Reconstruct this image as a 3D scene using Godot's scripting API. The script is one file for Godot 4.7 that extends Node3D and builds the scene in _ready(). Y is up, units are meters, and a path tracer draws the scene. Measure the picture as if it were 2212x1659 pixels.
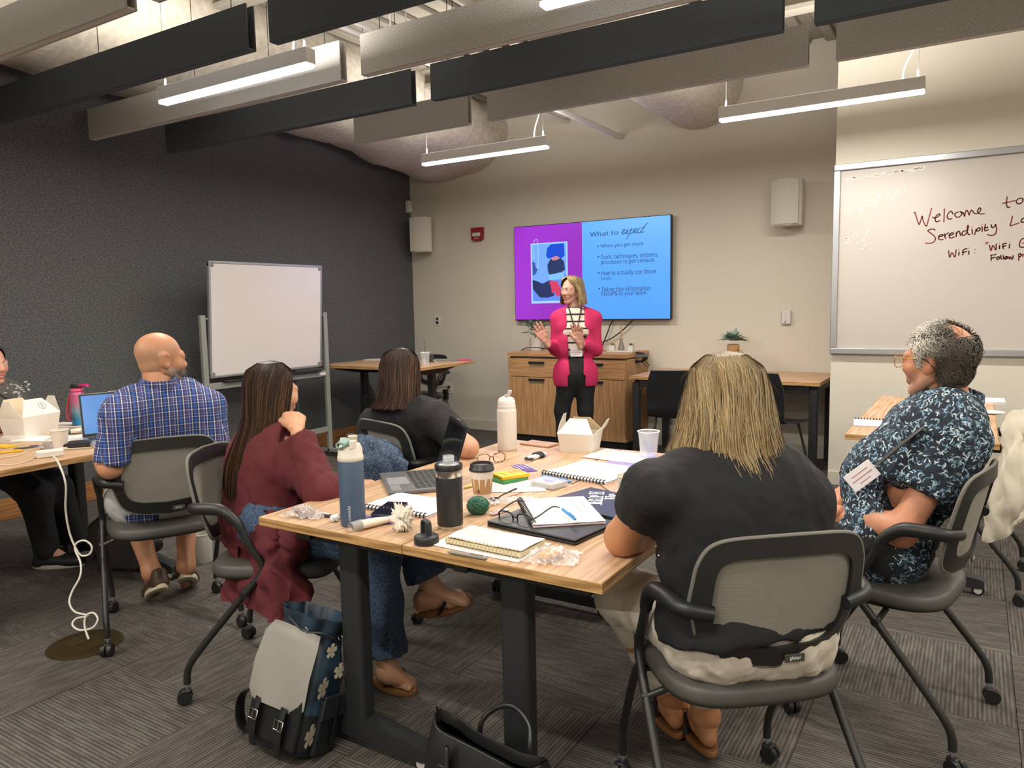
extends Node3D
# A training session in a meeting room: seated listeners, a presenter by the wall screen, laptops and lunch things on the tables.
func _ready():
	# camera, sky, exposure
	var cam := Camera3D.new()
	cam.name = "camera"
	cam.position = Vector3(0, 1.4, 0)
	cam.rotation = Vector3(-0.10617, 0.55356, -0.01961)
	cam.fov = 54.228
	cam.near = 0.02
	add_child(cam)
	cam.current = true
	var we := WorldEnvironment.new()
	we.name = "world_environment"
	var e := Environment.new()
	e.background_mode = Environment.BG_COLOR
	e.background_color = Color(0.0, 0.0, 0.0)
	e.tonemap_mode = Environment.TONE_MAPPER_LINEAR
	e.tonemap_exposure = 1.22
	e.sdfgi_enabled = true; e.ssao_enabled = true; e.ssil_enabled = true
	we.environment = e
	add_child(we)
	seed(7)
	materials()
	# large structure
	room()
	ceiling_things()
	wall_things()
	tables()
	chairs()
	furniture()
	# objects
	main_table_things()
	side_table_things()
	floor_things()
	people()


# ---------------------------------------------------------------- geometry collector
class G:
	var v := PackedVector3Array()
	var n := PackedVector3Array()
	var c := PackedColorArray()
	var u := PackedVector2Array()
	var i := PackedInt32Array()
	var col := Color.WHITE
	var xf := Transform3D()
	func vert(p: Vector3, nn: Vector3, uv := Vector2()) -> int:
		v.append(xf * p); n.append((xf.basis * nn).normalized()); c.append(col); u.append(uv)
		return v.size() - 1
	func tri(a: int, b: int, d: int):
		var g := (v[d] - v[a]).cross(v[b] - v[a])
		if g.dot(n[a] + n[b] + n[d]) < 0.0: i.append_array([a, d, b])
		else: i.append_array([a, b, d])
	func quad4(a: int, b: int, d: int, e: int):
		tri(a, b, d); tri(a, d, e)
	func flat(pts: Array, toward := Vector3.ZERO, uvs := []):   # a flat polygon (convex), normal towards the hint
		var nn: Vector3 = (pts[1] - pts[0]).cross(pts[2] - pts[0]).normalized()
		if toward != Vector3.ZERO and nn.dot(toward) < 0.0: nn = -nn
		var ids := []
		for k in pts.size(): ids.append(vert(pts[k], nn, uvs[k] if uvs else Vector2()))
		for k in range(1, pts.size() - 1): tri(ids[0], ids[k], ids[k + 1])
	func rbox(center: Vector3, size: Vector3, r := 0.004, seg := 1, b := Basis()):
		var h := size * 0.5
		r = minf(r, minf(h.x, minf(h.y, h.z)))
		var th := []
		for q in 4:
			for s in seg + 1: th.append([q * PI / 2 + s * PI / 2 / seg, q])
		var ph := []
		for q in 2:
			for s in seg + 1: ph.append([(q - 1) * PI / 2 + s * PI / 2 / seg, q])
		var rows := []
		for f in ph:
			var row := []
			for t in th:
				var nn := Vector3(cos(t[0]) * cos(f[0]), sin(f[0]), sin(t[0]) * cos(f[0]))
				var sg := Vector3(1 if t[1] in [0, 3] else -1, 1 if f[1] == 1 else -1, 1 if t[1] < 2 else -1)
				row.append(vert(center + b * (nn * r + sg * (h - Vector3(r, r, r))), b * nn))
			rows.append(row)
		var m := th.size()
		for y in ph.size() - 1:
			for x in m: quad4(rows[y][x], rows[y][(x + 1) % m], rows[y + 1][(x + 1) % m], rows[y + 1][x])
		for y in [0, ph.size() - 1]:
			quad4(rows[y][0], rows[y][seg + 1], rows[y][2 * (seg + 1)], rows[y][3 * (seg + 1)])
	func tube(pts: Array, rads, sides := 8, caps := true, flatten := 1.0, side_hint := Vector3.ZERO):
		var k := pts.size()
		var prev := Vector3.ZERO
		var rings := []
		for j in k:
			var t: Vector3 = (pts[mini(j + 1, k - 1)] - pts[maxi(j - 1, 0)]).normalized()
			if prev == Vector3.ZERO:
				prev = side_hint if side_hint != Vector3.ZERO else (t.cross(Vector3.UP) if absf(t.y) < 0.9 else t.cross(Vector3.RIGHT))
			prev = (prev - t * prev.dot(t)).normalized()
			var w := t.cross(prev)
			var r: float = rads if rads is float else rads[j]
			var ring := []
			for s in sides:
				var a := TAU * s / sides
				var d := prev * cos(a) + w * sin(a) * flatten
				ring.append(vert(pts[j] + d * r, prev * cos(a) + w * sin(a) / flatten))
			rings.append(ring)
		for j in k - 1:
			for s in sides: quad4(rings[j][s], rings[j][(s + 1) % sides], rings[j + 1][(s + 1) % sides], rings[j + 1][s])
		if caps:
			for e in [0, k - 1]:
				var t: Vector3 = (pts[1] - pts[0]).normalized() * -1.0 if e == 0 else (pts[k - 1] - pts[k - 2]).normalized()
				var ids := []
				for s in sides: ids.append(vert_raw(v[rings[e][s]], (xf.basis * t).normalized()))
				for s in range(1, sides - 1): tri(ids[0], ids[s], ids[s + 1])
	func vert_raw(p: Vector3, nn: Vector3, uv := Vector2()) -> int:
		v.append(p); n.append(nn); c.append(col); u.append(uv)
		return v.size() - 1
	func lathe(at: Vector3, prof: Array, sides := 24, b := Basis(), squash := Vector2.ONE, smooth := 0.7):   # prof: Vector2(radius, height); sharp where the profile turns hard
		var seglist := []
		for j in prof.size() - 1:
			var d: Vector2 = (prof[j + 1] - prof[j])
			if d.length() < 1e-6: continue
			seglist.append([prof[j], prof[j + 1], Vector2(d.y, -d.x).normalized()])
		for j in seglist.size():
			var q = seglist[j]
			var n0: Vector2 = q[2]
			var n1: Vector2 = q[2]
			if j > 0 and seglist[j - 1][2].dot(q[2]) > smooth: n0 = (n0 + seglist[j - 1][2]).normalized()
			if j < seglist.size() - 1 and seglist[j + 1][2].dot(q[2]) > smooth: n1 = (n1 + seglist[j + 1][2]).normalized()
			var ra := []
			var rb := []
			for s in sides + 1:
				var a := TAU * s / sides
				var e := Vector3(cos(a) * squash.x, 0, sin(a) * squash.y)
				var en := Vector3(cos(a) / squash.x, 0, sin(a) / squash.y).normalized()
				ra.append(vert(at + b * (e * q[0].x + Vector3.UP * q[0].y), b * (en * n0.x + Vector3.UP * n0.y), Vector2(float(s) / sides, q[0].y)))
				rb.append(vert(at + b * (e * q[1].x + Vector3.UP * q[1].y), b * (en * n1.x + Vector3.UP * n1.y), Vector2(float(s) / sides, q[1].y)))
			for s in sides:
				if q[0].x > 1e-5: tri(ra[s], ra[s + 1], rb[s])
				if q[1].x > 1e-5: tri(ra[s + 1], rb[s + 1], rb[s])
	func prism(poly: PackedVector2Array, z0: float, z1: float, b := Basis(), o := Vector3.ZERO):   # polygon in the basis' xy plane, extruded along its z
		var t := Geometry2D.triangulate_polygon(poly)
		var area := 0.0
		for k in poly.size(): area += poly[k].cross(poly[(k + 1) % poly.size()])
		for e in [[z0, -1.0], [z1, 1.0]]:
			var ids := []
			for p in poly: ids.append(vert(o + b * Vector3(p.x, p.y, e[0]), b * Vector3(0, 0, e[1] * signf(z1 - z0)), p))
			for k in range(0, t.size(), 3): tri(ids[t[k]], ids[t[k + 1]], ids[t[k + 2]])
		for k in poly.size():
			var p := poly[k]
			var q := poly[(k + 1) % poly.size()]
			var d := q - p
			if d.length() < 1e-7: continue
			var nn := b * (Vector3(d.y, -d.x, 0).normalized() * signf(area))
			quad4(vert(o + b * Vector3(p.x, p.y, z0), nn), vert(o + b * Vector3(q.x, q.y, z0), nn), vert(o + b * Vector3(q.x, q.y, z1), nn), vert(o + b * Vector3(p.x, p.y, z1), nn))
	func ball(at: Vector3, r: Vector3, seg := 12, b := Basis()):
		var rows := []
		for y in seg + 1:
			var f := PI * y / seg - PI / 2
			var row := []
			for x in seg * 2 + 1:
				var a := TAU * x / (seg * 2)
				var e := Vector3(cos(a) * cos(f), sin(f), sin(a) * cos(f))
				row.append(vert(at + b * (e * r), b * (e / r)))
			rows.append(row)
		for y in seg:
			for x in seg * 2: quad4(rows[y][x], rows[y][x + 1], rows[y + 1][x + 1], rows[y + 1][x])
	func sheet(rows: Array, thick := 0.0, closed := false, uv := Vector2.ONE):   # a grid of points: smooth surface, with thickness a closed slab
		var h: int = rows.size()
		var w: int = rows[0].size()
		var nr := []
		for y in h:
			var r := []
			for x in w:
				var x0: int = (x - 1 + w) % w if closed else maxi(x - 1, 0)
				var x1: int = (x + 1) % w if closed else mini(x + 1, w - 1)
				var dx: Vector3 = rows[y][x1] - rows[y][x0]
				var dy: Vector3 = rows[mini(y + 1, h - 1)][x] - rows[maxi(y - 1, 0)][x]
				r.append(dx.cross(dy).normalized())
			nr.append(r)
		var sides := [1.0, -1.0] if thick > 0.0 else [1.0]
		var all := []
		for s in sides:
			var ids := []
			for y in h:
				var r := []
				for x in w: r.append(vert(rows[y][x] + nr[y][x] * thick * 0.5 * s, nr[y][x] * s, Vector2(float(x) / (w - 1), float(y) / (h - 1)) * uv))
				ids.append(r)
			for y in h - 1:
				for x in (w if closed else w - 1): quad4(ids[y][x], ids[y][(x + 1) % w], ids[y + 1][(x + 1) % w], ids[y + 1][x])
			all.append(ids)
		if thick > 0.0:
			var rim := []
			if not closed:
				for y in h - 1:
					rim.append([y, 0, y + 1, 0]); rim.append([y, w - 1, y + 1, w - 1])
			for x in (w if closed else w - 1):
				rim.append([0, x, 0, (x + 1) % w]); rim.append([h - 1, x, h - 1, (x + 1) % w])
			var mid = xf * ((rows[0][0] + rows[h - 1][w - 1]) * 0.5)
			for q in rim:
				var a := v[all[0][q[0]][q[1]]]
				var b := v[all[0][q[2]][q[3]]]
				var d := v[all[1][q[2]][q[3]]]
				var e := v[all[1][q[0]][q[1]]]
				var nn := (b - a).cross(d - a).normalized()
				if nn.dot(a - mid) < 0.0: nn = -nn
				quad4(vert_raw(a, nn), vert_raw(b, nn), vert_raw(d, nn), vert_raw(e, nn))
	func mesh() -> ArrayMesh:
		var a := []
		a.resize(Mesh.ARRAY_MAX)
		a[Mesh.ARRAY_VERTEX] = v; a[Mesh.ARRAY_NORMAL] = n; a[Mesh.ARRAY_COLOR] = c; a[Mesh.ARRAY_TEX_UV] = u; a[Mesh.ARRAY_INDEX] = i
		var m := ArrayMesh.new()
		m.add_surface_from_arrays(Mesh.PRIMITIVE_TRIANGLES, a)
		return m

# ---------------------------------------------------------------- smooth blobs for bodies and cloth: capsules and ellipsoids, meshed as surface nets
class Sdf:
	var k := 60.0
	var h := 0.012
	var prims := []
	func _init(cell: float, blend: float): h = cell; k = blend
	func cap(a: Vector3, b: Vector3, ra: float, rb := -1.0, s := 1.0):
		prims.append([0, a, b, ra, rb if rb >= 0.0 else ra, s])
	func chain(pts: Array, rads: Array, s := 1.0):
		for j in pts.size() - 1: cap(pts[j], pts[j + 1], rads[j], rads[j + 1], s)
	func ell(c: Vector3, r: Vector3, b := Basis(), s := 1.0):
		prims.append([1, c, r, b, 0.0, s])
	func build(g: G, tint = null, cut = null):
		var lo := Vector3(1e9, 1e9, 1e9)
		var hi := -lo
		for p in prims:
			if p[5] < 0.0: continue
			var r := Vector3.ONE * (maxf(p[3], p[4]) if p[0] == 0 else maxf(p[2].x, maxf(p[2].y, p[2].z)))
			for e in ([p[1], p[2]] if p[0] == 0 else [p[1]]):
				lo = lo.min(e - r); hi = hi.max(e + r)
		lo -= Vector3.ONE * h * 4.0; hi += Vector3.ONE * h * 4.0
		var nx := int((hi.x - lo.x) / h) + 2
		var ny := int((hi.y - lo.y) / h) + 2
		var nz := int((hi.z - lo.z) / h) + 2
		var acc := PackedFloat32Array()
		acc.resize(nx * ny * nz)
		var reach := 4.5 / k
		for p in prims:
			var pl: Vector3
			var ph: Vector3
			if p[0] == 0:
				var r := Vector3.ONE * (maxf(p[3], p[4]) + reach)
				pl = p[1].min(p[2]) - r; ph = p[1].max(p[2]) + r
			else:
				var m: float = maxf(p[2].x, maxf(p[2].y, p[2].z)) + reach
				pl = p[1] - Vector3.ONE * m; ph = p[1] + Vector3.ONE * m
			var x0 := maxi(0, int((pl.x - lo.x) / h)); var x1 := mini(nx - 1, int((ph.x - lo.x) / h) + 1)
			var y0 := maxi(0, int((pl.y - lo.y) / h)); var y1 := mini(ny - 1, int((ph.y - lo.y) / h) + 1)
			var z0 := maxi(0, int((pl.z - lo.z) / h)); var z1 := mini(nz - 1, int((ph.z - lo.z) / h) + 1)
			var s: float = p[5]
			if p[0] == 0:
				var a: Vector3 = p[1]
				var ba: Vector3 = p[2] - p[1]
				var inv := 1.0 / maxf(ba.length_squared(), 1e-9)
				var ra: float = p[3]
				var dr: float = p[4] - p[3]
				for z in range(z0, z1 + 1):
					for y in range(y0, y1 + 1):
						var base := (z * ny + y) * nx
						for x in range(x0, x1 + 1):
							var pa := Vector3(lo.x + x * h, lo.y + y * h, lo.z + z * h) - a
							var t := clampf(pa.dot(ba) * inv, 0.0, 1.0)
							acc[base + x] += s * exp(minf(((ra + dr * t) - (pa - ba * t).length()) * k, 30.0))
			else:
				var c: Vector3 = p[1]
				var r: Vector3 = p[2]
				var r2 := r * r
				var bt: Basis = p[3].transposed()
				for z in range(z0, z1 + 1):
					for y in range(y0, y1 + 1):
						var base := (z * ny + y) * nx
						for x in range(x0, x1 + 1):
							var q := bt * (Vector3(lo.x + x * h, lo.y + y * h, lo.z + z * h) - c)
							var k0 := (q / r).length()
							var k1 := (q / r2).length()
							acc[base + x] += s * exp(minf(-(k0 * (k0 - 1.0) / maxf(k1, 1e-5)) * k, 30.0))
		var total := acc.size()
		for q in total:
			acc[q] = log(maxf(acc[q], 1e-4))
		if cut:
			for z in nz:
				for y in ny:
					var base := (z * ny + y) * nx
					for x in nx:
						if acc[base + x] > -3.0: acc[base + x] = minf(acc[base + x], cut.call(Vector3(lo.x + x * h, lo.y + y * h, lo.z + z * h)) * k)
		var ids := PackedInt32Array()
		ids.resize(total)
		ids.fill(-1)
		var sx := 1
		var sy := nx
		var sz := nx * ny
		var off := [0, sx, sy, sx + sy, sz, sz + sx, sz + sy, sz + sx + sy]
		var ed := [[0, 1], [2, 3], [4, 5], [6, 7], [0, 2], [1, 3], [4, 6], [5, 7], [0, 4], [1, 5], [2, 6], [3, 7]]
		var cp := []
		for q in 8: cp.append(Vector3(q & 1, (q >> 1) & 1, q >> 2))
		var f := PackedFloat32Array()
		f.resize(8)
		for z in nz - 1:
			for y in ny - 1:
				var base := (z * ny + y) * nx
				for x in nx - 1:
					var b := base + x
					var p0 := acc[b] > 0.0
					if p0 == (acc[b + sx] > 0.0) and p0 == (acc[b + sy] > 0.0) and p0 == (acc[b + sz] > 0.0) and p0 == (acc[b + sx + sy] > 0.0) and p0 == (acc[b + sx + sz] > 0.0) and p0 == (acc[b + sy + sz] > 0.0) and p0 == (acc[b + sx + sy + sz] > 0.0): continue
					for q in 8: f[q] = acc[b + off[q]]
					var sum := Vector3.ZERO
					var cnt := 0
					for e in ed:
						var fa := f[e[0]]
						var fb := f[e[1]]
						if (fa > 0.0) != (fb > 0.0):
							sum += cp[e[0]].lerp(cp[e[1]], fa / (fa - fb)); cnt += 1
					sum /= cnt
					var gr := Vector3(f[1] + f[3] + f[5] + f[7] - f[0] - f[2] - f[4] - f[6], f[2] + f[3] + f[6] + f[7] - f[0] - f[1] - f[4] - f[5], f[4] + f[5] + f[6] + f[7] - f[0] - f[1] - f[2] - f[3])
					var pos := lo + (Vector3(x, y, z) + sum) * h
					if tint: g.col = tint.call(pos, -gr.normalized())
					ids[b] = g.vert(pos, -gr)
		for z in range(1, nz - 1):
			for y in range(1, ny - 1):
				var base := (z * ny + y) * nx
				for x in range(1, nx - 1):
					var b := base + x
					var p0 := acc[b] > 0.0
					if p0 != (acc[b + sx] > 0.0): face(g, ids[b], ids[b - sy], ids[b - sy - sz], ids[b - sz])
					if p0 != (acc[b + sy] > 0.0): face(g, ids[b], ids[b - sx], ids[b - sx - sz], ids[b - sz])
					if p0 != (acc[b + sz] > 0.0): face(g, ids[b], ids[b - sx], ids[b - sx - sy], ids[b - sy])
	func face(g: G, a: int, b: int, c: int, d: int):
		if a < 0 or b < 0 or c < 0 or d < 0: return
		g.quad4(a, b, c, d)

# ---------------------------------------------------------------- naming
var taken := {}
func numbered(called: String) -> String:
	taken[called] = taken.get(called, -1) + 1
	return called if taken[called] == 0 else "%s_%03d" % [called, taken[called]]
func tag(o: Node3D, label: String, category := "", group := "", kind := ""):
	if label: o.set_meta("label", label)
	if category: o.set_meta("category", category)
	if group: o.set_meta("group", group)
	if kind: o.set_meta("kind", kind)
	return o
func thing(called: String, label: String, category: String, at := Vector3.ZERO, yaw := 0.0, group := "") -> Node3D:
	var o := Node3D.new()
	o.name = numbered(called)
	add_child(o)
	o.position = at; o.rotation.y = yaw
	return tag(o, label, category, group)
func part(called: String, g, m: Material, parent: Node, label := "") -> MeshInstance3D:
	var o := MeshInstance3D.new()
	o.name = called
	o.mesh = g.mesh() if g is G else g
	o.material_override = m
	parent.add_child(o, true)
	if label: o.set_meta("label", label)
	return o
func single(called: String, g, m: Material, label: String, category: String, at := Vector3.ZERO, yaw := 0.0, group := "") -> MeshInstance3D:
	var o := part(numbered(called), g, m, self)
	o.position = at; o.rotation.y = yaw
	return tag(o, label, category, group)
func struct(called: String, g, m: Material, label := "") -> MeshInstance3D:
	var o := part(called, g, m, self)
	return tag(o, label, "", "", "structure")
func copy(o: Node3D, label: String, at: Vector3, yaw := 0.0, group := "") -> Node3D:
	var c := o.duplicate()
	c.name = numbered(str(o.name).rstrip("0123456789").trim_suffix("_"))
	add_child(c)
	c.position = at; c.rotation = Vector3(0, yaw, 0)
	return tag(c, label, "", group)

# ---------------------------------------------------------------- materials
func mt(c: Color, rough := 0.6, metal := 0.0) -> StandardMaterial3D:
	var m := StandardMaterial3D.new()
	m.albedo_color = c; m.roughness = rough; m.metallic = metal
	return m
func vc(rough := 0.6, metal := 0.0) -> StandardMaterial3D:
	var m := mt(Color.WHITE, rough, metal)
	m.vertex_color_use_as_albedo = true
	return m
func noise(freq: float, sd: int, cols: Array, offs: Array, size := 512, oct := 4, kind := FastNoiseLite.TYPE_SIMPLEX_SMOOTH) -> NoiseTexture2D:
	var f := FastNoiseLite.new()
	f.noise_type = kind; f.frequency = freq; f.seed = sd; f.fractal_octaves = oct
	var t := NoiseTexture2D.new()
	t.width = size; t.height = size; t.seamless = true; t.noise = f; t.generate_mipmaps = false
	var r := Gradient.new()
	r.offsets = PackedFloat32Array(offs); r.colors = PackedColorArray(cols)
	t.color_ramp = r
	return t
func tri(m: StandardMaterial3D, tex: Texture2D, s: Vector3) -> StandardMaterial3D:
	m.albedo_texture = tex
	m.uv1_triplanar = true; m.uv1_scale = s; m.uv1_triplanar_sharpness = 8.0
	return m
func hx(s: String) -> Color: return Color(s)
func lin(s: String) -> Color: return Color(s).srgb_to_linear()
func bas(fwd: Vector3, up := Vector3.UP) -> Basis:   # a basis that looks along fwd with its -z
	return Basis.looking_at(fwd, up)
func bez(pts: Array, steps := 8) -> Array:            # Catmull-Rom through the points
	var o := []
	var k := pts.size()
	for j in k - 1:
		var p0: Vector3 = pts[maxi(j - 1, 0)]
		var p3: Vector3 = pts[mini(j + 2, k - 1)]
		for s in steps: o.append((pts[j] as Vector3).cubic_interpolate(pts[j + 1], p0, p3, float(s) / steps))
	o.append(pts[k - 1])
	return o


# ---------------------------------------------------------------- shared materials
var M := {}
func materials():
	M.wall = mt(hx("cdc6b9"), 0.85)
	M.felt_wall = tri(mt(Color.WHITE, 0.95), noise(0.09, 5, [hx("474849"), hx("595a5b"), hx("676766")], [0.25, 0.55, 0.8], 512, 5), Vector3(1.1, 1.6, 1.1))
	M.ceiling = mt(hx("8f887d"), 0.9)
	M.duct = tri(mt(Color.WHITE, 0.9), noise(0.03, 8, [hx("b9b0a3"), hx("c9c1b4")], [0.3, 0.7]), Vector3(1, 1, 1))
	M.duct.heightmap_enabled = false
	M.felt_light = tri(mt(Color.WHITE, 0.95), noise(0.16, 11, [hx("85827e"), hx("aeaba7"), hx("c2bfba")], [0.22, 0.5, 0.75], 512, 4), Vector3(2.2, 2.2, 2.2))
	M.felt_dark = tri(mt(Color.WHITE, 0.95), noise(0.16, 12, [hx("3d434a"), hx("4a5159"), hx("555d66")], [0.25, 0.5, 0.75]), Vector3(2.2, 2.2, 2.2))
	M.felt_edge = mt(hx("c9c4bb"), 0.9)
	M.white_metal = mt(hx("d6d4d2"), 0.45)
	M.white_plastic = mt(hx("d8d3ca"), 0.5)
	M.black_plastic = mt(hx("1c1c1d"), 0.45)
	M.dark_metal = mt(hx("232427"), 0.4, 0.0)
	M.leg_metal = mt(hx("2d2f31"), 0.45, 0.2)
	M.silver = mt(hx("b4b5b8"), 0.35, 0.8)
	M.steel = mt(hx("c4c0ba"), 0.22, 1.0)
	M.grey_paint = mt(hx("8d9089"), 0.45, 0.1)
	M.paper = mt(hx("e6e1de"), 0.75)
	M.paper_soft = mt(hx("e9e4dc"), 0.9)
	M.card_white = mt(hx("dfd8cd"), 0.6)
	M.card_inner = mt(hx("d9c6a6"), 0.8)
	M.ink = mt(hx("2a2a30"), 0.8)
	M.ink_grey = mt(hx("8a8890"), 0.8)
	M.ink_red = mt(hx("8c3a33"), 0.7)
	M.whiteboard = mt(hx("b9b2ac"), 0.18)
	M.clear = glassy(Color(1, 1, 1, 0.1), 0.05)
	M.foil = glassy(Color(1, 1, 1, 0.22), 0.12)
	M.lit_screen = mt(hx("101820"), 0.2)
	M.lit_screen.emission_enabled = true; M.lit_screen.emission = hx("6fa4ea"); M.lit_screen.emission_energy_multiplier = 0.7
	M.blue_pen = mt(hx("3d8fd0"), 0.35)
	var ramp := [hx("a58261"), hx("b69272"), hx("c09d7d"), hx("caa888")]
	var offs := [0.2, 0.42, 0.6, 0.82]
	var grain := noise(0.035, 21, ramp, offs, 512, 5)
	var oak := noise(0.035, 22, [hx("a37850"), hx("b0855b"), hx("ba9066"), hx("c49a70")], offs, 512, 5)
	M.wood_z = tri(mt(Color.WHITE, 0.42), grain, Vector3(2.6, 2.6, 0.16))
	M.wood_x = tri(mt(Color.WHITE, 0.42), grain, Vector3(0.16, 5.0, 2.6))
	M.wood_edge = tri(mt(Color.WHITE, 0.45), noise(0.05, 23, [hx("8e6a41"), hx("b18a58"), hx("c49c68")], [0.25, 0.5, 0.75], 256, 4), Vector3(0.25, 7.0, 0.25))
	M.oak_y = tri(mt(Color.WHITE, 0.5), oak, Vector3(2.4, 0.16, 2.4))
	M.oak_x = tri(mt(Color.WHITE, 0.5), oak, Vector3(0.16, 2.4, 2.4))
	M.base_wood = tri(mt(Color.WHITE, 0.5), noise(0.04, 25, [hx("7d512b"), hx("96673a"), hx("a9774a")], [0.25, 0.5, 0.75], 256, 4), Vector3(0.2, 5, 0.2))
	M.skin = vc(0.5)
	M.skin.subsurf_scatter_enabled = false
	M.hair = vc(0.42)
	M.hair.metallic_specular = 0.45
func glassy(c: Color, rough: float) -> StandardMaterial3D:
	var m := mt(c, rough)
	m.transparency = BaseMaterial3D.TRANSPARENCY_ALPHA
	return m

# ---------------------------------------------------------------- the room
const LEFT := -5.6
const BACK := -6.91
const TOP := 3.55
func box(lo: Vector3, hi: Vector3, r := 0.002) -> G:
	var g := G.new()
	g.rbox((lo + hi) * 0.5, hi - lo, r)
	return g
func carpet_texture(along: bool, sd: int) -> ImageTexture:
	var s := 256
	var im := Image.create(s, s, false, Image.FORMAT_RGB8)
	var r := RandomNumberGenerator.new()
	r.seed = sd
	var f := FastNoiseLite.new()
	f.seed = sd; f.frequency = 0.035
	for x in s:
		var line := 0.5 + 0.5 * sin(x * TAU / 5.82)
		var tone := r.randf_range(-0.1, 0.1)
		for y in s:
			var w := clampf(line * 0.72 + f.get_noise_2d(x * 2.5, y * 0.4) * 0.5 + tone + r.randf_range(-0.16, 0.16) + 0.1, 0.0, 1.0)
			var q := hx("35322f").lerp(hx("6b645d"), w)
			if along: im.set_pixel(x, y, q)
			else: im.set_pixel(y, x, q)
	return ImageTexture.create_from_image(im)
func room():
	var g := box(Vector3(LEFT - 0.1, -0.2, BACK - 0.1), Vector3(3.3, -0.012, 2.9))
	var fl := struct("floor", g, mt(hx("2b2a29"), 0.95))
	var tiles := []
	for k in 6:
		var m := mt(Color.WHITE, 0.95)
		m.albedo_texture = carpet_texture(k % 2 == 0, 40 + k)
		tiles.append(m)
	var t := 0.598
	var tg := G.new()
	tg.flat([Vector3(-t / 2, 0, -t / 2), Vector3(t / 2, 0, -t / 2), Vector3(t / 2, 0, t / 2), Vector3(-t / 2, 0, t / 2)], Vector3.UP, [Vector2(0, 0), Vector2(1, 0), Vector2(1, 1), Vector2(0, 1)])
	for sd in [Vector3.RIGHT, Vector3.LEFT, Vector3.BACK, Vector3.FORWARD]:
		var w := Vector3.UP.cross(sd) * t / 2
		tg.flat([sd * t / 2 + w, sd * t / 2 - w, sd * t / 2 - w + Vector3.DOWN * 0.012, sd * t / 2 + w + Vector3.DOWN * 0.012], sd, [Vector2(0, 0), Vector2(1, 0), Vector2(1, 0.02), Vector2(0, 0.02)])
	var tm := tg.mesh()
	var rng := RandomNumberGenerator.new()
	rng.seed = 5
	for ix in range(-9, 4):
		for iz in range(-6, 8):
			var x := -0.43 + 0.3 + ix * 0.6
			var z := -3.4 + 0.3 + iz * 0.6
			if x - 0.3 < LEFT + 0.0 and x + 0.3 < LEFT: continue
			if x > 1.6 + absf(z) * 0.1 or z > 0.9 or (x > -0.6 and z < -5.9): continue
			var turn := (ix + iz) % 2 == 0
			var o := part("carpet_tile", tm, tiles[(0 if turn else 1) + 2 * rng.randi_range(0, 2)], fl)
			o.position = Vector3(x, rng.randf_range(-0.0006, 0.0006), z)
	# walls with thickness
	struct("wall_left", box(Vector3(LEFT - 0.15, -0.1, BACK), Vector3(LEFT, TOP, 2.8)), M.felt_wall, "charcoal felt covered wall")
	struct("wall_back", box(Vector3(LEFT - 0.15, -0.1, BACK - 0.15), Vector3(3.2, TOP, BACK)), M.wall, "off white painted wall behind the screen")
	struct("wall_front", box(Vector3(LEFT - 0.15, -0.1, 2.7), Vector3(3.2, TOP, 2.85)), M.wall)
	struct("wall_right", box(Vector3(3.1, -0.1, BACK), Vector3(3.25, TOP, 2.8)), M.wall)
	struct("wall_alcove", box(Vector3(-0.905, -0.1, BACK - 0.02), Vector3(3.15, TOP, -5.98)), M.wall, "off white wall that carries the large whiteboard")
	var ce := struct("ceiling", box(Vector3(LEFT - 0.15, TOP, BACK - 0.1), Vector3(3.25, TOP + 0.15, 2.85)), M.ceiling)
	var rg := G.new()
	for k in 44: rg.rbox(Vector3(LEFT + 0.1 + k * 0.2, TOP - 0.02, -2.05), Vector3(0.09, 0.045, 9.7), 0.012)
	part("deck_rib", rg, M.ceiling, ce).set_meta("kind", "stuff")
	for z in [-5.6, -3.4, -1.2, 1.0]:
		var jg := G.new()
		jg.rbox(Vector3(-1.2, TOP - 0.19, z), Vector3(8.8, 0.04, 0.12), 0.006)
		jg.rbox(Vector3(-1.2, TOP - 0.05, z), Vector3(8.8, 0.03, 0.12), 0.006)
		jg.rbox(Vector3(-1.2, TOP - 0.12, z), Vector3(8.8, 0.15, 0.014), 0.003)
		part("joist", jg, M.ceiling, ce)
	# baseboards
	struct("baseboard_left", box(Vector3(LEFT, 0.0, BACK), Vector3(LEFT + 0.022, 0.145, 2.7), 0.004), M.base_wood, "brown wooden baseboard under the charcoal wall")
	for q in [["baseboard_back", Vector3(LEFT, 0, BACK), Vector3(-0.905, 0.112, BACK + 0.014)], ["baseboard_alcove", Vector3(-0.905, 0, -5.98), Vector3(3.1, 0.105, -5.966)]]:
		struct(q[0], box(q[1], q[2], 0.004), mt(hx("c3bdb2"), 0.5))

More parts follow.
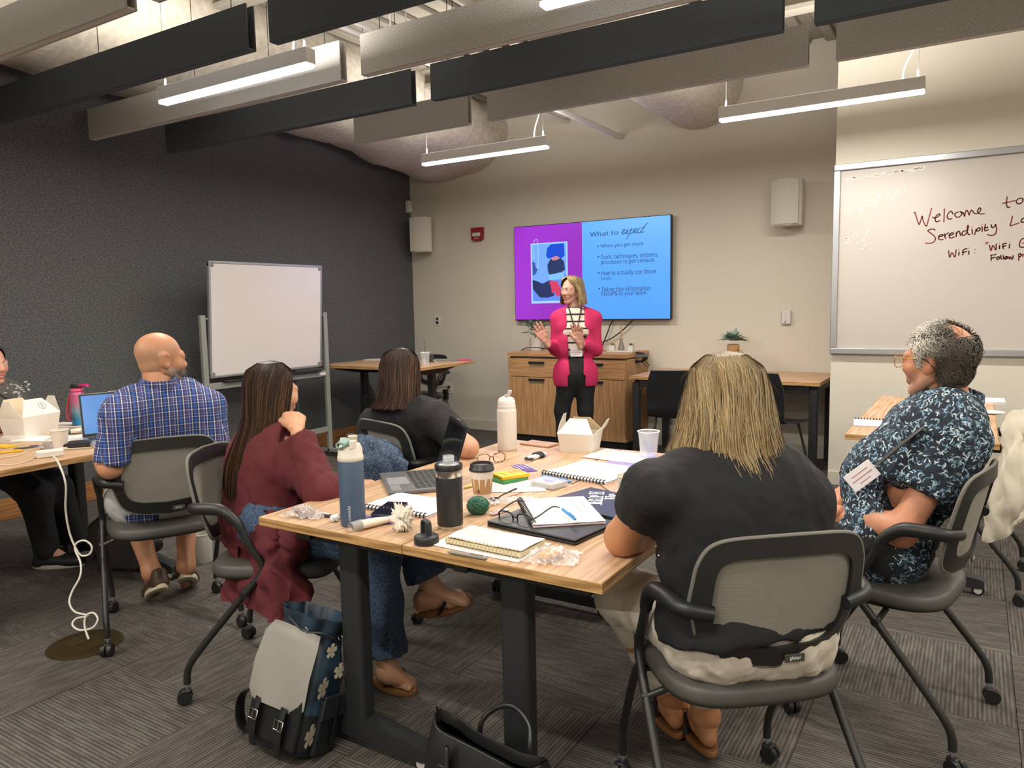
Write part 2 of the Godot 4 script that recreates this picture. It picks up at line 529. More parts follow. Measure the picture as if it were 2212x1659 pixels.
# ---------------------------------------------------------------- things under the ceiling
func baffle(x0: float, x1: float, z: float, dark: bool, label: String):
	var o := thing("acoustic_baffle", label, "baffle", Vector3((x0 + x1) / 2, 2.6, z), 0.0, "felt ceiling baffles")
	var w := x1 - x0
	var h := 0.205
	var m: Material = M.felt_dark if dark else M.felt_light
	for s in [-1, 1]:
		var g := G.new()
		g.rbox(Vector3(0, h / 2, s * 0.021), Vector3(w, h, 0.009), 0.002)
		part("felt_panel", g, m, o)
	var b := G.new()
	b.rbox(Vector3(0, 0.0045, 0), Vector3(w, 0.009, 0.033), 0.002)
	part("bottom_strip", b, m if dark else M.felt_edge, o)
	for hang in [[-4.16, -3.05], [-2.66, -0.95], [-0.5, 1.2]][0 if x0 < -2.8 else 1 if x0 < -0.7 else 2]:
		if hang < x0: hang = x0 + 0.1
		hang -= (x0 + x1) / 2
		var g := G.new()
		g.tube([Vector3(hang, h, 0), Vector3(hang, TOP - 2.62, 0)], 0.0025, 5)
		g.rbox(Vector3(hang, h - 0.01, 0), Vector3(0.012, 0.02, 0.036), 0.002)
		part("hanger_wire", g, M.leg_metal, o)
var light_proto: Node3D
func linear_light(x: float, z: float, label: String):
	var o: Node3D
	if light_proto == null:
		o = thing("linear_light", label, "ceiling light", Vector3(x, 2.58, z), 0.0, "white linear pendant lights")
		var g := G.new()
		g.rbox(Vector3(0, 0.049, 0), Vector3(1.2, 0.074, 0.066), 0.004)
		part("housing", g, M.white_metal, o)
		var d := G.new()
		d.rbox(Vector3(0, 0.003, 0), Vector3(1.196, 0.02, 0.06), 0.009, 3)
		var dm := mt(hx("fbfdff"), 0.4)
		dm.emission_enabled = true; dm.emission = hx("f4fbff"); dm.emission_energy_multiplier = 5.0
		part("glowing_diffuser", d, dm, o)
		d = G.new()
		d.rbox(Vector3(0, 0.086, 0), Vector3(1.17, 0.004, 0.05), 0.002)
		var um := mt(hx("fbfdff"), 0.4)
		um.emission_enabled = true; um.emission = hx("f4fbff"); um.emission_energy_multiplier = 1.0
		part("upper_lens", d, um, o)
		for s in [-1, 1]:
			var w := G.new()
			w.tube([Vector3(s * 0.56, 0.085, 0), Vector3(s * 0.56, 0.13, 0)], 0.006, 8)
			w.tube([Vector3(s * 0.56, 0.12, 0), Vector3(s * 0.56, TOP - 2.6, 0)], 0.0022, 6)
			part("suspension_cable", w, M.silver, o)
		var c := G.new()
		c.tube(bez([Vector3(0.48, 0.085, 0), Vector3(0.49, 0.16, 0.0), Vector3(0.55, 0.3, 0.02), Vector3(0.56, 0.55, 0.0), Vector3(0.56, 0.95, 0)]), 0.004, 6)
		part("power_cord", c, M.white_plastic, o)
		light_proto = o
	else:
		o = copy(light_proto, label, Vector3(x, 2.58, z))
	var l := AreaLight3D.new()
	l.name = "light"
	l.area_size = Vector2(1.16, 0.055)
	l.light_energy = LAMP
	l.light_color = Color(1.0, 0.975, 0.93)
	l.shadow_enabled = true
	l.rotation = Vector3(-PI / 2, 0, 0)
	l.position = Vector3(x, 2.565, z)
	l.set("area_range", 20.0)
	add_child(l)
	var up := l.duplicate()
	up.name = "light_upper"
	up.light_energy = LAMP_UP
	up.rotation = Vector3(PI / 2, 0, 0)
	up.position = Vector3(x, 2.58 + 0.092, z)
	add_child(up)
const LAMP := 3.1
const LAMP_UP := 3.2
func ceiling_things():
	linear_light(-3.42, -2.75, "white linear pendant light glowing nearest the charcoal wall corner of the room")
	linear_light(-3.42, -5.15, "white linear pendant light hanging before the back wall left of the screen")
	linear_light(-0.9, -5.12, "white linear pendant light hanging before the large wall whiteboard")
	linear_light(-0.93, -2.76, "white linear pendant light cut off by the top edge of the photo")
	for q in [[-3.42, -0.35], [-0.93, -0.35], [1.6, -0.35], [1.6, -2.76], [1.6, -5.12], [-3.42, 1.7], [-0.93, 1.7]]:
		linear_light(q[0], q[1], "white linear pendant light outside the photo")
	var rows := [[-1.89, false, "second"], [-2.48, true, ""], [-3.08, false, ""], [-3.67, true, ""], [-4.27, false, ""]]
	var names := [["light grey felt baffle at the upper left corner of the photo", "light grey felt baffle just beyond the top edge of the photo", ""],
		["dark felt baffle crossing the upper left, nearest the camera", "dark felt baffle at the top middle before the ceiling beams", ""],
		["light grey felt baffle behind the brightest pendant light", "light grey speckled felt baffle under the topmost pendant light", ""],
		["dark felt baffle running down to the charcoal wall behind the easel", "dark felt baffle in the middle, between two light grey ones", "dark felt baffle at the upper right, above the whiteboard"],
		["short light grey felt baffle above the far pendant light", "light grey felt baffle in the middle, lowest above the screen", "light grey felt baffle at the upper right corner"]]
	for k in 5:
		var q = rows[k]
		var spans := [[-5.32, -2.92], [-2.775, -0.79], [-0.655, 1.35]]
		if k == 4: spans[0] = [-3.95, -2.93]
		for s in 3:
			if names[k][s]: baffle(spans[s][0], spans[s][1], q[0], q[1], names[k][s])
	# the wide wrapped duct along the charcoal wall
	var r := []
	var f := FastNoiseLite.new()
	f.frequency = 1.6
	for j in 60:
		var z := -6.9 + j * 0.16
		var ring := []
		var lift := smoothstep(-6.6, -5.3, z) * 0.13
		for a in 28:
			var t := TAU * a / 28
			var bump := f.get_noise_3d(cos(t) * 0.7, sin(t) * 0.7, z) * 0.07
			ring.append(Vector3(-4.98 + cos(t) * (0.7 + bump), 3.21 + lift + sin(t) * (0.43 + bump), z))
		r.append(ring)
	var g := G.new()
	g.sheet(r, 0.012, true)
	single("wrapped_duct", g, M.duct, "wide lumpy off white wrapped duct running above the charcoal wall", "duct")
	r = []
	for j in 30:
		var z := -6.9 + j * 0.2
		var ring := []
		for a in 32:
			var t := TAU * a / 32
			ring.append(Vector3(-2.2 + cos(t) * 0.38, 3.32 + sin(t) * 0.37, z))
		r.append(ring)
	g = G.new()
	g.sheet(r, 0.01, true)
	single("round_duct", g, M.duct, "round off white duct meeting the back wall above the screen", "duct")
	var p := thing("sprinkler_pipe", "white sprinkler pipe running towards the back wall between the baffles", "pipe", Vector3(-2.98, 2.98, 0))
	g = G.new()
	g.tube([Vector3(0, 0, -6.9), Vector3(0, 0, 0.4)], 0.026, 12)
	part("pipe", g, M.white_metal, p)
	for z in [-5.3, -3.55, -1.9]:
		g = G.new()
		g.tube([Vector3(0, 0, z - 0.05), Vector3(0, 0, z + 0.05)], 0.036, 12)
		g.tube([Vector3(0, 0.03, z), Vector3(0, TOP - 2.99, z)], 0.006, 6)
		part("coupling", g, M.white_metal, p)
	p = thing("conduit_pipe", "thin white pipe branching above the dark baffle near the top left", "pipe", Vector3(-3.55, 3.2, 0))
	g = G.new()
	g.tube([Vector3(0, 0, -6.9), Vector3(0, 0, 0.4)], 0.02, 10)
	part("pipe", g, M.white_metal, p)
	for z in [-4.4, -2.2]:
		g = G.new()
		g.tube([Vector3(0, 0.0, z), Vector3(0, TOP - 3.21, z)], 0.005, 6)
		part("hanger", g, M.white_metal, p)


# ---------------------------------------------------------------- things on the walls
func text_fit(s: String, lo: Vector3, hi: Vector3, m: Material, parent: Node, called := "lettering", font_name := "Droid Sans", weight := 400):   # ink box from lo (left bottom) to hi (right top) in an xy plane
	var t := TextMesh.new()
	var f := SystemFont.new()
	f.font_names = PackedStringArray([font_name])
	f.font_weight = weight
	t.font = f; t.text = s; t.font_size = 48; t.pixel_size = 0.01; t.depth = 0.02; t.curve_step = 1.0
	var b := t.get_aabb()
	var o := part(called, t, m, parent)
	var sc := Vector3((hi.x - lo.x) / b.size.x, (hi.y - lo.y) / b.size.y, 0.05)
	o.scale = sc
	o.position = Vector3(lo.x - b.position.x * sc.x, lo.y - b.position.y * sc.y, lo.z)
	return o
func fill(im: Image, pts: Array, c: Color):   # a filled polygon in pixels
	var lo := Vector2(1e9, 1e9)
	var hi := -lo
	var pk := PackedVector2Array(pts)
	for p in pk: lo = lo.min(p); hi = hi.max(p)
	for y in range(maxi(0, int(lo.y)), mini(im.get_height() - 1, int(hi.y)) + 1):
		var xs := []
		for k in pk.size():
			var a := pk[k]
			var b := pk[(k + 1) % pk.size()]
			if (a.y <= y + 0.5) != (b.y <= y + 0.5): xs.append(a.x + (y + 0.5 - a.y) / (b.y - a.y) * (b.x - a.x))
		xs.sort()
		for k in range(0, xs.size() - 1, 2):
			for x in range(maxi(0, int(round(xs[k]))), mini(im.get_width(), int(round(xs[k + 1])))): im.set_pixel(x, y, c)
func strokes(lines: Array, width: float, z: float, g: G):   # hand lettering: flat ribbons in an xy plane, thickness towards +z
	for l in lines:
		var pts := []
		for p in l: pts.append(Vector3(p.x, p.y, z))
		if pts.size() > 2: pts = bez(pts, 4)
		for j in pts.size() - 1:
			var d: Vector3 = (pts[j + 1] - pts[j]).normalized()
			var s := Vector3(-d.y, d.x, 0) * width * 0.5
			g.flat([pts[j] - s - d * width * 0.2, pts[j] + s - d * width * 0.2, pts[j + 1] + s + d * width * 0.2, pts[j + 1] - s + d * width * 0.2], Vector3(0, 0, 1))
func slide_texture() -> ImageTexture:
	var im := Image.create(1024, 576, false, Image.FORMAT_RGB8)
	for y in 576:
		for x in 1024:
			if x < 474: im.set_pixel(x, y, hx("8f2cb4").lerp(hx("9a36c6"), 0.5 + 0.5 * sin(x * 0.008 + y * 0.004)))
			else: im.set_pixel(x, y, hx("5ba6fb").lerp(hx("4f97ee"), clampf((y - 60) / 600.0, 0, 1)))
	fill(im, [Vector2(118, 106), Vector2(376, 106), Vector2(376, 476), Vector2(118, 476)], hx("9fc6ff"))
	fill(im, [Vector2(128, 114), Vector2(366, 114), Vector2(366, 462), Vector2(128, 462)], hx("6fa2ff"))
	fill(im, [Vector2(128, 330), Vector2(210, 352), Vector2(262, 316), Vector2(366, 300), Vector2(366, 462), Vector2(128, 462)], hx("5d86e6"))
	fill(im, [Vector2(128, 330), Vector2(160, 338), Vector2(196, 356), Vector2(240, 340), Vector2(258, 330), Vector2(282, 430), Vector2(236, 442), Vector2(180, 440), Vector2(150, 410), Vector2(130, 386)], hx("232f5c"))
	fill(im, [Vector2(244, 340), Vector2(300, 342), Vector2(324, 380), Vector2(326, 430), Vector2(300, 436), Vector2(280, 404), Vector2(266, 420), Vector2(256, 370)], hx("c83a5e"))
	fill(im, [Vector2(240, 300), Vector2(260, 286), Vector2(330, 286), Vector2(352, 300), Vector2(350, 330), Vector2(246, 336)], hx("79b4f8"))
	fill(im, [Vector2(236, 240), Vector2(262, 200), Vector2(318, 196), Vector2(352, 226), Vector2(358, 276), Vector2(330, 290), Vector2(248, 302), Vector2(238, 280)], hx("24345f"))
	fill(im, [Vector2(258, 202), Vector2(300, 180), Vector2(326, 204), Vector2(304, 214), Vector2(272, 216)], hx("c77f8e"))
	fill(im, [Vector2(228, 186), Vector2(236, 140), Vector2(262, 118), Vector2(352, 116), Vector2(356, 190), Vector2(330, 208), Vector2(300, 188), Vector2(262, 200), Vector2(240, 204)], hx("1849c8"))
	fill(im, [Vector2(128, 216), Vector2(148, 226), Vector2(166, 262), Vector2(154, 292), Vector2(130, 306)], hx("3a54a4"))
	return ImageTexture.create_from_image(im)
func tv():
	var c := Vector3(-3.305, 1.713, -6.83)
	var o := thing("wall_screen", "large wall television showing a purple and blue slide", "television", c)
	var g := G.new()
	g.rbox(Vector3(0, 0, -0.024), Vector3(1.722, 0.978, 0.044), 0.006)
	g.rbox(Vector3(0, -0.1, -0.06), Vector3(0.9, 0.5, 0.04), 0.01)
	part("housing", g, mt(hx("16161c"), 0.4), o)
	g = G.new()
	g.flat([Vector3(-0.852, -0.478, 0.0), Vector3(0.852, -0.478, 0.0), Vector3(0.852, 0.482, 0.0), Vector3(-0.852, 0.482, 0.0)], Vector3.BACK, [Vector2(0, 1), Vector2(1, 1), Vector2(1, 0), Vector2(0, 0)])
	var m := mt(Color.BLACK, 0.3)
	m.emission_enabled = true
	m.emission = Color.WHITE; m.emission_operator = BaseMaterial3D.EMISSION_OP_MULTIPLY
	m.emission_texture = slide_texture(); m.emission_energy_multiplier = 1.0
	g.xf = Transform3D()
	part("screen", g, m, o).position.z = 0.001
	var tm := mt(hx("0c1a30"), 0.6)
	tm.emission_enabled = true; tm.emission = hx("143058"); tm.emission_energy_multiplier = 1.0
	var rows := [["What to", Vector3(-3.277, 2.047, -6.83), Vector3(-2.978, 2.092, -6.83)], ["When you get stuck", Vector3(-3.166, 1.923, -6.83), Vector3(-2.717, 1.968, -6.83)], ["Tools, techniques, systems,", Vector3(-3.164, 1.808, -6.83), Vector3(-2.571, 1.863, -6.83)], ["processes to get unstuck", Vector3(-3.162, 1.761, -6.83), Vector3(-2.608, 1.811, -6.83)],
		["How to actually use those", Vector3(-3.16, 1.65, -6.83), Vector3(-2.594, 1.708, -6.83)], ["tools", Vector3(-3.16, 1.618, -6.83), Vector3(-3.053, 1.653, -6.83)], ["Taking this information", Vector3(-3.159, 1.487, -6.83), Vector3(-2.647, 1.551, -6.83)], ["home & to your team", Vector3(-3.157, 1.45, -6.83), Vector3(-2.691, 1.506, -6.83)]]
	for q in rows:
		var t = text_fit(q[0], q[1] - c, q[2] - c, tm, o)
		t.position.z = 0.003
	var sg := G.new()
	for p in [Vector3(-3.193, 1.949, -6.83), Vector3(-3.189, 1.848, -6.83), Vector3(-3.185, 1.689, -6.83), Vector3(-3.184, 1.535, -6.83)]:
		var d := []
		for a in 12: d.append(p - c + Vector3(cos(TAU * a / 12) * 0.008, sin(TAU * a / 12) * 0.008, 0.003))
		sg.flat(d, Vector3.BACK)
	part("bullet_dots", sg, tm, o)
	# the word «expect» in a flowing script
	var ex := Vector3(-2.947, 2.05, -6.83) - c
	var ey := Vector3(-2.677, 2.119, -6.83) - c
	var s := (ey.x - ex.x) / 60.0
	var word := [[Vector2(0, 3), Vector2(5, 5), Vector2(8, 9), Vector2(6, 11), Vector2(3, 7), Vector2(2, 2), Vector2(5, 0), Vector2(10, 4)],
		[Vector2(10, 8), Vector2(13, 9), Vector2(13, 4), Vector2(14, 0), Vector2(17, 1)], [Vector2(19, 10), Vector2(14, 5), Vector2(9, 0)],
		[Vector2(24, 12), Vector2(19, 0), Vector2(12, -12)], [Vector2(20, 3), Vector2(25, 10), Vector2(28, 9), Vector2(27, 3), Vector2(22, 0), Vector2(20, 2)],
		[Vector2(28, 2), Vector2(33, 5), Vector2(36, 9), Vector2(34, 11), Vector2(31, 7), Vector2(30, 2), Vector2(33, 0), Vector2(38, 4)],
		[Vector2(44, 10), Vector2(41, 10), Vector2(38, 5), Vector2(38, 1), Vector2(41, 0), Vector2(46, 4)], [Vector2(60, 22), Vector2(52, 12), Vector2(46, 3), Vector2(47, 0), Vector2(52, 3)], [Vector2(46, 11), Vector2(55, 13)]]
	var w2 := []
	for l in word:
		var r := []
		for p in l: r.append(Vector2(ex.x, ex.y) + p * s * Vector2(1.0, 0.92))
		w2.append(r)
	var g2 := G.new()
	strokes(w2, 0.006, 0.003, g2)
	part("script_lettering", g2, tm, o)
	var clip := G.new()
	var pc := Vector3(-3.899, 1.989, -6.83) - c
	clip.tube(bez([pc + Vector3(-0.02, -0.13, 0.003), pc + Vector3(-0.022, 0.03, 0.003), pc + Vector3(0, 0.066, 0.003), pc + Vector3(0.026, 0.04, 0.003), pc + Vector3(0.026, -0.2, 0.003), pc + Vector3(0.008, -0.22, 0.003), pc + Vector3(-0.004, -0.19, 0.003)], 5), 0.0022, 5)
	var cm := mt(hx("8fb4f0"), 0.5)
	cm.emission_enabled = true; cm.emission = hx("a9c4f6"); cm.emission_energy_multiplier = 0.8
	part("printed_clip", clip, cm, o)
	var l := AreaLight3D.new()
	l.name = "screen_light"
	l.area_size = Vector2(1.7, 0.95); l.light_energy = 0.5; l.light_color = Color(0.62, 0.6, 1.0)
	l.shadow_enabled = true
	l.position = c + Vector3(0, 0, 0.03); l.rotation.y = PI
	add_child(l)
	# cables dropping from the set
	for q in [[Vector3(-3.046, 1.229, -6.87), Vector3(-3.087, 1.17, -6.87), Vector3(-3.102, 1.129, -6.87), Vector3(-3.148, 1.022, -6.87), Vector3(-3.179, 0.943, -6.87)], [Vector3(-2.846, 1.219, -6.87), Vector3(-2.953, 1.124, -6.87), Vector3(-3.067, 1.046, -6.87), Vector3(-3.189, 0.994, -6.87), Vector3(-3.255, 0.951, -6.87)]]:
		var cg := G.new()
		cg.tube(bez(q, 6), 0.006, 6)
		single("screen_cable", cg, M.black_plastic, ["black cable dropping straight down below the television", "black cable curving left below the television"][taken.get("screen_cable", -1) + 1], "cable")
func speaker(called_label: String, at: Vector3, yaw: float, s := 1.0):
	var o := thing("wall_speaker", called_label, "speaker", at, yaw, "white wall speakers")
	var g := G.new()
	g.prism(PackedVector2Array([Vector2(-0.105, 0.085), Vector2(0.105, 0.085), Vector2(0.12, -0.02), Vector2(0.06, -0.1), Vector2(-0.06, -0.1), Vector2(-0.12, -0.02)]), -0.19 * s, 0.19 * s, Basis(Vector3.RIGHT, Vector3.FORWARD, Vector3.UP))
	part("cabinet", g, M.white_plastic, o)
	g = G.new()
	var rows := []
	for y in 2:
		var r := []
		for x in 9:
			var t := lerpf(-1.0, 1.0, x / 8.0)
			r.append(Vector3(t * 0.112, (y - 0.5) * 0.365 * s, 0.086 + 0.024 * (1.0 - t * t)))
		rows.append(r)
	g.sheet(rows, 0.006)
	part("grille", g, tri(mt(Color.WHITE, 0.7), noise(0.3, 31, [hx("b5b0a6"), hx("cfcac0")], [0.35, 0.6], 128, 2), Vector3(9, 9, 9)), o)
	g = G.new()
	g.rbox(Vector3(0, 0, -0.12), Vector3(0.05, 0.09, 0.07), 0.006)
	part("bracket", g, M.white_plastic, o)
func plate(called: String, label: String, cat: String, at: Vector3, w: float, h: float, kind: String):
	var o := thing(called, label, cat, at)
	var g := G.new()
	g.rbox(Vector3(0, 0, 0.004), Vector3(w, h, 0.008), 0.003)
	part("cover_plate", g, M.white_plastic, o)
	g = G.new()
	if kind == "switch":
		for y in [-0.022, 0.022]: g.rbox(Vector3(0, y, 0.009), Vector3(0.03, 0.03, 0.006), 0.002)
		g.tube([Vector3(-0.012, -0.012, 0.01), Vector3(-0.012, -0.012, 0.016)], 0.007, 10)
		part("control_port", g, M.leg_metal, o)
	elif kind == "outlet":
		for y in [-0.02, 0.02]: g.rbox(Vector3(0, y, 0.0085), Vector3(0.034, 0.028, 0.004), 0.002)
		part("socket", g, mt(hx("bdb8ae"), 0.5), o)
	return o
func wall_board():
	var x0 := -0.91
	var z := -5.98
	var y0 := 0.988
	var y1 := 2.352
	var w := 2.44
	var o := thing("wall_whiteboard", "large wall whiteboard with red handwriting and a silver frame", "whiteboard", Vector3(x0, 0, z))
	part("board_surface", box(Vector3(0.02, y0 + 0.02, 0.0), Vector3(w - 0.02, y1 - 0.02, 0.014)), M.whiteboard, o)
	for q in [[Vector3(0, y0, 0), Vector3(w, y0 + 0.045, 0.035)], [Vector3(0, y1 - 0.045, 0), Vector3(w, y1, 0.035)], [Vector3(0, y0 + 0.045, 0), Vector3(0.045, y1 - 0.045, 0.034)], [Vector3(w - 0.045, y0 + 0.045, 0), Vector3(w, y1 - 0.045, 0.034)]]:
		part("frame_rail", box(q[0], q[1], 0.005), M.silver, o)
	var g := G.new()
	var W := [[Vector2(0.52, 1.975), Vector2(0.527, 1.971), Vector2(0.541, 1.924), Vector2(0.554, 1.892), Vector2(0.563, 1.922), Vector2(0.571, 1.947), Vector2(0.577, 1.917), Vector2(0.597, 1.877), Vector2(0.608, 1.915), Vector2(0.626, 1.996)], [Vector2(0.633, 1.936), Vector2(0.645, 1.928), Vector2(0.662, 1.934), Vector2(0.677, 1.948), Vector2(0.67, 1.954), Vector2(0.655, 1.942), Vector2(0.649, 1.92), Vector2(0.655, 1.904), Vector2(0.667, 1.903), Vector2(0.679, 1.91)], [Vector2(0.702, 1.987), Vector2(0.702, 1.942), Vector2(0.702, 1.897)], [Vector2(0.754, 1.945), Vector2(0.748, 1.959), Vector2(0.74, 1.967), Vector2(0.725, 1.952), Vector2(0.72, 1.933), Vector2(0.727, 1.918), Vector2(0.738, 1.914), Vector2(0.75, 1.918)], [Vector2(0.785, 1.958), Vector2(0.768, 1.952), Vector2(0.766, 1.937), Vector2(0.776, 1.924), Vector2(0.793, 1.926), Vector2(0.805, 1.942), Vector2(0.803, 1.955), Vector2(0.793, 1.961), Vector2(0.805, 1.953), Vector2(0.815, 1.949)], [Vector2(0.815, 1.949), Vector2(0.821, 1.926), Vector2(0.825, 1.948), Vector2(0.832, 1.966), Vector2(0.842, 1.95), Vector2(0.848, 1.933), Vector2(0.853, 1.953), Vector2(0.86, 1.964), Vector2(0.87, 1.952), Vector2(0.88, 1.94), Vector2(0.896, 1.942), Vector2(0.912, 1.96), Vector2(0.909, 1.974), Vector2(0.901, 1.973), Vector2(0.895, 1.957), Vector2(0.899, 1.942), Vector2(0.913, 1.935), Vector2(0.935, 1.935)], [Vector2(1.056, 2.036), Vector2(1.054, 2.003), Vector2(1.055, 1.981), Vector2(1.062, 1.965), Vector2(1.074, 1.968)], [Vector2(1.031, 1.994), Vector2(1.065, 1.999), Vector2(1.103, 2.007)], [Vector2(1.126, 2.018), Vector2(1.112, 2.012), Vector2(1.107, 1.995), Vector2(1.118, 1.984), Vector2(1.133, 1.987), Vector2(1.143, 2.002), Vector2(1.14, 2.015), Vector2(1.126, 2.019)], [Vector2(0.653, 1.845), Vector2(0.641, 1.855), Vector2(0.624, 1.854), Vector2(0.608, 1.846), Vector2(0.625, 1.829), Vector2(0.646, 1.809), Vector2(0.656, 1.789), Vector2(0.651, 1.772), Vector2(0.631, 1.76), Vector2(0.595, 1.762)], [Vector2(0.675, 1.8), Vector2(0.69, 1.802), Vector2(0.7, 1.809), Vector2(0.692, 1.814), Vector2(0.678, 1.808), Vector2(0.673, 1.793), Vector2(0.684, 1.779), Vector2(0.703, 1.782)], [Vector2(0.707, 1.82), Vector2(0.711, 1.804), Vector2(0.716, 1.784)], [Vector2(0.709, 1.799), Vector2(0.717, 1.814), Vector2(0.733, 1.824)], [Vector2(0.736, 1.807), Vector2(0.751, 1.808), Vector2(0.762, 1.816), Vector2(0.753, 1.822), Vector2(0.74, 1.814), Vector2(0.736, 1.801), Vector2(0.746, 1.787), Vector2(0.768, 1.795)], [Vector2(0.777, 1.823), Vector2(0.778, 1.808), Vector2(0.778, 1.793)], [Vector2(0.778, 1.812), Vector2(0.785, 1.826), Vector2(0.793, 1.829), Vector2(0.8, 1.814), Vector2(0.805, 1.797)], [Vector2(0.834, 1.831), Vector2(0.819, 1.828), Vector2(0.81, 1.813), Vector2(0.819, 1.8), Vector2(0.836, 1.815), Vector2(0.846, 1.852), Vector2(0.843, 1.866), Vector2(0.84, 1.853), Vector2(0.841, 1.823), Vector2(0.848, 1.804), Vector2(0.857, 1.806)], [Vector2(0.867, 1.838), Vector2(0.87, 1.821), Vector2(0.87, 1.806)], [Vector2(0.866, 1.852), Vector2(0.867, 1.85)], [Vector2(0.892, 1.838), Vector2(0.887, 1.816), Vector2(0.883, 1.799)], [Vector2(0.891, 1.831), Vector2(0.903, 1.843), Vector2(0.913, 1.842), Vector2(0.912, 1.829), Vector2(0.901, 1.824), Vector2(0.893, 1.827)], [Vector2(0.923, 1.853), Vector2(0.926, 1.836), Vector2(0.925, 1.817)], [Vector2(0.922, 1.865), Vector2(0.923, 1.863)], [Vector2(0.943, 1.868), Vector2(0.94, 1.846), Vector2(0.939, 1.827), Vector2(0.949, 1.823), Vector2(0.962, 1.831)], [Vector2(0.939, 1.842), Vector2(0.95, 1.843), Vector2(0.958, 1.846)], [Vector2(0.976, 1.862), Vector2(0.977, 1.847), Vector2(0.985, 1.841), Vector2(0.996, 1.849), Vector2(0.999, 1.862)], [Vector2(0.999, 1.862), Vector2(1.006, 1.834), Vector2(1.005, 1.808), Vector2(0.995, 1.794), Vector2(0.976, 1.79), Vector2(0.955, 1.798)], [Vector2(1.09, 1.909), Vector2(1.086, 1.876), Vector2(1.081, 1.847), Vector2(1.105, 1.853), Vector2(1.129, 1.861)], [Vector2(1.153, 1.889), Vector2(1.144, 1.885), Vector2(1.138, 1.872), Vector2(1.143, 1.863), Vector2(1.154, 1.866)], [Vector2(0.737, 1.705), Vector2(0.74, 1.68), Vector2(0.746, 1.659), Vector2(0.757, 1.689), Vector2(0.774, 1.659), Vector2(0.779, 1.682), Vector2(0.781, 1.709)], [Vector2(0.799, 1.691), Vector2(0.798, 1.681), Vector2(0.797, 1.668)], [Vector2(0.797, 1.706), Vector2(0.798, 1.705)], [Vector2(0.821, 1.703), Vector2(0.821, 1.688), Vector2(0.821, 1.669)], [Vector2(0.816, 1.686), Vector2(0.831, 1.689), Vector2(0.844, 1.694)], [Vector2(0.821, 1.703), Vector2(0.834, 1.71), Vector2(0.844, 1.71)], [Vector2(0.856, 1.697), Vector2(0.855, 1.684), Vector2(0.855, 1.672)], [Vector2(0.854, 1.714), Vector2(0.855, 1.713)], [Vector2(0.889, 1.705), Vector2(0.89, 1.703)], [Vector2(0.888, 1.682), Vector2(0.889, 1.68)], [Vector2(0.948, 1.737), Vector2(0.955, 1.748)], [Vector2(0.956, 1.737), Vector2(0.963, 1.746)], [Vector2(0.97, 1.728), Vector2(0.976, 1.706), Vector2(0.982, 1.692), Vector2(0.99, 1.724), Vector2(1.007, 1.694), Vector2(1.009, 1.715), Vector2(1.008, 1.734)], [Vector2(1.028, 1.723), Vector2(1.027, 1.71), Vector2(1.027, 1.699)], [Vector2(1.026, 1.736), Vector2(1.027, 1.734)], [Vector2(1.046, 1.732), Vector2(1.046, 1.713), Vector2(1.049, 1.698)], [Vector2(1.043, 1.711), Vector2(1.055, 1.716), Vector2(1.064, 1.719)], [Vector2(1.046, 1.73), Vector2(1.057, 1.734), Vector2(1.065, 1.732)], [Vector2(1.082, 1.728), Vector2(1.082, 1.715), Vector2(1.081, 1.701)], [Vector2(1.083, 1.742), Vector2(1.083, 1.741)], [Vector2(1.159, 1.76), Vector2(1.146, 1.755), Vector2(1.137, 1.734), Vector2(1.137, 1.712), Vector2(1.149, 1.702), Vector2(1.161, 1.705)], [Vector2(1.151, 1.729), Vector2(1.16, 1.73)], [Vector2(0.982, 1.661), Vector2(0.984, 1.642), Vector2(0.984, 1.623)], [Vector2(0.98, 1.661), Vector2(0.997, 1.662), Vector2(1.011, 1.665)], [Vector2(0.983, 1.64), Vector2(0.995, 1.643), Vector2(1.006, 1.646)], [Vector2(1.023, 1.649), Vector2(1.015, 1.642), Vector2(1.017, 1.631), Vector2(1.027, 1.634), Vector2(1.03, 1.645), Vector2(1.023, 1.649)], [Vector2(1.036, 1.658), Vector2(1.038, 1.643), Vector2(1.041, 1.63)], [Vector2(1.05, 1.657), Vector2(1.052, 1.642), Vector2(1.054, 1.629)], [Vector2(1.069, 1.649), Vector2(1.061, 1.642), Vector2(1.063, 1.631), Vector2(1.071, 1.634), Vector2(1.074, 1.643), Vector2(1.069, 1.649)], [Vector2(1.081, 1.648), Vector2(1.085, 1.63), Vector2(1.091, 1.644), Vector2(1.099, 1.628), Vector2(1.105, 1.64), Vector2(1.103, 1.653)], [Vector2(1.134, 1.66), Vector2(1.137, 1.638), Vector2(1.136, 1.618)], [Vector2(1.135, 1.659), Vector2(1.144, 1.662), Vector2(1.149, 1.652), Vector2(1.142, 1.642), Vector2(1.136, 1.641)], [Vector2(1.157, 1.659), Vector2(1.158, 1.64)], [Vector2(1.157, 1.652), Vector2(1.164, 1.657)]]
	strokes(W, 0.0075, 0.0145, g)
	part("handwriting", g, M.ink_red, o)
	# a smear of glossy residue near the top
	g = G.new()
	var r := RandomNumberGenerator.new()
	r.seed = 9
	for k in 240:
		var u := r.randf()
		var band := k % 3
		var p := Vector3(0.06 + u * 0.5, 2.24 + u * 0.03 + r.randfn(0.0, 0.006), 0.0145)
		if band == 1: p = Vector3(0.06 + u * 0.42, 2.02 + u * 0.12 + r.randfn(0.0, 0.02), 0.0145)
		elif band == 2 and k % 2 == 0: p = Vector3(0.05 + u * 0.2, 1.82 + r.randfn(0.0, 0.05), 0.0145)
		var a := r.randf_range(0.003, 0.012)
		g.flat([p, p + Vector3(a * 2.0, r.randf_range(-0.3, 0.6) * a, 0), p + Vector3(a * 2.2, a * 0.4, 0), p + Vector3(a * 0.3, a * 0.5, 0)], Vector3.BACK)
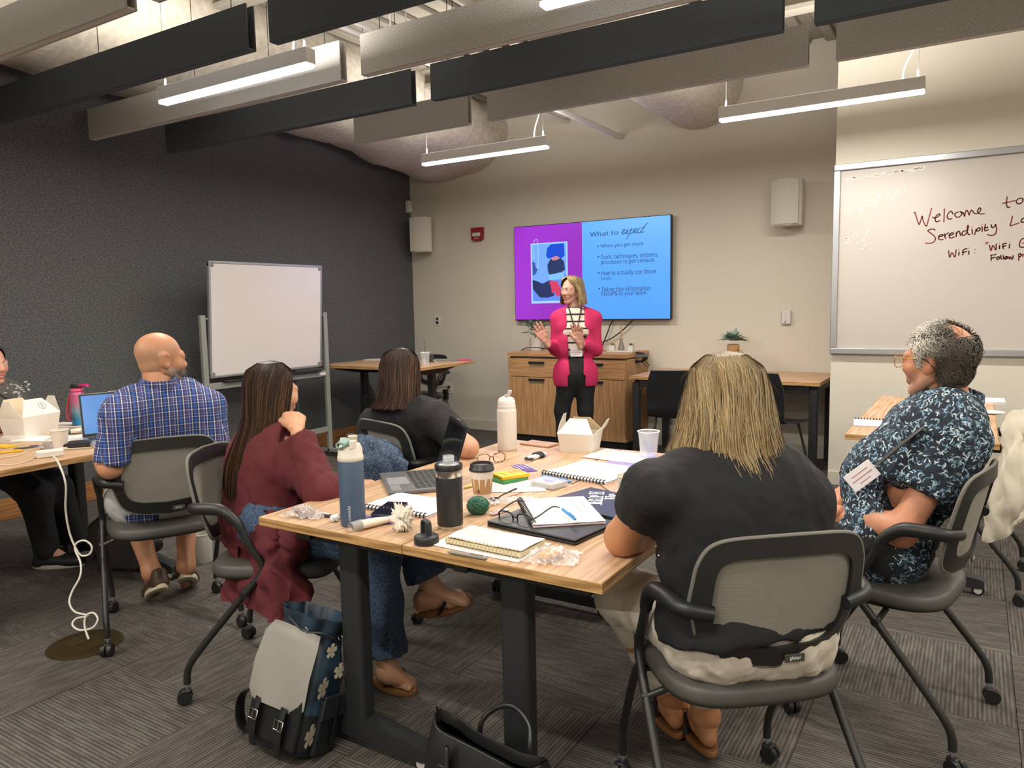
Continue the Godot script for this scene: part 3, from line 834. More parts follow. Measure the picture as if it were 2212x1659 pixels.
	part("residue_streaks", g, mt(hx("f6f3e6"), 0.05), o).set_meta("kind", "stuff")
func wall_things():
	tv()
	speaker("white wall speaker angled in the corner beside the charcoal wall", Vector3(-5.33, 2.19, -6.75), 0.5)
	speaker("white wall speaker between the screen and the whiteboard", Vector3(-1.395, 2.21, -6.78), -0.12)
	var o := thing("fire_strobe", "red fire alarm strobe on the back wall beside the corner speaker", "fire alarm", Vector3(-4.66, 2.17, BACK))
	var g := G.new()
	g.prism(PackedVector2Array([Vector2(-0.075, 0.065), Vector2(0.075, 0.065), Vector2(0.07, -0.06), Vector2(0.04, -0.078), Vector2(-0.04, -0.078), Vector2(-0.07, -0.06)]), 0.0, 0.045)
	part("body", g, mt(hx("8e2226"), 0.45), o)
	g = G.new()
	g.rbox(Vector3(0, -0.01, 0.05), Vector3(0.1, 0.042, 0.022), 0.008, 2)
	part("strobe_lens", g, mt(hx("c9c5c3"), 0.15), o)
	text_fit("FIRE", Vector3(-0.03, -0.058, 0.0455), Vector3(0.03, -0.042, 0.0455), mt(hx("d9c9c6"), 0.6), o)
	o = thing("motion_sensor", "small white sensor box high in the corner on the charcoal wall", "sensor", Vector3(LEFT + 0.02, 2.53, BACK + 0.06))
	part("body", box(Vector3(-0.02, -0.07, -0.035), Vector3(0.035, 0.07, 0.035), 0.01), M.white_plastic, o)
	part("lens", box(Vector3(0.03, -0.05, -0.02), Vector3(0.04, -0.01, 0.02), 0.008), mt(hx("efece6"), 0.3), o)
	plate("wall_plate", "small white control plate on the wall above the high table", "wall plate", Vector3(-5.256, 1.226, BACK), 0.075, 0.118, "switch")
	o = plate("wall_outlet", "white wall outlet with a black plug behind the high table", "outlet", Vector3(-5.11, 0.455, BACK), 0.08, 0.125, "outlet")
	o = thing("plug_adapter", "black plug and charger hanging from the outlet behind the high table", "charger", Vector3(-5.13, 0.42, BACK))
	part("charger_block", box(Vector3(-0.05, -0.09, 0.012), Vector3(0.01, 0.02, 0.055), 0.006), M.black_plastic, o)
	g = G.new()
	g.tube([Vector3(0.02, 0.05, 0.01), Vector3(0.02, 0.05, 0.03)], 0.014, 10)
	g.tube(bez([Vector3(0.02, 0.05, 0.03), Vector3(-0.06, 0.045, 0.06), Vector3(-0.12, 0.03, 0.08)], 5), 0.004, 6)
	part("plug", g, M.black_plastic, o)
	g = G.new()
	g.tube(bez([Vector3(-0.02, -0.08, 0.03), Vector3(0.05, -0.2, 0.04), Vector3(0.2, -0.33, 0.08), Vector3(0.34, -0.412, 0.18), Vector3(0.5, -0.414, 0.4), Vector3(0.55, -0.414, 0.8)], 6), 0.005, 6)
	part("cable", g, M.leg_metal, o)
	o = thing("wall_dispenser", "small white sanitizer style box on the wall left of the whiteboard", "wall box", Vector3(-1.415, 1.24, BACK))
	part("body", box(Vector3(-0.042, -0.065, 0), Vector3(0.042, 0.065, 0.035), 0.012), mt(hx("cfcac6"), 0.4), o)
	part("indicator", box(Vector3(-0.012, -0.05, 0.034), Vector3(0.0, -0.042, 0.037), 0.001), M.ink, o)
	part("side_seam", box(Vector3(-0.002, -0.04, 0.034), Vector3(0.0, 0.03, 0.0358), 0.0005), M.ink_grey, o)
	wall_board()
	# mobile whiteboard on its frame
	easel()
func easel():
	var o := thing("mobile_whiteboard", "freestanding whiteboard on a grey metal frame before the charcoal wall", "whiteboard", Vector3(-5.15, 0, -4.4))
	var z0 := 0.6
	var b := Basis(Vector3.BACK, -0.07)   # leans back a little
	var hinge := Vector3(0.0, 1.33, 0)
	var lo := Vector3(0, -0.45, -0.585)
	var g := G.new()
	g.xf = Transform3D(b, hinge)
	g.rbox(Vector3(0, -0.01, 0), Vector3(0.02, 0.9, 1.17), 0.004)
	part("board", g, mt(hx("d9d2cf"), 0.22), o)
	for q in [[Vector3(0, 0.445, 0), Vector3(0.03, 0.022, 1.2)], [Vector3(0, -0.465, 0), Vector3(0.03, 0.022, 1.2)], [Vector3(0, -0.01, -0.59), Vector3(0.03, 0.9, 0.02)], [Vector3(0, -0.01, 0.59), Vector3(0.03, 0.9, 0.02)]]:
		g = G.new()
		g.xf = Transform3D(b, hinge)
		g.rbox(q[0], q[1], 0.005)
		part("board_rim", g, mt(hx("a5a6a5"), 0.4, 0.5), o)
	for y in [0.43, -0.45]:
		for z in [-0.575, 0.575]:
			g = G.new()
			g.xf = Transform3D(b, hinge)
			g.rbox(Vector3(0, y, z), Vector3(0.036, 0.05, 0.05), 0.01)
			part("corner_cap", g, mt(hx("7c7d7e"), 0.5), o)
	for z in [-0.66, 0.645]:
		g = G.new()
		g.rbox(Vector3(-0.02, 0.7, z), Vector3(0.035, 1.32, 0.05), 0.006)
		part("post", g, M.grey_paint, o)
		g = G.new()
		g.rbox(Vector3(0.02, 0.06, z), Vector3(0.6, 0.04, 0.05), 0.01)
		part("foot", g, M.grey_paint, o)
		for s in [-1, 1]:
			g = G.new()
			g.tube([Vector3(0.02 + s * 0.27, 0.022, z - 0.012), Vector3(0.02 + s * 0.27, 0.022, z + 0.012)], 0.022, 14)
			g.tube([Vector3(0.02 + s * 0.27, 0.022, z), Vector3(0.02 + s * 0.27, 0.06, z)], 0.008, 8)
			part("caster", g, M.black_plastic, o)
		g = G.new()
		g.tube([Vector3(-0.02, 1.33, z), Vector3(0, 1.33, signf(z) * 0.58)], 0.008, 8)
		part("pivot", g, M.silver, o)
	for q in [[0.79, 0.055], [0.26, 0.05]]:
		g = G.new()
		g.rbox(Vector3(-0.02, q[0], -0.007), Vector3(0.03, q[1], 1.26), 0.005)
		part("crossbar", g, M.grey_paint, o)
	part("pen_ledge", box(Vector3(-0.03, 0.815, -0.55), Vector3(0.03, 0.83, 0.5), 0.004), M.black_plastic, o)
	part("sticker", box(Vector3(-0.004, 0.78, -0.63), Vector3(-0.0035, 0.8, -0.56), 0.0002), M.paper, o)


# ---------------------------------------------------------------- tables
func wood_top(o: Node3D, lo: Vector3, hi: Vector3, along_x := false):
	var g := G.new()
	g.rbox((lo + hi) * 0.5, hi - lo - Vector3(0.006, 0, 0.006), 0.0015)
	part("tabletop", g, M.wood_x if along_x else M.wood_z, o)
	var y := (lo.y + hi.y) * 0.5
	var h := hi.y - lo.y - 0.0012
	for q in [[Vector3((lo.x + hi.x) / 2, y, lo.z + 0.0015), Vector3(hi.x - lo.x, h, 0.003)], [Vector3((lo.x + hi.x) / 2, y, hi.z - 0.0015), Vector3(hi.x - lo.x, h, 0.003)], [Vector3(lo.x + 0.0015, y, (lo.z + hi.z) / 2), Vector3(0.003, h, hi.z - lo.z - 0.006)], [Vector3(hi.x - 0.0015, y, (lo.z + hi.z) / 2), Vector3(0.003, h, hi.z - lo.z - 0.006)]]:
		g = G.new()
		g.rbox(q[0], q[1], 0.0008)
		part("edge_band", g, M.wood_edge, o)
func flip_table(label: String, x0: float, x1: float, z0: float, z1: float, group := "training tables on wheels"):
	var c := Vector3((x0 + x1) / 2, 0, (z0 + z1) / 2)
	var o := thing("training_table", label, "table", c, 0.0, group)
	var w := x1 - x0
	var l := z1 - z0
	wood_top(o, Vector3(-w / 2, 0.712, -l / 2), Vector3(w / 2, 0.74, l / 2))
	for s in [-1, 1]:
		var z: float = s * (l / 2 - 0.115)
		var g := G.new()
		g.rbox(Vector3(0, 0.37, z), Vector3(0.086, 0.64, 0.06), 0.016, 3)
		part("leg_column", g, M.leg_metal, o)
		g = G.new()
		var foot := PackedVector2Array([Vector2(-0.285, 0.045), Vector2(-0.27, 0.035), Vector2(0.27, 0.035), Vector2(0.285, 0.045), Vector2(0.285, 0.072), Vector2(0.26, 0.08), Vector2(0.05, 0.105), Vector2(-0.05, 0.105), Vector2(-0.26, 0.08), Vector2(-0.285, 0.072)])
		g.prism(foot, -0.029, 0.029, Basis(), Vector3(0, 0, z))
		var f := part("foot", g, M.leg_metal, o)
		for e in [-1, 1]:
			g = G.new()
			for k in [-1, 1]: g.tube([Vector3(e * 0.262, 0.026, z + k * 0.012), Vector3(e * 0.262, 0.026, z + k * 0.024)], 0.026, 16)
			g.tube([Vector3(e * 0.262, 0.026, z), Vector3(e * 0.262, 0.05, z)], 0.008, 8)
			var cs := part("caster", g, M.black_plastic, f)
			g = G.new()
			for k in [-1, 1]: g.tube([Vector3(e * 0.262, 0.026, z + k * 0.0235), Vector3(e * 0.262, 0.026, z + k * 0.0255)], 0.017, 16)
			part("wheel_cap", g, mt(hx("b9b9b6"), 0.5), f)
		g = G.new()
		g.rbox(Vector3(0, 0.683, z), Vector3(w * 0.76, 0.05, 0.05), 0.006)
		g.rbox(Vector3(0, 0.702, z), Vector3(w * 0.84, 0.014, 0.07), 0.004)
		part("top_bracket", g, M.dark_metal, o)
	var b := G.new()
	b.rbox(Vector3(0, 0.675, 0), Vector3(0.05, 0.035, l - 0.26), 0.006)
	part("spine_beam", b, M.dark_metal, o)
	b = G.new()
	b.rbox(Vector3(-w * 0.22, 0.69, l / 2 - 0.05), Vector3(0.05, 0.022, 0.035), 0.005)
	b.rbox(Vector3(-w * 0.28, 0.695, l / 2 - 0.05), Vector3(0.018, 0.016, 0.02), 0.004)
	part("release_lever", b, M.black_plastic, o)
func tables():
	flip_table("wooden training table under the cookie side of the near pair, before the blonde woman", -1.334, -0.725, -3.085, -1.56)
	flip_table("wooden training table of the near pair, beside the woman in maroon", -1.926, -1.337, -3.085, -1.56)
	flip_table("wooden training table behind the man in the floral shirt", -0.52, 0.115, -5.56, -3.92)
	flip_table("wooden training table at the left edge with a white lunch box", -4.1, -3.49, -2.42, -0.9)
	flip_table("wooden training table at the left, far half before the person in grey", -4.713, -4.103, -2.42, -0.9)
	# sit-stand desk in the back corner
	var o := thing("standing_desk", "wood topped black sit-stand desk in the back corner by the easel", "desk", Vector3(-4.725, 0, -5.54))
	wood_top(o, Vector3(-0.605, 0.832, -0.44), Vector3(0.605, 0.86, 0.44), true)
	for s in [-1, 1]:
		var g := G.new()
		g.rbox(Vector3(s * 0.42, 0.3, 0.0), Vector3(0.085, 0.5, 0.07), 0.008)
		part("outer_column", g, M.dark_metal, o)
		g = G.new()
		g.rbox(Vector3(s * 0.42, 0.63, 0.0), Vector3(0.07, 0.36, 0.055), 0.006)
		part("inner_column", g, M.dark_metal, o)
		g = G.new()
		g.rbox(Vector3(s * 0.42, 0.035, 0.0), Vector3(0.08, 0.05, 0.72), 0.012)
		part("foot", g, M.dark_metal, o)
		g = G.new()
		g.prism(PackedVector2Array([Vector2(-0.37, 0.83), Vector2(0.37, 0.83), Vector2(0.37, 0.815), Vector2(0.1, 0.765), Vector2(-0.1, 0.765), Vector2(-0.37, 0.815)]), -0.03, 0.03, Basis(Vector3.BACK, Vector3.UP, Vector3.LEFT), Vector3(s * 0.42, 0, 0))
		part("top_support", g, M.dark_metal, o)
	var q := G.new()
	q.rbox(Vector3(0, 0.79, 0), Vector3(0.8, 0.06, 0.06), 0.006)
	part("cross_beam", q, M.dark_metal, o)
	q = G.new()
	q.rbox(Vector3(0, 0.45, 0), Vector3(0.76, 0.09, 0.03), 0.006)
	part("lower_rail", q, M.dark_metal, o)
	# table along the back wall
	o = thing("wall_table", "long wooden table with black frame against the back wall", "table", Vector3(-1.77, 0, -6.49))
	wood_top(o, Vector3(-0.78, 0.727, -0.41), Vector3(0.78, 0.757, 0.42), true)
	for x in [-0.73, 0.73]:
		for z in [-0.36, 0.37]:
			q = G.new()
			q.rbox(Vector3(x, 0.35, z), Vector3(0.06, 0.7, 0.06), 0.006)
			part("leg", q, M.dark_metal, o)
		q = G.new()
		q.rbox(Vector3(x, 0.696, 0), Vector3(0.058, 0.06, 0.7), 0.006)
		part("end_rail", q, M.dark_metal, o)
	for z in [-0.36, 0.37]:
		q = G.new()
		q.rbox(Vector3(0, 0.696, z), Vector3(1.4, 0.06, 0.05), 0.006)
		for s in [-1, 1]: q.prism(PackedVector2Array([Vector2(0, 0), Vector2(-0.055, 0), Vector2(-0.03, -0.008), Vector2(-0.008, -0.03), Vector2(0, -0.055)]), -0.02, 0.02, Basis(Vector3(s, 0, 0), Vector3.UP, Vector3.BACK), Vector3(s * 0.7, 0.667, z))
		part("long_rail", q, M.dark_metal, o)

# ---------------------------------------------------------------- nesting chairs with mesh backs; local forward is -z
func back_at(u: float, v: float) -> Vector3:
	var w := lerpf(0.178, 0.212, smoothstep(0.0, 0.55, v)) - 0.02 * smoothstep(0.6, 1.0, v)
	return Vector3(u * w, lerpf(0.575, 0.868, v) - 0.03 * (1.0 - u * u) * (1.0 - v) + 0.012 * (1.0 - u * u) * v, lerpf(0.185, 0.255, v) + 0.032 * (1.0 - u * u))
func caster(at: Vector3, turn: float, o: Node3D, parent_name := "caster"):
	var b := Basis(Vector3.UP, turn)
	var g := G.new()
	for s in [-1, 1]: g.tube([at + b * Vector3(s * 0.004, 0.026, 0.01), at + b * Vector3(s * 0.02, 0.026, 0.01)], [0.026, 0.0245], 18)
	g.rbox(at + b * Vector3(0, 0.042, 0.004), Vector3(0.03, 0.026, 0.036), 0.008, 2, b)
	var c := part(parent_name, g, M.black_plastic, o)
	g = G.new()
	g.tube([at + Vector3(0, 0.05, 0), at + Vector3(0, 0.078, 0)], 0.006, 8)
	g.tube([at + Vector3(0, 0.068, 0), at + Vector3(0, 0.073, 0)], 0.0125, 12)
	part("stem", g, M.silver, c)
func make_chair(label: String) -> Node3D:
	var o := thing("mesh_chair", label, "chair", Vector3.ZERO, 0.0, "mesh back nesting chairs")
	var fm = M.chair_frame
	# back frame: a ring between an outer and an inner outline
	var out := []
	var inn := []
	var n := 56
	for k in n:
		var a := TAU * k / n
		var cx := signf(cos(a)) * pow(absf(cos(a)), 0.27)
		var cy := signf(sin(a)) * pow(absf(sin(a)), 0.27)
		out.append(back_at(cx, 0.5 + 0.5 * cy))
		inn.append(back_at(cx * 0.8, 0.5 + 0.35 * cy + 0.01))
	var z := Vector3(0, 0, 0.014)
	var rows := []
	for q in [[out, -0.35], [out, 0.35], [inn, 1.0], [inn, -0.6], [out, -0.35]]:
		var r := []
		for p in q[0]: r.append(p + z * q[1])
		rows.append(r)
	var g := G.new()
	for k in 4: g.sheet([rows[k], rows[k + 1]], 0.0, true)
	part("back_frame", g, fm, o)
	g = G.new()
	var rim := []
	for p in out: rim.append(p - z * 0.1)
	rim.append(rim[0])
	g.tube(rim, 0.006, 6)
	part("edge_piping", g, mt(hx("6f6d66"), 0.8), o)
	g = G.new()
	for k in 54:
		var v := lerpf(0.13, 0.89, k / 53.0)
		var top := []
		var bot := []
		for x in 15:
			var u := lerpf(-0.84, 0.84, x / 14.0)
			var wave := 0.004 * sin(u * 3.0 + k * 0.1)
			top.append(back_at(u, v + 0.0062 + wave)); bot.append(back_at(u, v - 0.0062 + wave))
		g.sheet([bot, top], 0.0012)
	for x in 46:
		var u := lerpf(-0.83, 0.83, x / 45.0)
		g.tube([back_at(u, 0.12), back_at(u, 0.5), back_at(u, 0.9)], 0.0006, 4, false)
	part("back_mesh", g, M.chair_mesh, o).set_meta("kind", "stuff")
	g = G.new()
	var bp := back_at(0.22, 0.07) + Vector3(0, 0, 0.017)
	g.rbox(bp, Vector3(0.05, 0.02, 0.004), 0.0015)
	var pl := part("brand_plate", g, mt(hx("55544f"), 0.35, 0.5), o)
	var t = text_fit("global", Vector3(bp.x - 0.013, bp.y - 0.005, bp.z + 0.0022), Vector3(bp.x + 0.013, bp.y + 0.005, bp.z + 0.0022), mt(hx("d8d8d4"), 0.5), pl)
	# seat cushion
	var prof := [[0.0, 0.447], [0.86, 0.444], [0.98, 0.452], [1.0, 0.468], [0.985, 0.488], [0.94, 0.498], [0.8, 0.503], [0.5, 0.5], [0.0, 0.495]]
	rows = []
	for q in prof:
		var r := []
		for k in 40:
			var a := TAU * k / 40
			var cx := signf(cos(a)) * pow(absf(cos(a)), 0.55)
			var cz := signf(sin(a)) * pow(absf(sin(a)), 0.55)
			var d: float = q[0]
			r.append(Vector3(cx * 0.232 * d, q[1] - 0.02 * smoothstep(0.5, 1.0, -cz * d) - 0.01 * maxf(cz * d, 0.0), cz * 0.228 * d - 0.015))
		rows.append(r)
	g = G.new()
	g.sheet(rows, 0.0, true)
	part("seat_cushion", g, M.chair_seat, o)
	g = G.new()
	rows = []
	for q in [[0.0, 0.425], [0.8, 0.425], [0.93, 0.436], [0.95, 0.45]]:
		var r := []
		for k in 32:
			var a := TAU * k / 32
			r.append(Vector3(signf(cos(a)) * pow(absf(cos(a)), 0.55) * 0.228 * q[0], q[1], signf(sin(a)) * pow(absf(sin(a)), 0.55) * 0.224 * q[0] - 0.015))
		rows.append(r)
	g.sheet(rows, 0.0, true)
	part("seat_pan", g, M.black_plastic, o)
	for s in [-1, 1]:
		g = G.new()
		g.tube(bez([Vector3(s * 0.251, 0.672, 0.052), Vector3(s * 0.249, 0.59, 0.012), Vector3(s * 0.246, 0.515, -0.03), Vector3(s * 0.247, 0.47, -0.022), Vector3(s * 0.252, 0.38, 0.055), Vector3(s * 0.259, 0.22, 0.19), Vector3(s * 0.262, 0.155, 0.24), Vector3(s * 0.262, 0.115, 0.258), Vector3(s * 0.262, 0.072, 0.262)], 6), 0.0125, 10)
		part("rear_leg", g, fm, o)
		g = G.new()
		g.tube(bez([Vector3(s * 0.247, 0.46, -0.015), Vector3(s * 0.243, 0.4, -0.075), Vector3(s * 0.232, 0.2, -0.2), Vector3(s * 0.229, 0.13, -0.228), Vector3(s * 0.228, 0.072, -0.232)], 6), 0.0115, 10)
		part("front_leg", g, fm, o)
		g = G.new()
		g.tube(bez([back_at(s * 0.78, 0.42) + Vector3(0, 0, 0.012), back_at(s * 1.02, 0.43) + Vector3(s * 0.015, 0.002, 0.0), Vector3(s * 0.245, 0.708, 0.14), Vector3(s * 0.252, 0.702, 0.095), Vector3(s * 0.251, 0.665, 0.05), Vector3(s * 0.25, 0.63, 0.033)], 6), [0.017, 0.0175, 0.018, 0.0185, 0.019, 0.0195, 0.02, 0.0205, 0.021, 0.0215, 0.022, 0.022, 0.022, 0.022, 0.022, 0.022, 0.0218, 0.0215, 0.021, 0.0205, 0.02, 0.0195, 0.019, 0.0185, 0.018, 0.0175, 0.017, 0.0165, 0.016, 0.0155, 0.015], 10)
		part("arm_pad", g, M.black_plastic, o)
		g = G.new()
		g.tube([Vector3(s * 0.252, 0.4, 0.04), Vector3(s * 0.19, 0.425, 0.05)], 0.0095, 8)
		g.tube([Vector3(s * 0.25, 0.4, 0.038), Vector3(s * 0.262, 0.398, 0.036)], 0.013, 10)
		part("hinge_bracket", g, fm, o)
		caster(Vector3(s * 0.262, 0, 0.262), 0.4 * s, o)
		caster(Vector3(s * 0.228, 0, -0.232), 0.7 * s, o)
	g = G.new()
	g.tube([Vector3(-0.24, 0.425, -0.06), Vector3(0.24, 0.425, -0.06)], 0.0105, 8)
	part("cross_tube", g, fm, o)
	return o
func chairs():
	M.chair_frame = mt(hx("242423"), 0.42)
	M.chair_mesh = mt(hx("8f8b82"), 0.7)
	M.chair_seat = mt(hx("484643"), 0.5)
	var spots := [["mesh back nesting chair under the blonde woman in white trousers", Vector3(-0.512, 0, -1.908), 0.713],
		["mesh back nesting chair under the man in the plaid shirt", Vector3(-3.08, 0, -1.981), 1.071],
		["mesh back nesting chair under the man in the floral shirt", Vector3(-0.217, 0, -2.735), 1.386],
		["mesh back nesting chair under the woman in the maroon cardigan", Vector3(-2.235, 0, -1.905), -1.1],
		["mesh back nesting chair with a denim jacket over its back", Vector3(-2.24, 0, -2.83), -0.28],
		["mesh back nesting chair with a cream sweater over its back", Vector3(-0.03, 0, -4.25), 1.5],
		["empty mesh back nesting chair behind the sit-stand desk", Vector3(-4.93, 0, -6.12), PI - 0.1],
		["mesh back nesting chair under the person in grey at the left edge", Vector3(-5.0, 0, -1.62), -1.45]]
	var c := make_chair(spots[0][0])
	for k in spots.size():
		if k == 0:
			c.position = spots[0][1]; c.rotation.y = spots[0][2]
		else: copy(c, spots[k][0], spots[k][1], spots[k][2])
	# black shell chairs at the wall table
	var o := thing("shell_chair", "black shell chair at the wall table nearest the cabinet", "chair", Vector3.ZERO, 0.0, "black shell chairs at the wall table")
	var rows := []
	for j in 13:
		var t := j / 12.0
		var r := []
		for x in 11:
			var u := lerpf(-1, 1, x / 10.0)
			var w := lerpf(0.2, 0.215, t) - 0.035 * smoothstep(0.85, 1.0, t)
			var p := Vector3(u * w, 0.46, lerpf(-0.2, 0.15, t / 0.45))
			if t > 0.45:
				var q := (t - 0.45) / 0.55
				p = Vector3(u * w, 0.46 + 0.4 * q, 0.17 + 0.07 * q)
			if t > 0.3 and t < 0.62: p.y += 0.015 * sin((t - 0.3) / 0.32 * PI)
			p.y += 0.018 * u * u * (1.0 - smoothstep(0.4, 0.6, t))
			p.z -= 0.03 * u * u * smoothstep(0.4, 0.7, t)
			r.append(p)
		rows.append(r)
	var g := G.new()
	g.sheet(rows, 0.014)
	part("seat_shell", g, mt(hx("15171b"), 0.4), o)
	for sx in [-1, 1]:
		for sz in [-1, 1]:
			g = G.new()
			g.tube([Vector3(sx * 0.14, 0.45, sz * 0.12 - 0.02), Vector3(sx * 0.21, 0.0, sz * 0.21 - 0.02)], 0.0095, 8)
			part("leg", g, M.dark_metal, o)
		g = G.new()
		g.tube([Vector3(sx * 0.178, 0.2, -0.19), Vector3(sx * 0.178, 0.2, 0.15)], 0.006, 6)
		part("side_stretcher", g, M.dark_metal, o)
	o.position = Vector3(-2.06, 0, -5.83); o.rotation.y = 0.35
	copy(o, "black shell chair at the wall table nearest the whiteboard", Vector3(-1.3, 0, -5.88), -0.35)
func furniture():
	var x0 := -3.955
	var x1 := -2.705
	var z0 := BACK
	var z1 := -6.35
	var o := thing("sideboard_cabinet", "oak sideboard with drawers under the wall screen", "cabinet", Vector3((x0 + x1) / 2, 0, (z0 + z1) / 2))
	var w := x1 - x0
	var d := z1 - z0
	part("cabinet_top", box(Vector3(-w / 2 - 0.012, 0.885, -d / 2), Vector3(w / 2 + 0.012, 0.925, d / 2 + 0.012), 0.002), M.oak_x, o)
	part("carcass", box(Vector3(-w / 2, 0.1, -d / 2), Vector3(w / 2, 0.872, d / 2 - 0.024), 0.002), M.oak_y, o)
	part("top_reveal", box(Vector3(-w / 2 + 0.01, 0.868, -d / 2), Vector3(w / 2 - 0.01, 0.888, d / 2 - 0.012), 0.001), mt(hx("5d564e"), 0.7), o)
	part("plinth", box(Vector3(-w / 2 + 0.02, 0, -d / 2), Vector3(w / 2 - 0.02, 0.1, d / 2 - 0.06), 0.002), M.leg_metal, o)
	part("end_panel", box(Vector3(-w / 2 - 0.012, 0.0, -d / 2), Vector3(-w / 2 + 0.01, 0.87, d / 2 - 0.004), 0.002), M.oak_y, o)
	for k in 2:
		var a := -w / 2 + 0.012 + k * (w / 2)
		var b := a + w / 2 - 0.018
		for q in [["drawer", 0.685, 0.865, M.oak_x, 0.08], ["door", 0.104, 0.68, M.oak_y, 0.09]]:
			var f := part(q[0], box(Vector3(a, q[1], d / 2 - 0.022), Vector3(b, q[2], d / 2), 0.002), q[3], o)
			var hx0 := (a + b) / 2 - 0.09
			var hy: float = q[2] - 0.035 if q[0] == "drawer" else q[2] - 0.018
			part("handle", box(Vector3(hx0, hy - 0.012, d / 2 - 0.002), Vector3(hx0 + 0.18, hy + 0.006, d / 2 + 0.012), 0.003), M.black_plastic, f)
			part("finger_recess", box(Vector3(hx0 + 0.008, hy - 0.045, d / 2 - 0.004), Vector3(hx0 + 0.172, hy - 0.01, d / 2 + 0.0006), 0.0004), mt(hx("7f6a52"), 0.6), f)


# ---------------------------------------------------------------- things on the tables
func ink_lines(w: float, d: float, y: float, rows: int, fill_to := 0.85, sd := 1, h := 0.0016, x0 := -0.42, z0 := -0.4, z1 := 0.4) -> G:   # printed lines on a sheet lying flat
	var g := G.new()
	var r := RandomNumberGenerator.new()
	r.seed = sd
	for k in rows:
		var z := lerpf(z0, z1, (k + 0.5) / rows) * d
		var x := x0 * w
		var end := x + w * fill_to * r.randf_range(0.4, 1.0)
		while x < end:
			var l := r.randf_range(0.006, 0.02)
			g.flat([Vector3(x, y, z - h), Vector3(x + l, y, z - h), Vector3(x + l, y, z + h), Vector3(x, y, z + h)], Vector3.UP)
			x += l + 0.004
	return g
func wavy_sheet(w: float, d: float, y: float, thick: float, lift := 0.004, sd := 1) -> G:
	var f := FastNoiseLite.new()
	f.seed = sd; f.frequency = 4.0
	var rows := []
	for j in 9:
		var r := []
		for x in 9:
			var p := Vector3((x / 8.0 - 0.5) * w, y, (j / 8.0 - 0.5) * d)
			p.y += lift * (0.5 + 0.5 * f.get_noise_2d(p.x * 3.0, p.z * 3.0)) * (0.3 + absf(x / 8.0 - 0.5) * 1.4)
			r.append(p)
		rows.append(r)
	var g := G.new()
	g.sheet(rows, thick)
	return g
func sheet_thing(called: String, label: String, cat: String, q: Array, thick: float, m: Material, y := 0.74, lines := 0, sd := 1) -> Node3D:
	var o := thing(called, label, cat, Vector3(q[0].x, y, q[0].z), q[1])
	var d := absf(q[3])
	part("sheet", wavy_sheet(q[2], d, thick / 2 + 0.0005, thick, 0.002, sd), m, o)
	if lines: part("print", ink_lines(q[2], d, thick + 0.0031, lines, 0.8, sd), M.ink_grey, o)
	return o
func booklet(label: String, q: Array, y: float, side: int, thick := 0.007, lines := 3, sd := 1) -> Node3D:   # comb bound; side: which edge carries the comb (0 = -x, 1 = +x, 2 = -z, 3 = +z)
	var o := thing("bound_booklet", label, "booklet", Vector3(q[0].x, y, q[0].z), q[1])
	var w: float = q[2]
	var d := absf(q[3])
	var g := G.new()
	g.rbox(Vector3(0, thick * 0.3, 0), Vector3(w, thick * 0.6, d), 0.0008)
	part("back_pages", g, mt(hx("d9c6cc"), 0.7), o)
	part("top_page", wavy_sheet(w * 0.995, d * 0.995, thick * 0.75, 0.0012, 0.004, sd), M.paper, o)
	if lines:
		part("print", ink_lines(w, d, thick + 0.0045, lines, 0.5, sd, 0.0014, -0.35, -0.42, -0.1), M.ink_grey, o)
	var n := int((d if side < 2 else w) / 0.0143)
	for k in n:
		var t := (k + 0.5) / n - 0.5
		var at := Vector3((-w if side == 0 else w) / 2, 0, t * d) if side < 2 else Vector3(t * w, 0, (-d if side == 2 else d) / 2)
		var inw := Vector3(1 if side == 0 else -1, 0, 0) if side < 2 else Vector3(0, 0, 1 if side == 2 else -1)
		g = G.new()
		g.tube([at + inw * 0.01 + Vector3.UP * (thick + 0.005), at + inw * 0.003 + Vector3.UP * (thick + 0.0095), at - inw * 0.005 + Vector3.UP * (thick + 0.004), at - inw * 0.006 + Vector3.UP * 0.003], 0.0032, 5, true, 0.5)
		part("comb_ring", g, M.black_plastic, o)
	return o
func pen(label: String, a: Vector3, b: Vector3, m: Material, called := "pen"):
	var c := (a + b) / 2
	var o := thing(called, label, "pen", c)
	var d := (b - a)
	var l := d.length()
	var u := d.normalized()
	var g := G.new()
	g.tube([-u * l * 0.5, -u * l * 0.44, -u * l * 0.4, u * l * 0.36, u * l * 0.38], [0.001, 0.0035, 0.0052, 0.0052, 0.0048], 10)
	part("barrel", g, m, o)
	g = G.new()
	g.tube([u * l * 0.38, u * l * 0.45, u * l * 0.5], [0.0046, 0.0046, 0.003], 10)
	part("end_cap", g, m, o)
	g = G.new()
	var w := u.cross(Vector3.UP).normalized()
	g.tube([u * l * 0.4 + Vector3.UP * 0.006, u * l * 0.1 + Vector3.UP * 0.0065], 0.0018, 6)
	part("clip", g, m, o)
	return o
func crumple(size: Vector3, sd: int, amount := 0.35, seg := 16) -> G:
	var f := FastNoiseLite.new()
	f.seed = sd; f.frequency = 1.3; f.fractal_octaves = 3
	var rows := []
	for y in seg + 1:
		var r := []
		for x in seg * 2:
			var a := TAU * x / (seg * 2)
			var b := PI * y / seg - PI / 2
			var e := Vector3(cos(a) * cos(b), sin(b), sin(a) * cos(b))
			var k := 1.0 + amount * (absf(f.get_noise_3dv(e * 1.4)) * 2.2 - 0.5)
			var p := e * k * size * 0.5
			p.y = maxf(p.y, -size.y * 0.5)
			r.append(p)
		rows.append(r)
	var g := G.new()
	g.sheet(rows, 0.0, true)
	return g
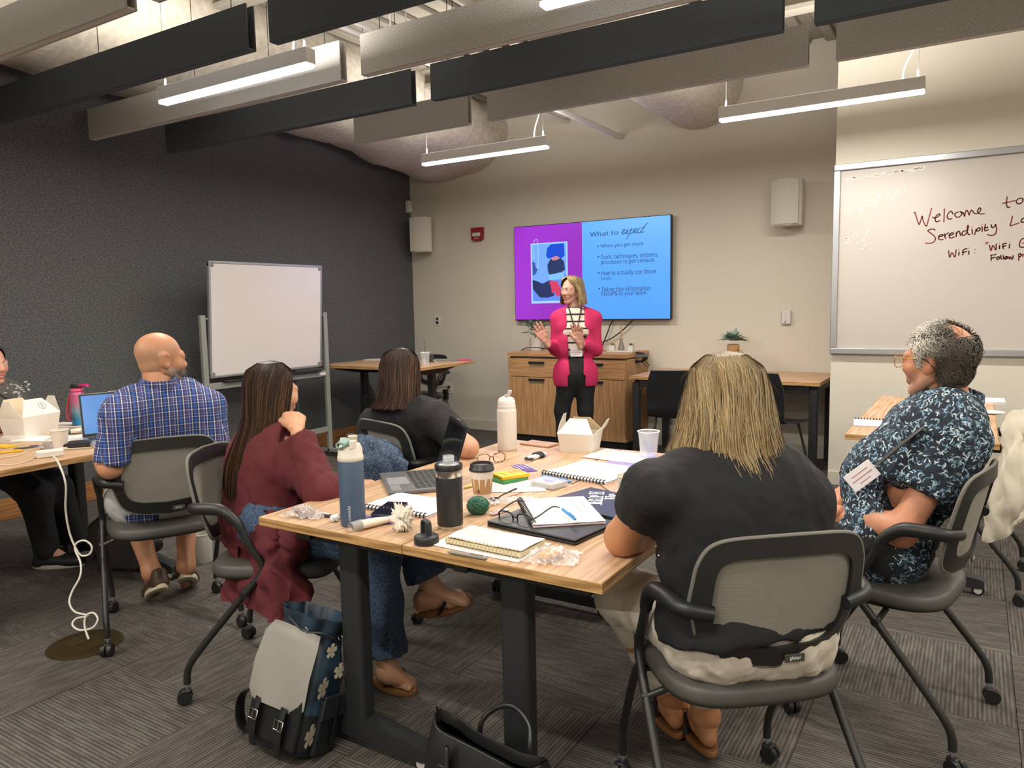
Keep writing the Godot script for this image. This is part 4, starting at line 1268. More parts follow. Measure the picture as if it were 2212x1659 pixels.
func film(w: float, d: float, h: float, sd: int) -> G:   # a crinkled piece of clear wrap
	var f := FastNoiseLite.new()
	f.seed = sd; f.frequency = 9.0; f.fractal_octaves = 2
	var rows := []
	var n := 20
	for j in n:
		var r := []
		for x in n:
			var u := x / (n - 1.0) * 2 - 1
			var v := j / (n - 1.0) * 2 - 1
			var dome := maxf(0.0, 1.0 - u * u * 1.4) * maxf(0.0, 1.0 - v * v * 1.4)
			r.append(Vector3(u * w / 2 * (1 + 0.1 * f.get_noise_2d(v * 0.2, 3)), 0.002 + h * dome + absf(f.get_noise_2d(u * 0.3, v * 0.3)) * 0.018, v * d / 2 * (1 + 0.12 * f.get_noise_2d(u * 0.2, 9))))
		rows.append(r)
	var g := G.new()
	g.sheet(rows)
	return g
func paper_cup(label: String, at: Vector3, r: float, h: float, m: Material, clear := false) -> Node3D:
	var o := thing("plastic_cup" if clear else "paper_cup", label, "cup", at)
	var g := G.new()
	var t := 0.0012
	g.lathe(Vector3.ZERO, [Vector2(0, 0.004), Vector2(r * 0.72, 0.004), Vector2(r * 0.73, 0), Vector2(r * 0.98, h - 0.003), Vector2(r * 0.98 - t, h - 0.003), Vector2(r * 0.73 - t, 0.006), Vector2(0, 0.006)], 28)
	part("wall", g, m, o)
	g = G.new()
	var ring := []
	for k in 33: ring.append(Vector3(cos(TAU * k / 32) * r, h - 0.002, sin(TAU * k / 32) * r))
	g.tube(ring, 0.0022, 6, false)
	part("rim", g, mt(hx("ecebe9"), 0.3) if clear else m, o)
	return o
func lunch_box(label: String, at: Vector3, yaw: float, w: float, d: float, h: float, style: int) -> Node3D:   # folded card lunch box; local x is the long way
	var o := thing("lunch_box", label, "box", at, yaw, "white card lunch boxes")
	var B := func(x: float, y: float, z: float) -> Vector3:
		var k := lerpf(0.84, 1.0, y / h)
		return Vector3(x * w / 2 * k, y, z * d / 2 * k)
	var walls := [[B.call(-1, 0, 1), B.call(1, 0, 1), B.call(1, h, 1), B.call(-1, h, 1)], [B.call(1, 0, -1), B.call(-1, 0, -1), B.call(-1, h, -1), B.call(1, h, -1)], [B.call(1, 0, 1), B.call(1, 0, -1), B.call(1, h, -1), B.call(1, h, 1)], [B.call(-1, 0, -1), B.call(-1, 0, 1), B.call(-1, h, 1), B.call(-1, h, -1)]]
	for q in walls:
		var g := G.new()
		g.sheet([[q[0], q[1]], [q[3], q[2]]], 0.0014)
		part("side_panel", g, M.card_white, o)
	var g0 := G.new()
	g0.sheet([[B.call(-1, 0.001, -1), B.call(1, 0.001, -1)], [B.call(-1, 0.001, 1), B.call(1, 0.001, 1)]], 0.0014)
	part("bottom_panel", g0, M.card_inner, o)
	# long flaps lean together; one may stand open
	var fl := [[1.0, 0.34, 0.62], [-1.0, 0.34 if style == 0 else 1.25, 0.62]]
	for q in fl:
		var a := B.call(-1, h, q[0]) as Vector3
		var b := B.call(1, h, q[0]) as Vector3
		var rise = h * q[2] * 1.25
		var mid := Vector3(0, h + rise * 0.95, q[0] * d / 2 * q[1])
		var g := G.new()
		var outl := [a, b, mid + Vector3(w * 0.24, 0, 0), mid + Vector3(-w * 0.24, 0, 0)]
		g.sheet([[outl[0], outl[0].lerp(outl[1], 0.5), outl[1]], [outl[3], outl[3].lerp(outl[2], 0.5), outl[2]]], 0.0014)
		var f := part("long_flap", g, M.card_white if q[0] > 0 else M.card_inner, o)
		if style == 1 and q[0] > 0:
			var c: Vector3 = (outl[0] + outl[1] + outl[2] + outl[3]) / 4.0
			var ux := Vector3.RIGHT
			var uy: Vector3 = (mid - (a + b) / 2).normalized()
			var nn := ux.cross(uy).normalized()
			g = G.new()
			var ring := []
			for k in 29: ring.append(c + ux * (0.032 + cos(TAU * k / 28) * 0.021) + uy * (sin(TAU * k / 28) * 0.021 + 0.004) + nn * 0.0012)
			g.tube(ring, 0.0009, 4, false)
			var bar := c + ux * 0.032 + uy * 0.004 + nn * 0.0012
			g.tube([bar - uy * 0.016, bar + uy * 0.016], 0.0016, 4)
			part("round_mark", g, M.ink, f)
	for s in [-1, 1]:
		var a := B.call(s, h, -1) as Vector3
		var b := B.call(s, h, 1) as Vector3
		var lean := 0.02 if style == 0 else 0.012
		var tip := Vector3(a.x + s * lean * (2.4 if s > 0 else 1.2), h * 1.75, 0)
		if style == 0 and s < 0: tip = Vector3(a.x + 0.012, h * 1.95, 0)
		var g := G.new()
		g.sheet([[a, a.lerp(b, 0.5) + Vector3(s * 0.004, 0, 0), b], [a.lerp(tip, 0.5) + Vector3(s * 0.006, 0, -d * 0.02), (a + b) / 4 + tip / 2 + Vector3(s * 0.012, 0, 0), b.lerp(tip, 0.5) + Vector3(s * 0.006, 0, d * 0.02)], [tip - Vector3(0, 0, d * 0.13), tip, tip + Vector3(0, 0, d * 0.13)]], 0.0014)
		part("side_flap", g, M.card_white, o)
	return o
func laptop(label: String, at: Vector3, yaw: float, w: float, d: float, angle: float, body: Material, lit: Material, lid_back: Material) -> Node3D:   # user sits at local +z
	var o := thing("laptop", label, "laptop", at, yaw)
	var g := G.new()
	g.rbox(Vector3(0, 0.008, 0), Vector3(w, 0.014, d), 0.004, 2)
	var base := part("base", g, body, o)
	g = G.new()
	g.rbox(Vector3(0, 0.0153, -d * 0.18), Vector3(w * 0.9, 0.0006, d * 0.46), 0.0002)
	part("key_bed", g, mt(hx("56565a"), 0.5), base)
	for r in 5:
		for c in 14:
			if r == 4 and c > 3 and c < 9 and c != 6: continue
			g = G.new()
			var kw := w * 0.062 * (5.2 if r == 4 and c == 6 else 0.82)
			g.rbox(Vector3((c - 6.5) * w * 0.0625, 0.0163, -d * 0.37 + r * d * 0.095), Vector3(kw, 0.0016, d * 0.075), 0.0005)
			part("key", g, M.black_plastic, base)
	g = G.new()
	g.rbox(Vector3(0, 0.0152, d * 0.27), Vector3(w * 0.36, 0.0006, d * 0.34), 0.0002)
	part("touchpad", g, mt(hx("8d8d92"), 0.35), base)
	g = G.new()
	g.rbox(Vector3(w * 0.33, 0.0153, d * 0.36), Vector3(w * 0.26, 0.0004, d * 0.16), 0.0001)
	part("sticker", g, mt(hx("77777c"), 0.5), base)
	var b := Basis(Vector3.RIGHT, angle)
	var hinge := Vector3(0, 0.014, -d / 2 + 0.004)
	g = G.new()
	g.xf = Transform3D(b, hinge)
	g.rbox(Vector3(0, d / 2, -0.003), Vector3(w, d, 0.006), 0.0028, 2)
	var lid := part("lid", g, lid_back, o)
	g = G.new()
	g.xf = Transform3D(b, hinge)
	g.rbox(Vector3(0, d / 2, 0.0006), Vector3(w * 0.985, d * 0.97, 0.0012), 0.0005)
	part("bezel", g, M.black_plastic, lid)
	g = G.new()
	g.xf = Transform3D(b, hinge)
	g.rbox(Vector3(0, d / 2 + 0.004, 0.0014), Vector3(w * 0.93, d * 0.87, 0.0006), 0.0002)
	part("screen", g, lit, lid)
	g = G.new()
	g.xf = Transform3D(b, hinge)
	g.rbox(Vector3(0, d + 0.0015, 0), Vector3(w * 0.16, 0.006, 0.0065), 0.002)
	part("camera_bar", g, body, lid)
	return o
func glasses(label: String, c: Vector3, yaw: float, m: Material, lens: Material, folded := false, tilt := 0.0) -> Node3D:
	var o := thing("eyeglasses", label, "glasses", c, yaw)
	var g := G.new()
	for s in [-1, 1]:
		var ring := []
		for k in 25:
			var a := TAU * k / 24
			ring.append(Vector3(s * 0.034 + signf(cos(a)) * pow(absf(cos(a)), 0.7) * 0.026, 0.021 + signf(sin(a)) * pow(absf(sin(a)), 0.7) * 0.019, 0))
		g = G.new()
		g.tube(ring, 0.0024, 6, false)
		part("rim", g, m, o)
		g = G.new()
		var disc := []
		for k in 24: disc.append(ring[k])
		g.flat(disc, Vector3.BACK)
		part("lens", g, lens, o)
		g = G.new()
		if folded: g.tube(bez([Vector3(s * 0.062, 0.028, 0), Vector3(s * 0.058, 0.027, -0.012 - 0.006 * s), Vector3(-s * 0.04, 0.02, -0.016 - 0.006 * s), Vector3(-s * 0.06, 0.01, -0.02 - 0.006 * s)], 5), 0.0026, 6)
		else: g.tube(bez([Vector3(s * 0.062, 0.028, 0), Vector3(s * 0.068, 0.028, -0.03), Vector3(s * 0.068, 0.024, -0.1), Vector3(s * 0.066, 0.004, -0.14)], 5), 0.0024, 6)
		part("temple", g, m, o)
	g = G.new()
	g.tube(bez([Vector3(-0.009, 0.024, 0), Vector3(0, 0.028, 0.002), Vector3(0.009, 0.024, 0)], 4), 0.0024, 6)
	part("bridge", g, m, o)
	o.rotation.x = tilt
	return o
func main_table_things():
	var y := 0.74
	# blue insulated bottle
	var o := thing("insulated_bottle", "tall slate blue insulated bottle with a cream lid at the near table corner", "bottle", Vector3(-1.594, y, -1.641), -0.35)
	var g := G.new()
	g.lathe(Vector3.ZERO, [Vector2(0, 0), Vector2(0.034, 0), Vector2(0.037, 0.004), Vector2(0.038, 0.02), Vector2(0.0385, 0.2), Vector2(0.0375, 0.202)], 36)
	var body := part("body", g, mt(hx("44566d"), 0.45), o)
	g = G.new()
	g.lathe(Vector3.ZERO, [Vector2(0.0375, 0.2), Vector2(0.039, 0.202), Vector2(0.039, 0.214), Vector2(0.0375, 0.216), Vector2(0.036, 0.236), Vector2(0.03, 0.25), Vector2(0.016, 0.252), Vector2(0, 0.252)], 36)
	part("lid", g, mt(hx("d8cfc2"), 0.5), o)
	g = G.new()
	g.lathe(Vector3(0, 0.25, -0.01), [Vector2(0.014, 0), Vector2(0.013, 0.018), Vector2(0.015, 0.021), Vector2(0.014, 0.024), Vector2(0.011, 0.022), Vector2(0.0105, 0.0)], 20)
	part("spout", g, mt(hx("cdbfa9"), 0.5), o)
	for s in [-1, 1]:
		g = G.new()
		g.rbox(Vector3(s * 0.031, 0.252, 0.006), Vector3(0.008, 0.028, 0.022), 0.004, 2)
		part("lid_ear", g, mt(hx("dcd5ca"), 0.5), o)
	g = G.new()
	g.tube(bez([Vector3(-0.027, 0.258, 0.005), Vector3(-0.024, 0.25, 0.03), Vector3(-0.012, 0.242, 0.036), Vector3(0.012, 0.242, 0.036), Vector3(0.024, 0.25, 0.03), Vector3(0.027, 0.258, 0.005)], 5), 0.0035, 8)
	part("carry_loop", g, mt(hx("66867c"), 0.5), o)
	g = G.new()
	g.rbox(Vector3(0, 0.258, 0.016), Vector3(0.048, 0.012, 0.03), 0.005, 2, Basis(Vector3.RIGHT, 0.5))
	part("latch", g, mt(hx("7c9c92"), 0.5), o)
	var t = text_fit("owala", Vector3(-0.022, -0.004, 0), Vector3(0.022, 0.005, 0), mt(hx("c6ccd4"), 0.5), o)
	t.transform = Transform3D(Basis(Vector3.UP, 0.85) * Basis(Vector3.BACK, PI / 2), Vector3(sin(0.85) * 0.0384, 0.045, cos(0.85) * 0.0384)) * t.transform
	# black tumbler
	o = thing("black_tumbler", "black tumbler with steel bands and a clear spout", "bottle", Vector3(-1.31, y, -1.754))
	g = G.new()
	g.lathe(Vector3.ZERO, [Vector2(0.0375, 0.012), Vector2(0.0385, 0.014), Vector2(0.0395, 0.155), Vector2(0.039, 0.157)], 36)
	part("body", g, mt(hx("1f2124"), 0.5), o)
	for q in [[0.0, 0.0125, 0.0365], [0.157, 0.178, 0.0385]]:
		g = G.new()
		g.lathe(Vector3.ZERO, [Vector2(0, q[0]), Vector2(q[2], q[0]), Vector2(q[2] + 0.001, q[0] + 0.002), Vector2(q[2] + 0.001, q[1]), Vector2(0, q[1])], 36)
		part("steel_band", g, M.steel, o)
	g = G.new()
	g.lathe(Vector3.ZERO, [Vector2(0.037, 0.178), Vector2(0.041, 0.18), Vector2(0.0415, 0.192), Vector2(0.039, 0.196), Vector2(0.036, 0.194), Vector2(0.035, 0.188), Vector2(0, 0.188)], 36)
	part("lid_ring", g, M.black_plastic, o)
	g = G.new()
	g.lathe(Vector3.ZERO, [Vector2(0.034, 0.189), Vector2(0.03, 0.195), Vector2(0.018, 0.198), Vector2(0.0165, 0.203), Vector2(0.0175, 0.206), Vector2(0.016, 0.209), Vector2(0.0175, 0.212), Vector2(0.0165, 0.219), Vector2(0.0145, 0.219), Vector2(0.0145, 0.2)], 28)
	part("clear_spout", g, glassy(Color(0.92, 0.93, 0.95, 0.35), 0.08), o)
	# its cap
	o = thing("bottle_cap", "black screw cap with a loop handle lying beside the black tumbler", "lid", Vector3(-1.283, y, -1.605), -0.4)
	g = G.new()
	g.lathe(Vector3.ZERO, [Vector2(0, 0), Vector2(0.034, 0), Vector2(0.035, 0.002), Vector2(0.035, 0.018), Vector2(0.033, 0.022), Vector2(0.022, 0.026), Vector2(0, 0.027)], 32)
	part("cap", g, mt(hx("232527"), 0.5), o)
	g = G.new()
	g.tube(bez([Vector3(-0.017, 0.02, 0), Vector3(-0.016, 0.05, 0), Vector3(-0.011, 0.062, 0), Vector3(0.011, 0.062, 0), Vector3(0.016, 0.05, 0), Vector3(0.017, 0.02, 0)], 6), 0.009, 10, true, 0.55, Vector3.BACK)
	part("loop_handle", g, mt(hx("232527"), 0.5), o)
	# wrapped brownie
	o = thing("wrapped_brownie", "chocolate brownie in clear wrap at the near left table corner", "snack", Vector3(-1.795, y, -1.633), 0.2)
	part("brownie", crumple(Vector3(0.075, 0.026, 0.045), 4, 0.25), mt(hx("6d4234"), 0.6), o).position.y = 0.014
	part("clear_wrap", film(0.15, 0.07, 0.028, 6), M.foil, o)
	pen("black pen lying behind the blue insulated bottle", Vector3(-1.757, 0.746, -1.651), Vector3(-1.647, 0.746, -1.674), mt(hx("222325"), 0.4))
	o = thing("foil_scrap", "crumpled scrap of white foil wrapper by the blue bottle", "wrapper", Vector3(-1.669, 0.74, -1.64))
	part("foil", crumple(Vector3(0.03, 0.02, 0.026), 12, 0.6), mt(hx("e8e6e4"), 0.25), o).position.y = 0.01
	# rolled wrap with a crumpled napkin
	o = thing("wrapped_roll", "cream paper wrapped roll with a clear end before the blue bottle", "snack", Vector3(-1.524, 0.74, -1.64), 1.284)
	g = G.new()
	g.tube([Vector3(-0.03, 0.016, 0), Vector3(-0.025, 0.016, 0), Vector3(0.02, 0.015, 0.0), Vector3(0.07, 0.013, 0.004)], [0.015, 0.0165, 0.015, 0.011], 14, true, 0.8)
	part("paper_sleeve", g, mt(hx("e3d6c4"), 0.8), o)
	g = G.new()
	g.tube([Vector3(-0.055, 0.013, 0), Vector3(-0.028, 0.015, 0)], [0.012, 0.0135], 12)
	part("roll_end", g, mt(hx("6d6258"), 0.7), o)
	g = G.new()
	g.tube([Vector3(-0.066, 0.014, 0), Vector3(-0.05, 0.015, 0), Vector3(-0.028, 0.016, 0)], [0.017, 0.0165, 0.017], 12, false)
	part("clear_film", g, M.foil, o)
	o = thing("crumpled_napkin", "crumpled cream paper napkin beside the black tumbler", "napkin", Vector3(-1.419, 0.74, -1.664))
	part("napkin", crumple(Vector3(0.06, 0.075, 0.052), 23, 0.7, 22), mt(hx("e6ddd0"), 0.9), o).position.y = 0.035
	# phone on the purple card
	sheet_thing("purple_card", "purple printed card under the phone beside the blue bottle", "card", [Vector3(-1.552, 0.74, -1.713), 0.5, 0.13, 0.09], 0.0008, mt(hx("5d4690"), 0.6), 0.74, 4, 3)
	var ph := [Vector3(-1.603, 0.752, -1.786), 0.332, 0.065, -0.149]
	o = thing("smartphone", "dark smartphone with rounded corners lying beside the blue bottle", "phone", Vector3(-1.585, y + 0.004, -1.80), 0.35)
	part("case", box(Vector3(-0.038, 0, -0.076), Vector3(0.038, 0.01, 0.076), 0.005), mt(hx("4a4a5a"), 0.4), o)
	part("glass_screen", box(Vector3(-0.035, 0.0098, -0.073), Vector3(0.035, 0.0108, 0.073), 0.0004), mt(hx("14172c"), 0.08), o)
	# booklets
	booklet("open comb bound booklet in front of the laptop, between the two dark bottles", [Vector3(-1.568, 0.745, -1.891), 0.02, 0.27, 0.2], y, 3, 0.008, 2, 5)
	booklet("large comb bound booklet lying open before the clear cup", [Vector3(-1.243, 0.745, -2.61), -0.153, 0.294, -0.291], y, 3, 0.008, 4, 8)
	# dark laptops and the booklet on them
	o = thing("black_laptop", "closed black laptop under the booklet and black glasses", "laptop", Vector3(-1.05, y, -1.905), -0.13)
	part("base", box(Vector3(-0.16, 0.0, -0.11), Vector3(0.16, 0.01, 0.11), 0.004), mt(hx("1d1e21"), 0.4), o)
	part("lid", box(Vector3(-0.16, 0.0105, -0.11), Vector3(0.16, 0.018, 0.11), 0.004), mt(hx("343539"), 0.4), o)
	g = G.new()
	g.prism(PackedVector2Array([Vector2(-0.005, -0.02), Vector2(0.025, 0.02), Vector2(0.01, 0.026), Vector2(-0.03, -0.012)]), 0, 0.0004, Basis(Vector3.RIGHT, Vector3.BACK, Vector3.UP), Vector3(-0.02, 0.0182, 0.02))
	part("lid_mark", g, mt(hx("d8d8d8"), 0.5), o)
	o = thing("navy_folder", "navy cover with large white letters under the front booklet", "folder", Vector3(-1.005, y, -2.17), -0.25)
	part("lower_cover", box(Vector3(-0.15, 0.0, -0.12), Vector3(0.15, 0.014, 0.12), 0.003), mt(hx("1b1d24"), 0.5), o)
	part("cover", box(Vector3(-0.15, 0.0145, -0.12), Vector3(0.15, 0.02, 0.12), 0.003), mt(hx("2c3146"), 0.4), o)
	for q in [["H", -0.05, 0.0, 0.04, 0.05], ["He", 0.02, -0.05, 0.095, -0.005], ["H", -0.01, 0.005, 0.03, 0.05], ["P", 0.04, 0.0, 0.07, 0.045], ["H", 0.08, 0.0, 0.12, 0.05]]:
		t = text_fit(q[0], Vector3(q[1], q[2], 0), Vector3(q[3], q[4], 0), mt(hx("d9dade"), 0.5), o, "lettering", "Droid Serif", 700)
		t.transform = Transform3D(Basis(Vector3.UP, 2.2) * Basis(Vector3.RIGHT, -PI / 2), Vector3(0, 0.0202, 0)) * t.transform
	var fb := [Vector3(-1.067, 0.765, -1.994), -0.885, 0.328, -0.207]
	o = booklet("white spiral booklet with a blue pen on it, lying on the black laptop", [Vector3(fb[0].x, 0, fb[0].z) , fb[1], 0.29, 0.215], y + 0.019, 3, 0.008, 3, 14)
	pen("blue pen lying on the white booklet before the blonde woman", Vector3(-1.045, 0.782, -1.962), Vector3(-0.955, 0.782, -1.877), M.blue_pen)
	pen("blue pen lying along the comb of the large booklet", Vector3(-1.393, 0.746, -2.45), Vector3(-1.241, 0.746, -2.409), M.blue_pen)
	pen("blue pen under the black glasses on the closed laptop", Vector3(-1.177, 0.746, -1.833), Vector3(-1.044, 0.746, -1.836), M.blue_pen)
	o = glasses("black framed glasses lying on the edge of the closed black laptop", Vector3(-1.147, 0.742, -1.864), -0.084, M.black_plastic, M.clear, false, 0.2)
	glasses("tortoise patterned glasses lying near the white bottle", Vector3(-1.7, 0.741, -2.576), 0.9, tri(mt(Color.WHITE, 0.25), noise(0.06, 51, [hx("3a1a16"), hx("7c3a2c"), hx("d9b79a")], [0.3, 0.5, 0.66], 128, 2), Vector3(14, 14, 14)), M.clear)
	# spiral notebook on loose papers
	var nb := [Vector3(-1.111, 0.75, -1.698), 0.057, 0.247, -0.156]
	sheet_thing("loose_papers", "loose white papers with a blue border under the spiral notebook", "paper", [Vector3(-1.115, 0, -1.675), -0.03, 0.29, 0.17], 0.002, M.paper, y, 0)
	o = thing("spiral_notebook", "cream spiral notebook full of handwriting at the near table edge", "notebook", Vector3(-1.1, y + 0.006, -1.675), -0.04)
	part("page_block", box(Vector3(-0.125, 0.001, -0.058), Vector3(0.125, 0.012, 0.064), 0.001), mt(hx("d8cdae"), 0.8), o)
	var wsheet := part("top_page", wavy_sheet(0.248, 0.12, 0.0145, 0.001, 0.007, 3), mt(hx("e6e0d0"), 0.8), o)
	part("handwriting", ink_lines(0.25, 0.12, 0.0215, 9, 0.85, 7, 0.0005), M.ink_grey, o)
	for k in 20:
		g = G.new()
		var ring := []
		for s in 13: ring.append(Vector3(-0.115 + k * 0.0121 + 0.0009 * cos(TAU * s / 12), 0.01 + sin(TAU * s / 12) * 0.011, 0.064 + cos(TAU * s / 12) * 0.009))
		g.tube(ring, 0.0009, 5, false)
		part("wire_ring", g, mt(hx("b5a274"), 0.35, 0.6), o)
	pen("clear barrel pen half hidden under the loose papers", Vector3(-1.181, 0.745, -1.562), Vector3(-1.054, 0.745, -1.565), mt(hx("8d857c"), 0.3))
	# cookie
	o = thing("wrapped_cookie", "broken golden cookie in clear wrap at the near table edge", "snack", Vector3(-0.915, 0.74, -1.656), 0.3)
	for q in [[-0.012, 0.012, 3], [0.013, -0.01, 5]]:
		var c := part("cookie_half", crumple(Vector3(0.06, 0.022, 0.036), q[2], 0.2), tri(mt(Color.WHITE, 0.8), noise(0.06, 61, [hx("a5702f"), hx("c58a44"), hx("d9a864")], [0.25, 0.5, 0.75], 128, 3), Vector3(9, 9, 9)), o)
		c.position = Vector3(q[0] * 0.4, 0.012, q[1] * 1.2); c.rotation.y = 0.5
	part("clear_wrap", film(0.15, 0.11, 0.024, 8), M.foil, o)
	# coffee cup
	o = thing("coffee_cup", "takeaway coffee cup with a black lid and brown sleeve", "cup", Vector3(-1.427, y, -2.1), -0.3)
	g = G.new()
	g.lathe(Vector3.ZERO, [Vector2(0, 0.004), Vector2(0.029, 0.004), Vector2(0.0292, 0.0), Vector2(0.041, 0.098), Vector2(0, 0.098)], 32)
	part("cup_wall", g, mt(hx("dcd3c8"), 0.6), o)
	g = G.new()
	g.lathe(Vector3.ZERO, [Vector2(0.0315, 0.014), Vector2(0.0325, 0.014), Vector2(0.039, 0.068), Vector2(0.038, 0.068)], 10)
	part("sleeve", g, mt(hx("b48c63"), 0.8), o)
	g = G.new()
	g.lathe(Vector3.ZERO, [Vector2(0.0435, 0.094), Vector2(0.0445, 0.098), Vector2(0.0435, 0.102), Vector2(0.0415, 0.104), Vector2(0.0395, 0.115), Vector2(0.037, 0.119), Vector2(0.034, 0.118), Vector2(0.033, 0.111), Vector2(0, 0.111)], 36)
	part("lid", g, mt(hx("2a2726"), 0.4), o)
	g = G.new()
	var rg := []
	for k in 21: rg.append(Vector3(cos(TAU * k / 20) * 0.0055, sin(TAU * k / 20) * 0.0055, 0))
	g.xf = Transform3D(Basis(Vector3.UP, 0.5), Vector3(sin(0.5) * 0.0345, 0.026, cos(0.5) * 0.0345))
	g.tube(rg, 0.0007, 4, false)
	g.tube([Vector3(-0.001, -0.003, 0), Vector3(0.001, 0.003, 0)], 0.0008, 4)
	part("round_logo", g, M.ink, o)
	# green stress ball
	o = thing("stress_ball", "dark green brain shaped stress ball beside the black tumbler", "stress ball", Vector3(-1.32, y, -1.916), 0.4)
	var f := FastNoiseLite.new()
	f.seed = 3; f.frequency = 2.1; f.fractal_type = FastNoiseLite.FRACTAL_RIDGED; f.fractal_octaves = 1; f.domain_warp_enabled = true; f.domain_warp_amplitude = 0.5
	var rows := []
	for j in 41:
		var r := []
		for x in 80:
			var a := TAU * x / 80
			var b := PI * j / 40 - PI / 2
			var e := Vector3(cos(a) * cos(b), sin(b), sin(a) * cos(b))
			var k := 1.0 - 0.12 * smoothstep(0.55, 0.95, f.get_noise_3dv(e * 1.2)) - 0.16 * exp(-e.z * e.z * 90.0) * smoothstep(-0.4, 0.2, e.y)
			r.append(Vector3(e.x * 0.037, maxf(e.y, -0.85) * 0.031, e.z * 0.033) * k)
		rows.append(r)
	g = G.new()
	g.sheet(rows, 0.0, true)
	part("ball", g, mt(hx("1f5c44"), 0.35), o).position.y = 0.027
	# black plastic spoon with its wrapper
	o = thing("plastic_spoon", "black plastic spoon lying on its torn clear wrapper", "spoon", Vector3(-1.345, 0.742, -2.099), 1.518)
	g = G.new()
	g.tube(bez([Vector3(-0.03, 0.008, 0), Vector3(0.0, 0.014, 0), Vector3(0.04, 0.016, 0), Vector3(0.085, 0.018, 0)], 5), [0.003, 0.0032, 0.0034, 0.0036, 0.0038, 0.004, 0.0042, 0.0044, 0.0046, 0.0048, 0.005, 0.0053, 0.0056, 0.006, 0.0062, 0.0055], 8, true, 0.5, Vector3.BACK)
	part("handle", g, mt(hx("1b1b1c"), 0.25), o)
	rows = []
	for j in 7:
		var r := []
		for x in 20:
			var a := TAU * x / 20
			var d := j / 6.0
			r.append(Vector3(-0.048 + cos(a) * 0.021 * d, 0.004 + 0.008 * d * d, sin(a) * 0.0155 * d))
		rows.append(r)
	g = G.new()
	g.sheet(rows, 0.0012, true)
	part("bowl", g, mt(hx("1b1b1c"), 0.2), o)
	o = thing("clear_wrapper", "crinkled clear cutlery wrapper beside the black spoon", "wrapper", Vector3(-1.295, 0.742, -2.078), 0.8)
	part("film", film(0.15, 0.05, 0.01, 14), M.foil, o)
	o = thing("small_sachet", "small pink printed sachet near the green stress ball", "sachet", Vector3(-1.263, 0.742, -1.95), 1.331)
	part("pouch", wavy_sheet(0.07, 0.022, 0.003, 0.003, 0.003, 5), mt(hx("d9c5c8"), 0.5), o)
	part("print", ink_lines(0.07, 0.02, 0.0085, 2, 0.8, 4, 0.002), mt(hx("b05a74"), 0.6), o)
	# papers and boxes in the middle
	sheet_thing("printed_paper", "white printed sheet under the crayon box", "paper", [Vector3(-1.394, 0.74, -2.28), 0.55, 0.2, 0.17], 0.0012, M.paper, y, 6, 11)
	for q in [["yellow crayon box with crayons printed on it, on the green box", 0.013, hx("e2b21c"), 0.0], ["green crayon box under the yellow crayon box", 0.0015, hx("3f8a4c"), 0.16]]:
		o = thing("crayon_box", q[0], "box", Vector3(-1.469, 0.742, -2.353) + Vector3(0, q[1], 0.012 if q[3] > 0 else 0.0), -0.5 + q[3])
		part("carton", box(Vector3(-0.045, 0, -0.058), Vector3(0.045, 0.012 if q[3] == 0 else 0.011, 0.058), 0.001), mt(q[2], 0.5), o)
		if q[3] == 0.0:
			part("printed_patch", box(Vector3(-0.036, 0.0119, -0.05), Vector3(0.0, 0.0124, 0.0), 0.0002), mt(hx("e08a2c"), 0.5), o)
			g = G.new()
			for k in 9: g.rbox(Vector3(-0.032 + k * 0.008, 0.006, 0.0583), Vector3(0.0045, 0.004, 0.0004), 0.0001)
			part("printed_squares", g, M.ink, o).set_meta("kind", "stuff")
			g = G.new()
			g.tube(bez([Vector3(-0.02, 0.0122, 0.046), Vector3(0, 0.0122, 0.03), Vector3(0.03, 0.0122, 0.03)], 4), 0.0012, 4)
			part("printed_arc", g, mt(hx("4a7a34"), 0.5), o)
	o = thing("card_case", "clear plastic card case between the crayon box and the booklet", "case", Vector3(-1.295, y, -2.335), -0.2)
	for q in [["lower_tray", 0.0, 0.012], ["upper_lid", 0.0125, 0.024]]:
		part(q[0], box(Vector3(-0.058, q[1], -0.043), Vector3(0.058, q[2], 0.043), 0.003), glassy(Color(0.9, 0.9, 0.9, 0.4), 0.12), o)
	part("cards", box(Vector3(-0.05, 0.002, -0.036), Vector3(0.05, 0.019, 0.036), 0.001), mt(hx("c9c5c4"), 0.7), o)
	part("round_label", box(Vector3(-0.02, 0.0242, -0.012), Vector3(0.02, 0.0246, 0.012), 0.0002), mt(hx("9aa4c4"), 0.6), o)
	o = sheet_thing("purple_flyer", "purple printed flyer beside the tortoise glasses", "flyer", [Vector3(-1.512, 0.742, -2.528), -0.606, 0.142, -0.053], 0.0008, mt(hx("5c3d92"), 0.5), y, 0)
	o.position = Vector3(-1.526, 0.74, -2.549)
	part("print", ink_lines(0.13, 0.09, 0.0036, 4, 0.7, 22, 0.004), mt(hx("d3c2e2"), 0.6), o)
	pen("yellow pencil poking out from behind the coffee cup", Vector3(-1.551, 0.745, -2.161), Vector3(-1.52, 0.745, -2.248), mt(hx("dcb868"), 0.5), "pencil")
	o = thing("tied_cable", "black cable tied round a small white packet near the white bottle", "cable", Vector3(-1.582, 0.74, -2.744), 1.534)
	part("packet", box(Vector3(-0.05, 0.002, -0.017), Vector3(0.07, 0.016, 0.017), 0.004), mt(hx("dcdad8"), 0.3), o)
	g = G.new()
	for k in 4:
		var ring := []
		for s in 17: ring.append(Vector3(0.005 + k * 0.008 + 0.003 * sin(TAU * s / 16), 0.009 + sin(TAU * s / 16) * 0.013, cos(TAU * s / 16) * 0.024))
		g.tube(ring, 0.0035, 6, false)
	part("cable_wraps", g, M.black_plastic, o).set_meta("kind", "stuff")
	g = G.new()
	var lp := []
	for s in 17: lp.append(Vector3(-0.055 + cos(TAU * s / 16) * 0.02, 0.01, sin(TAU * s / 16) * 0.016))
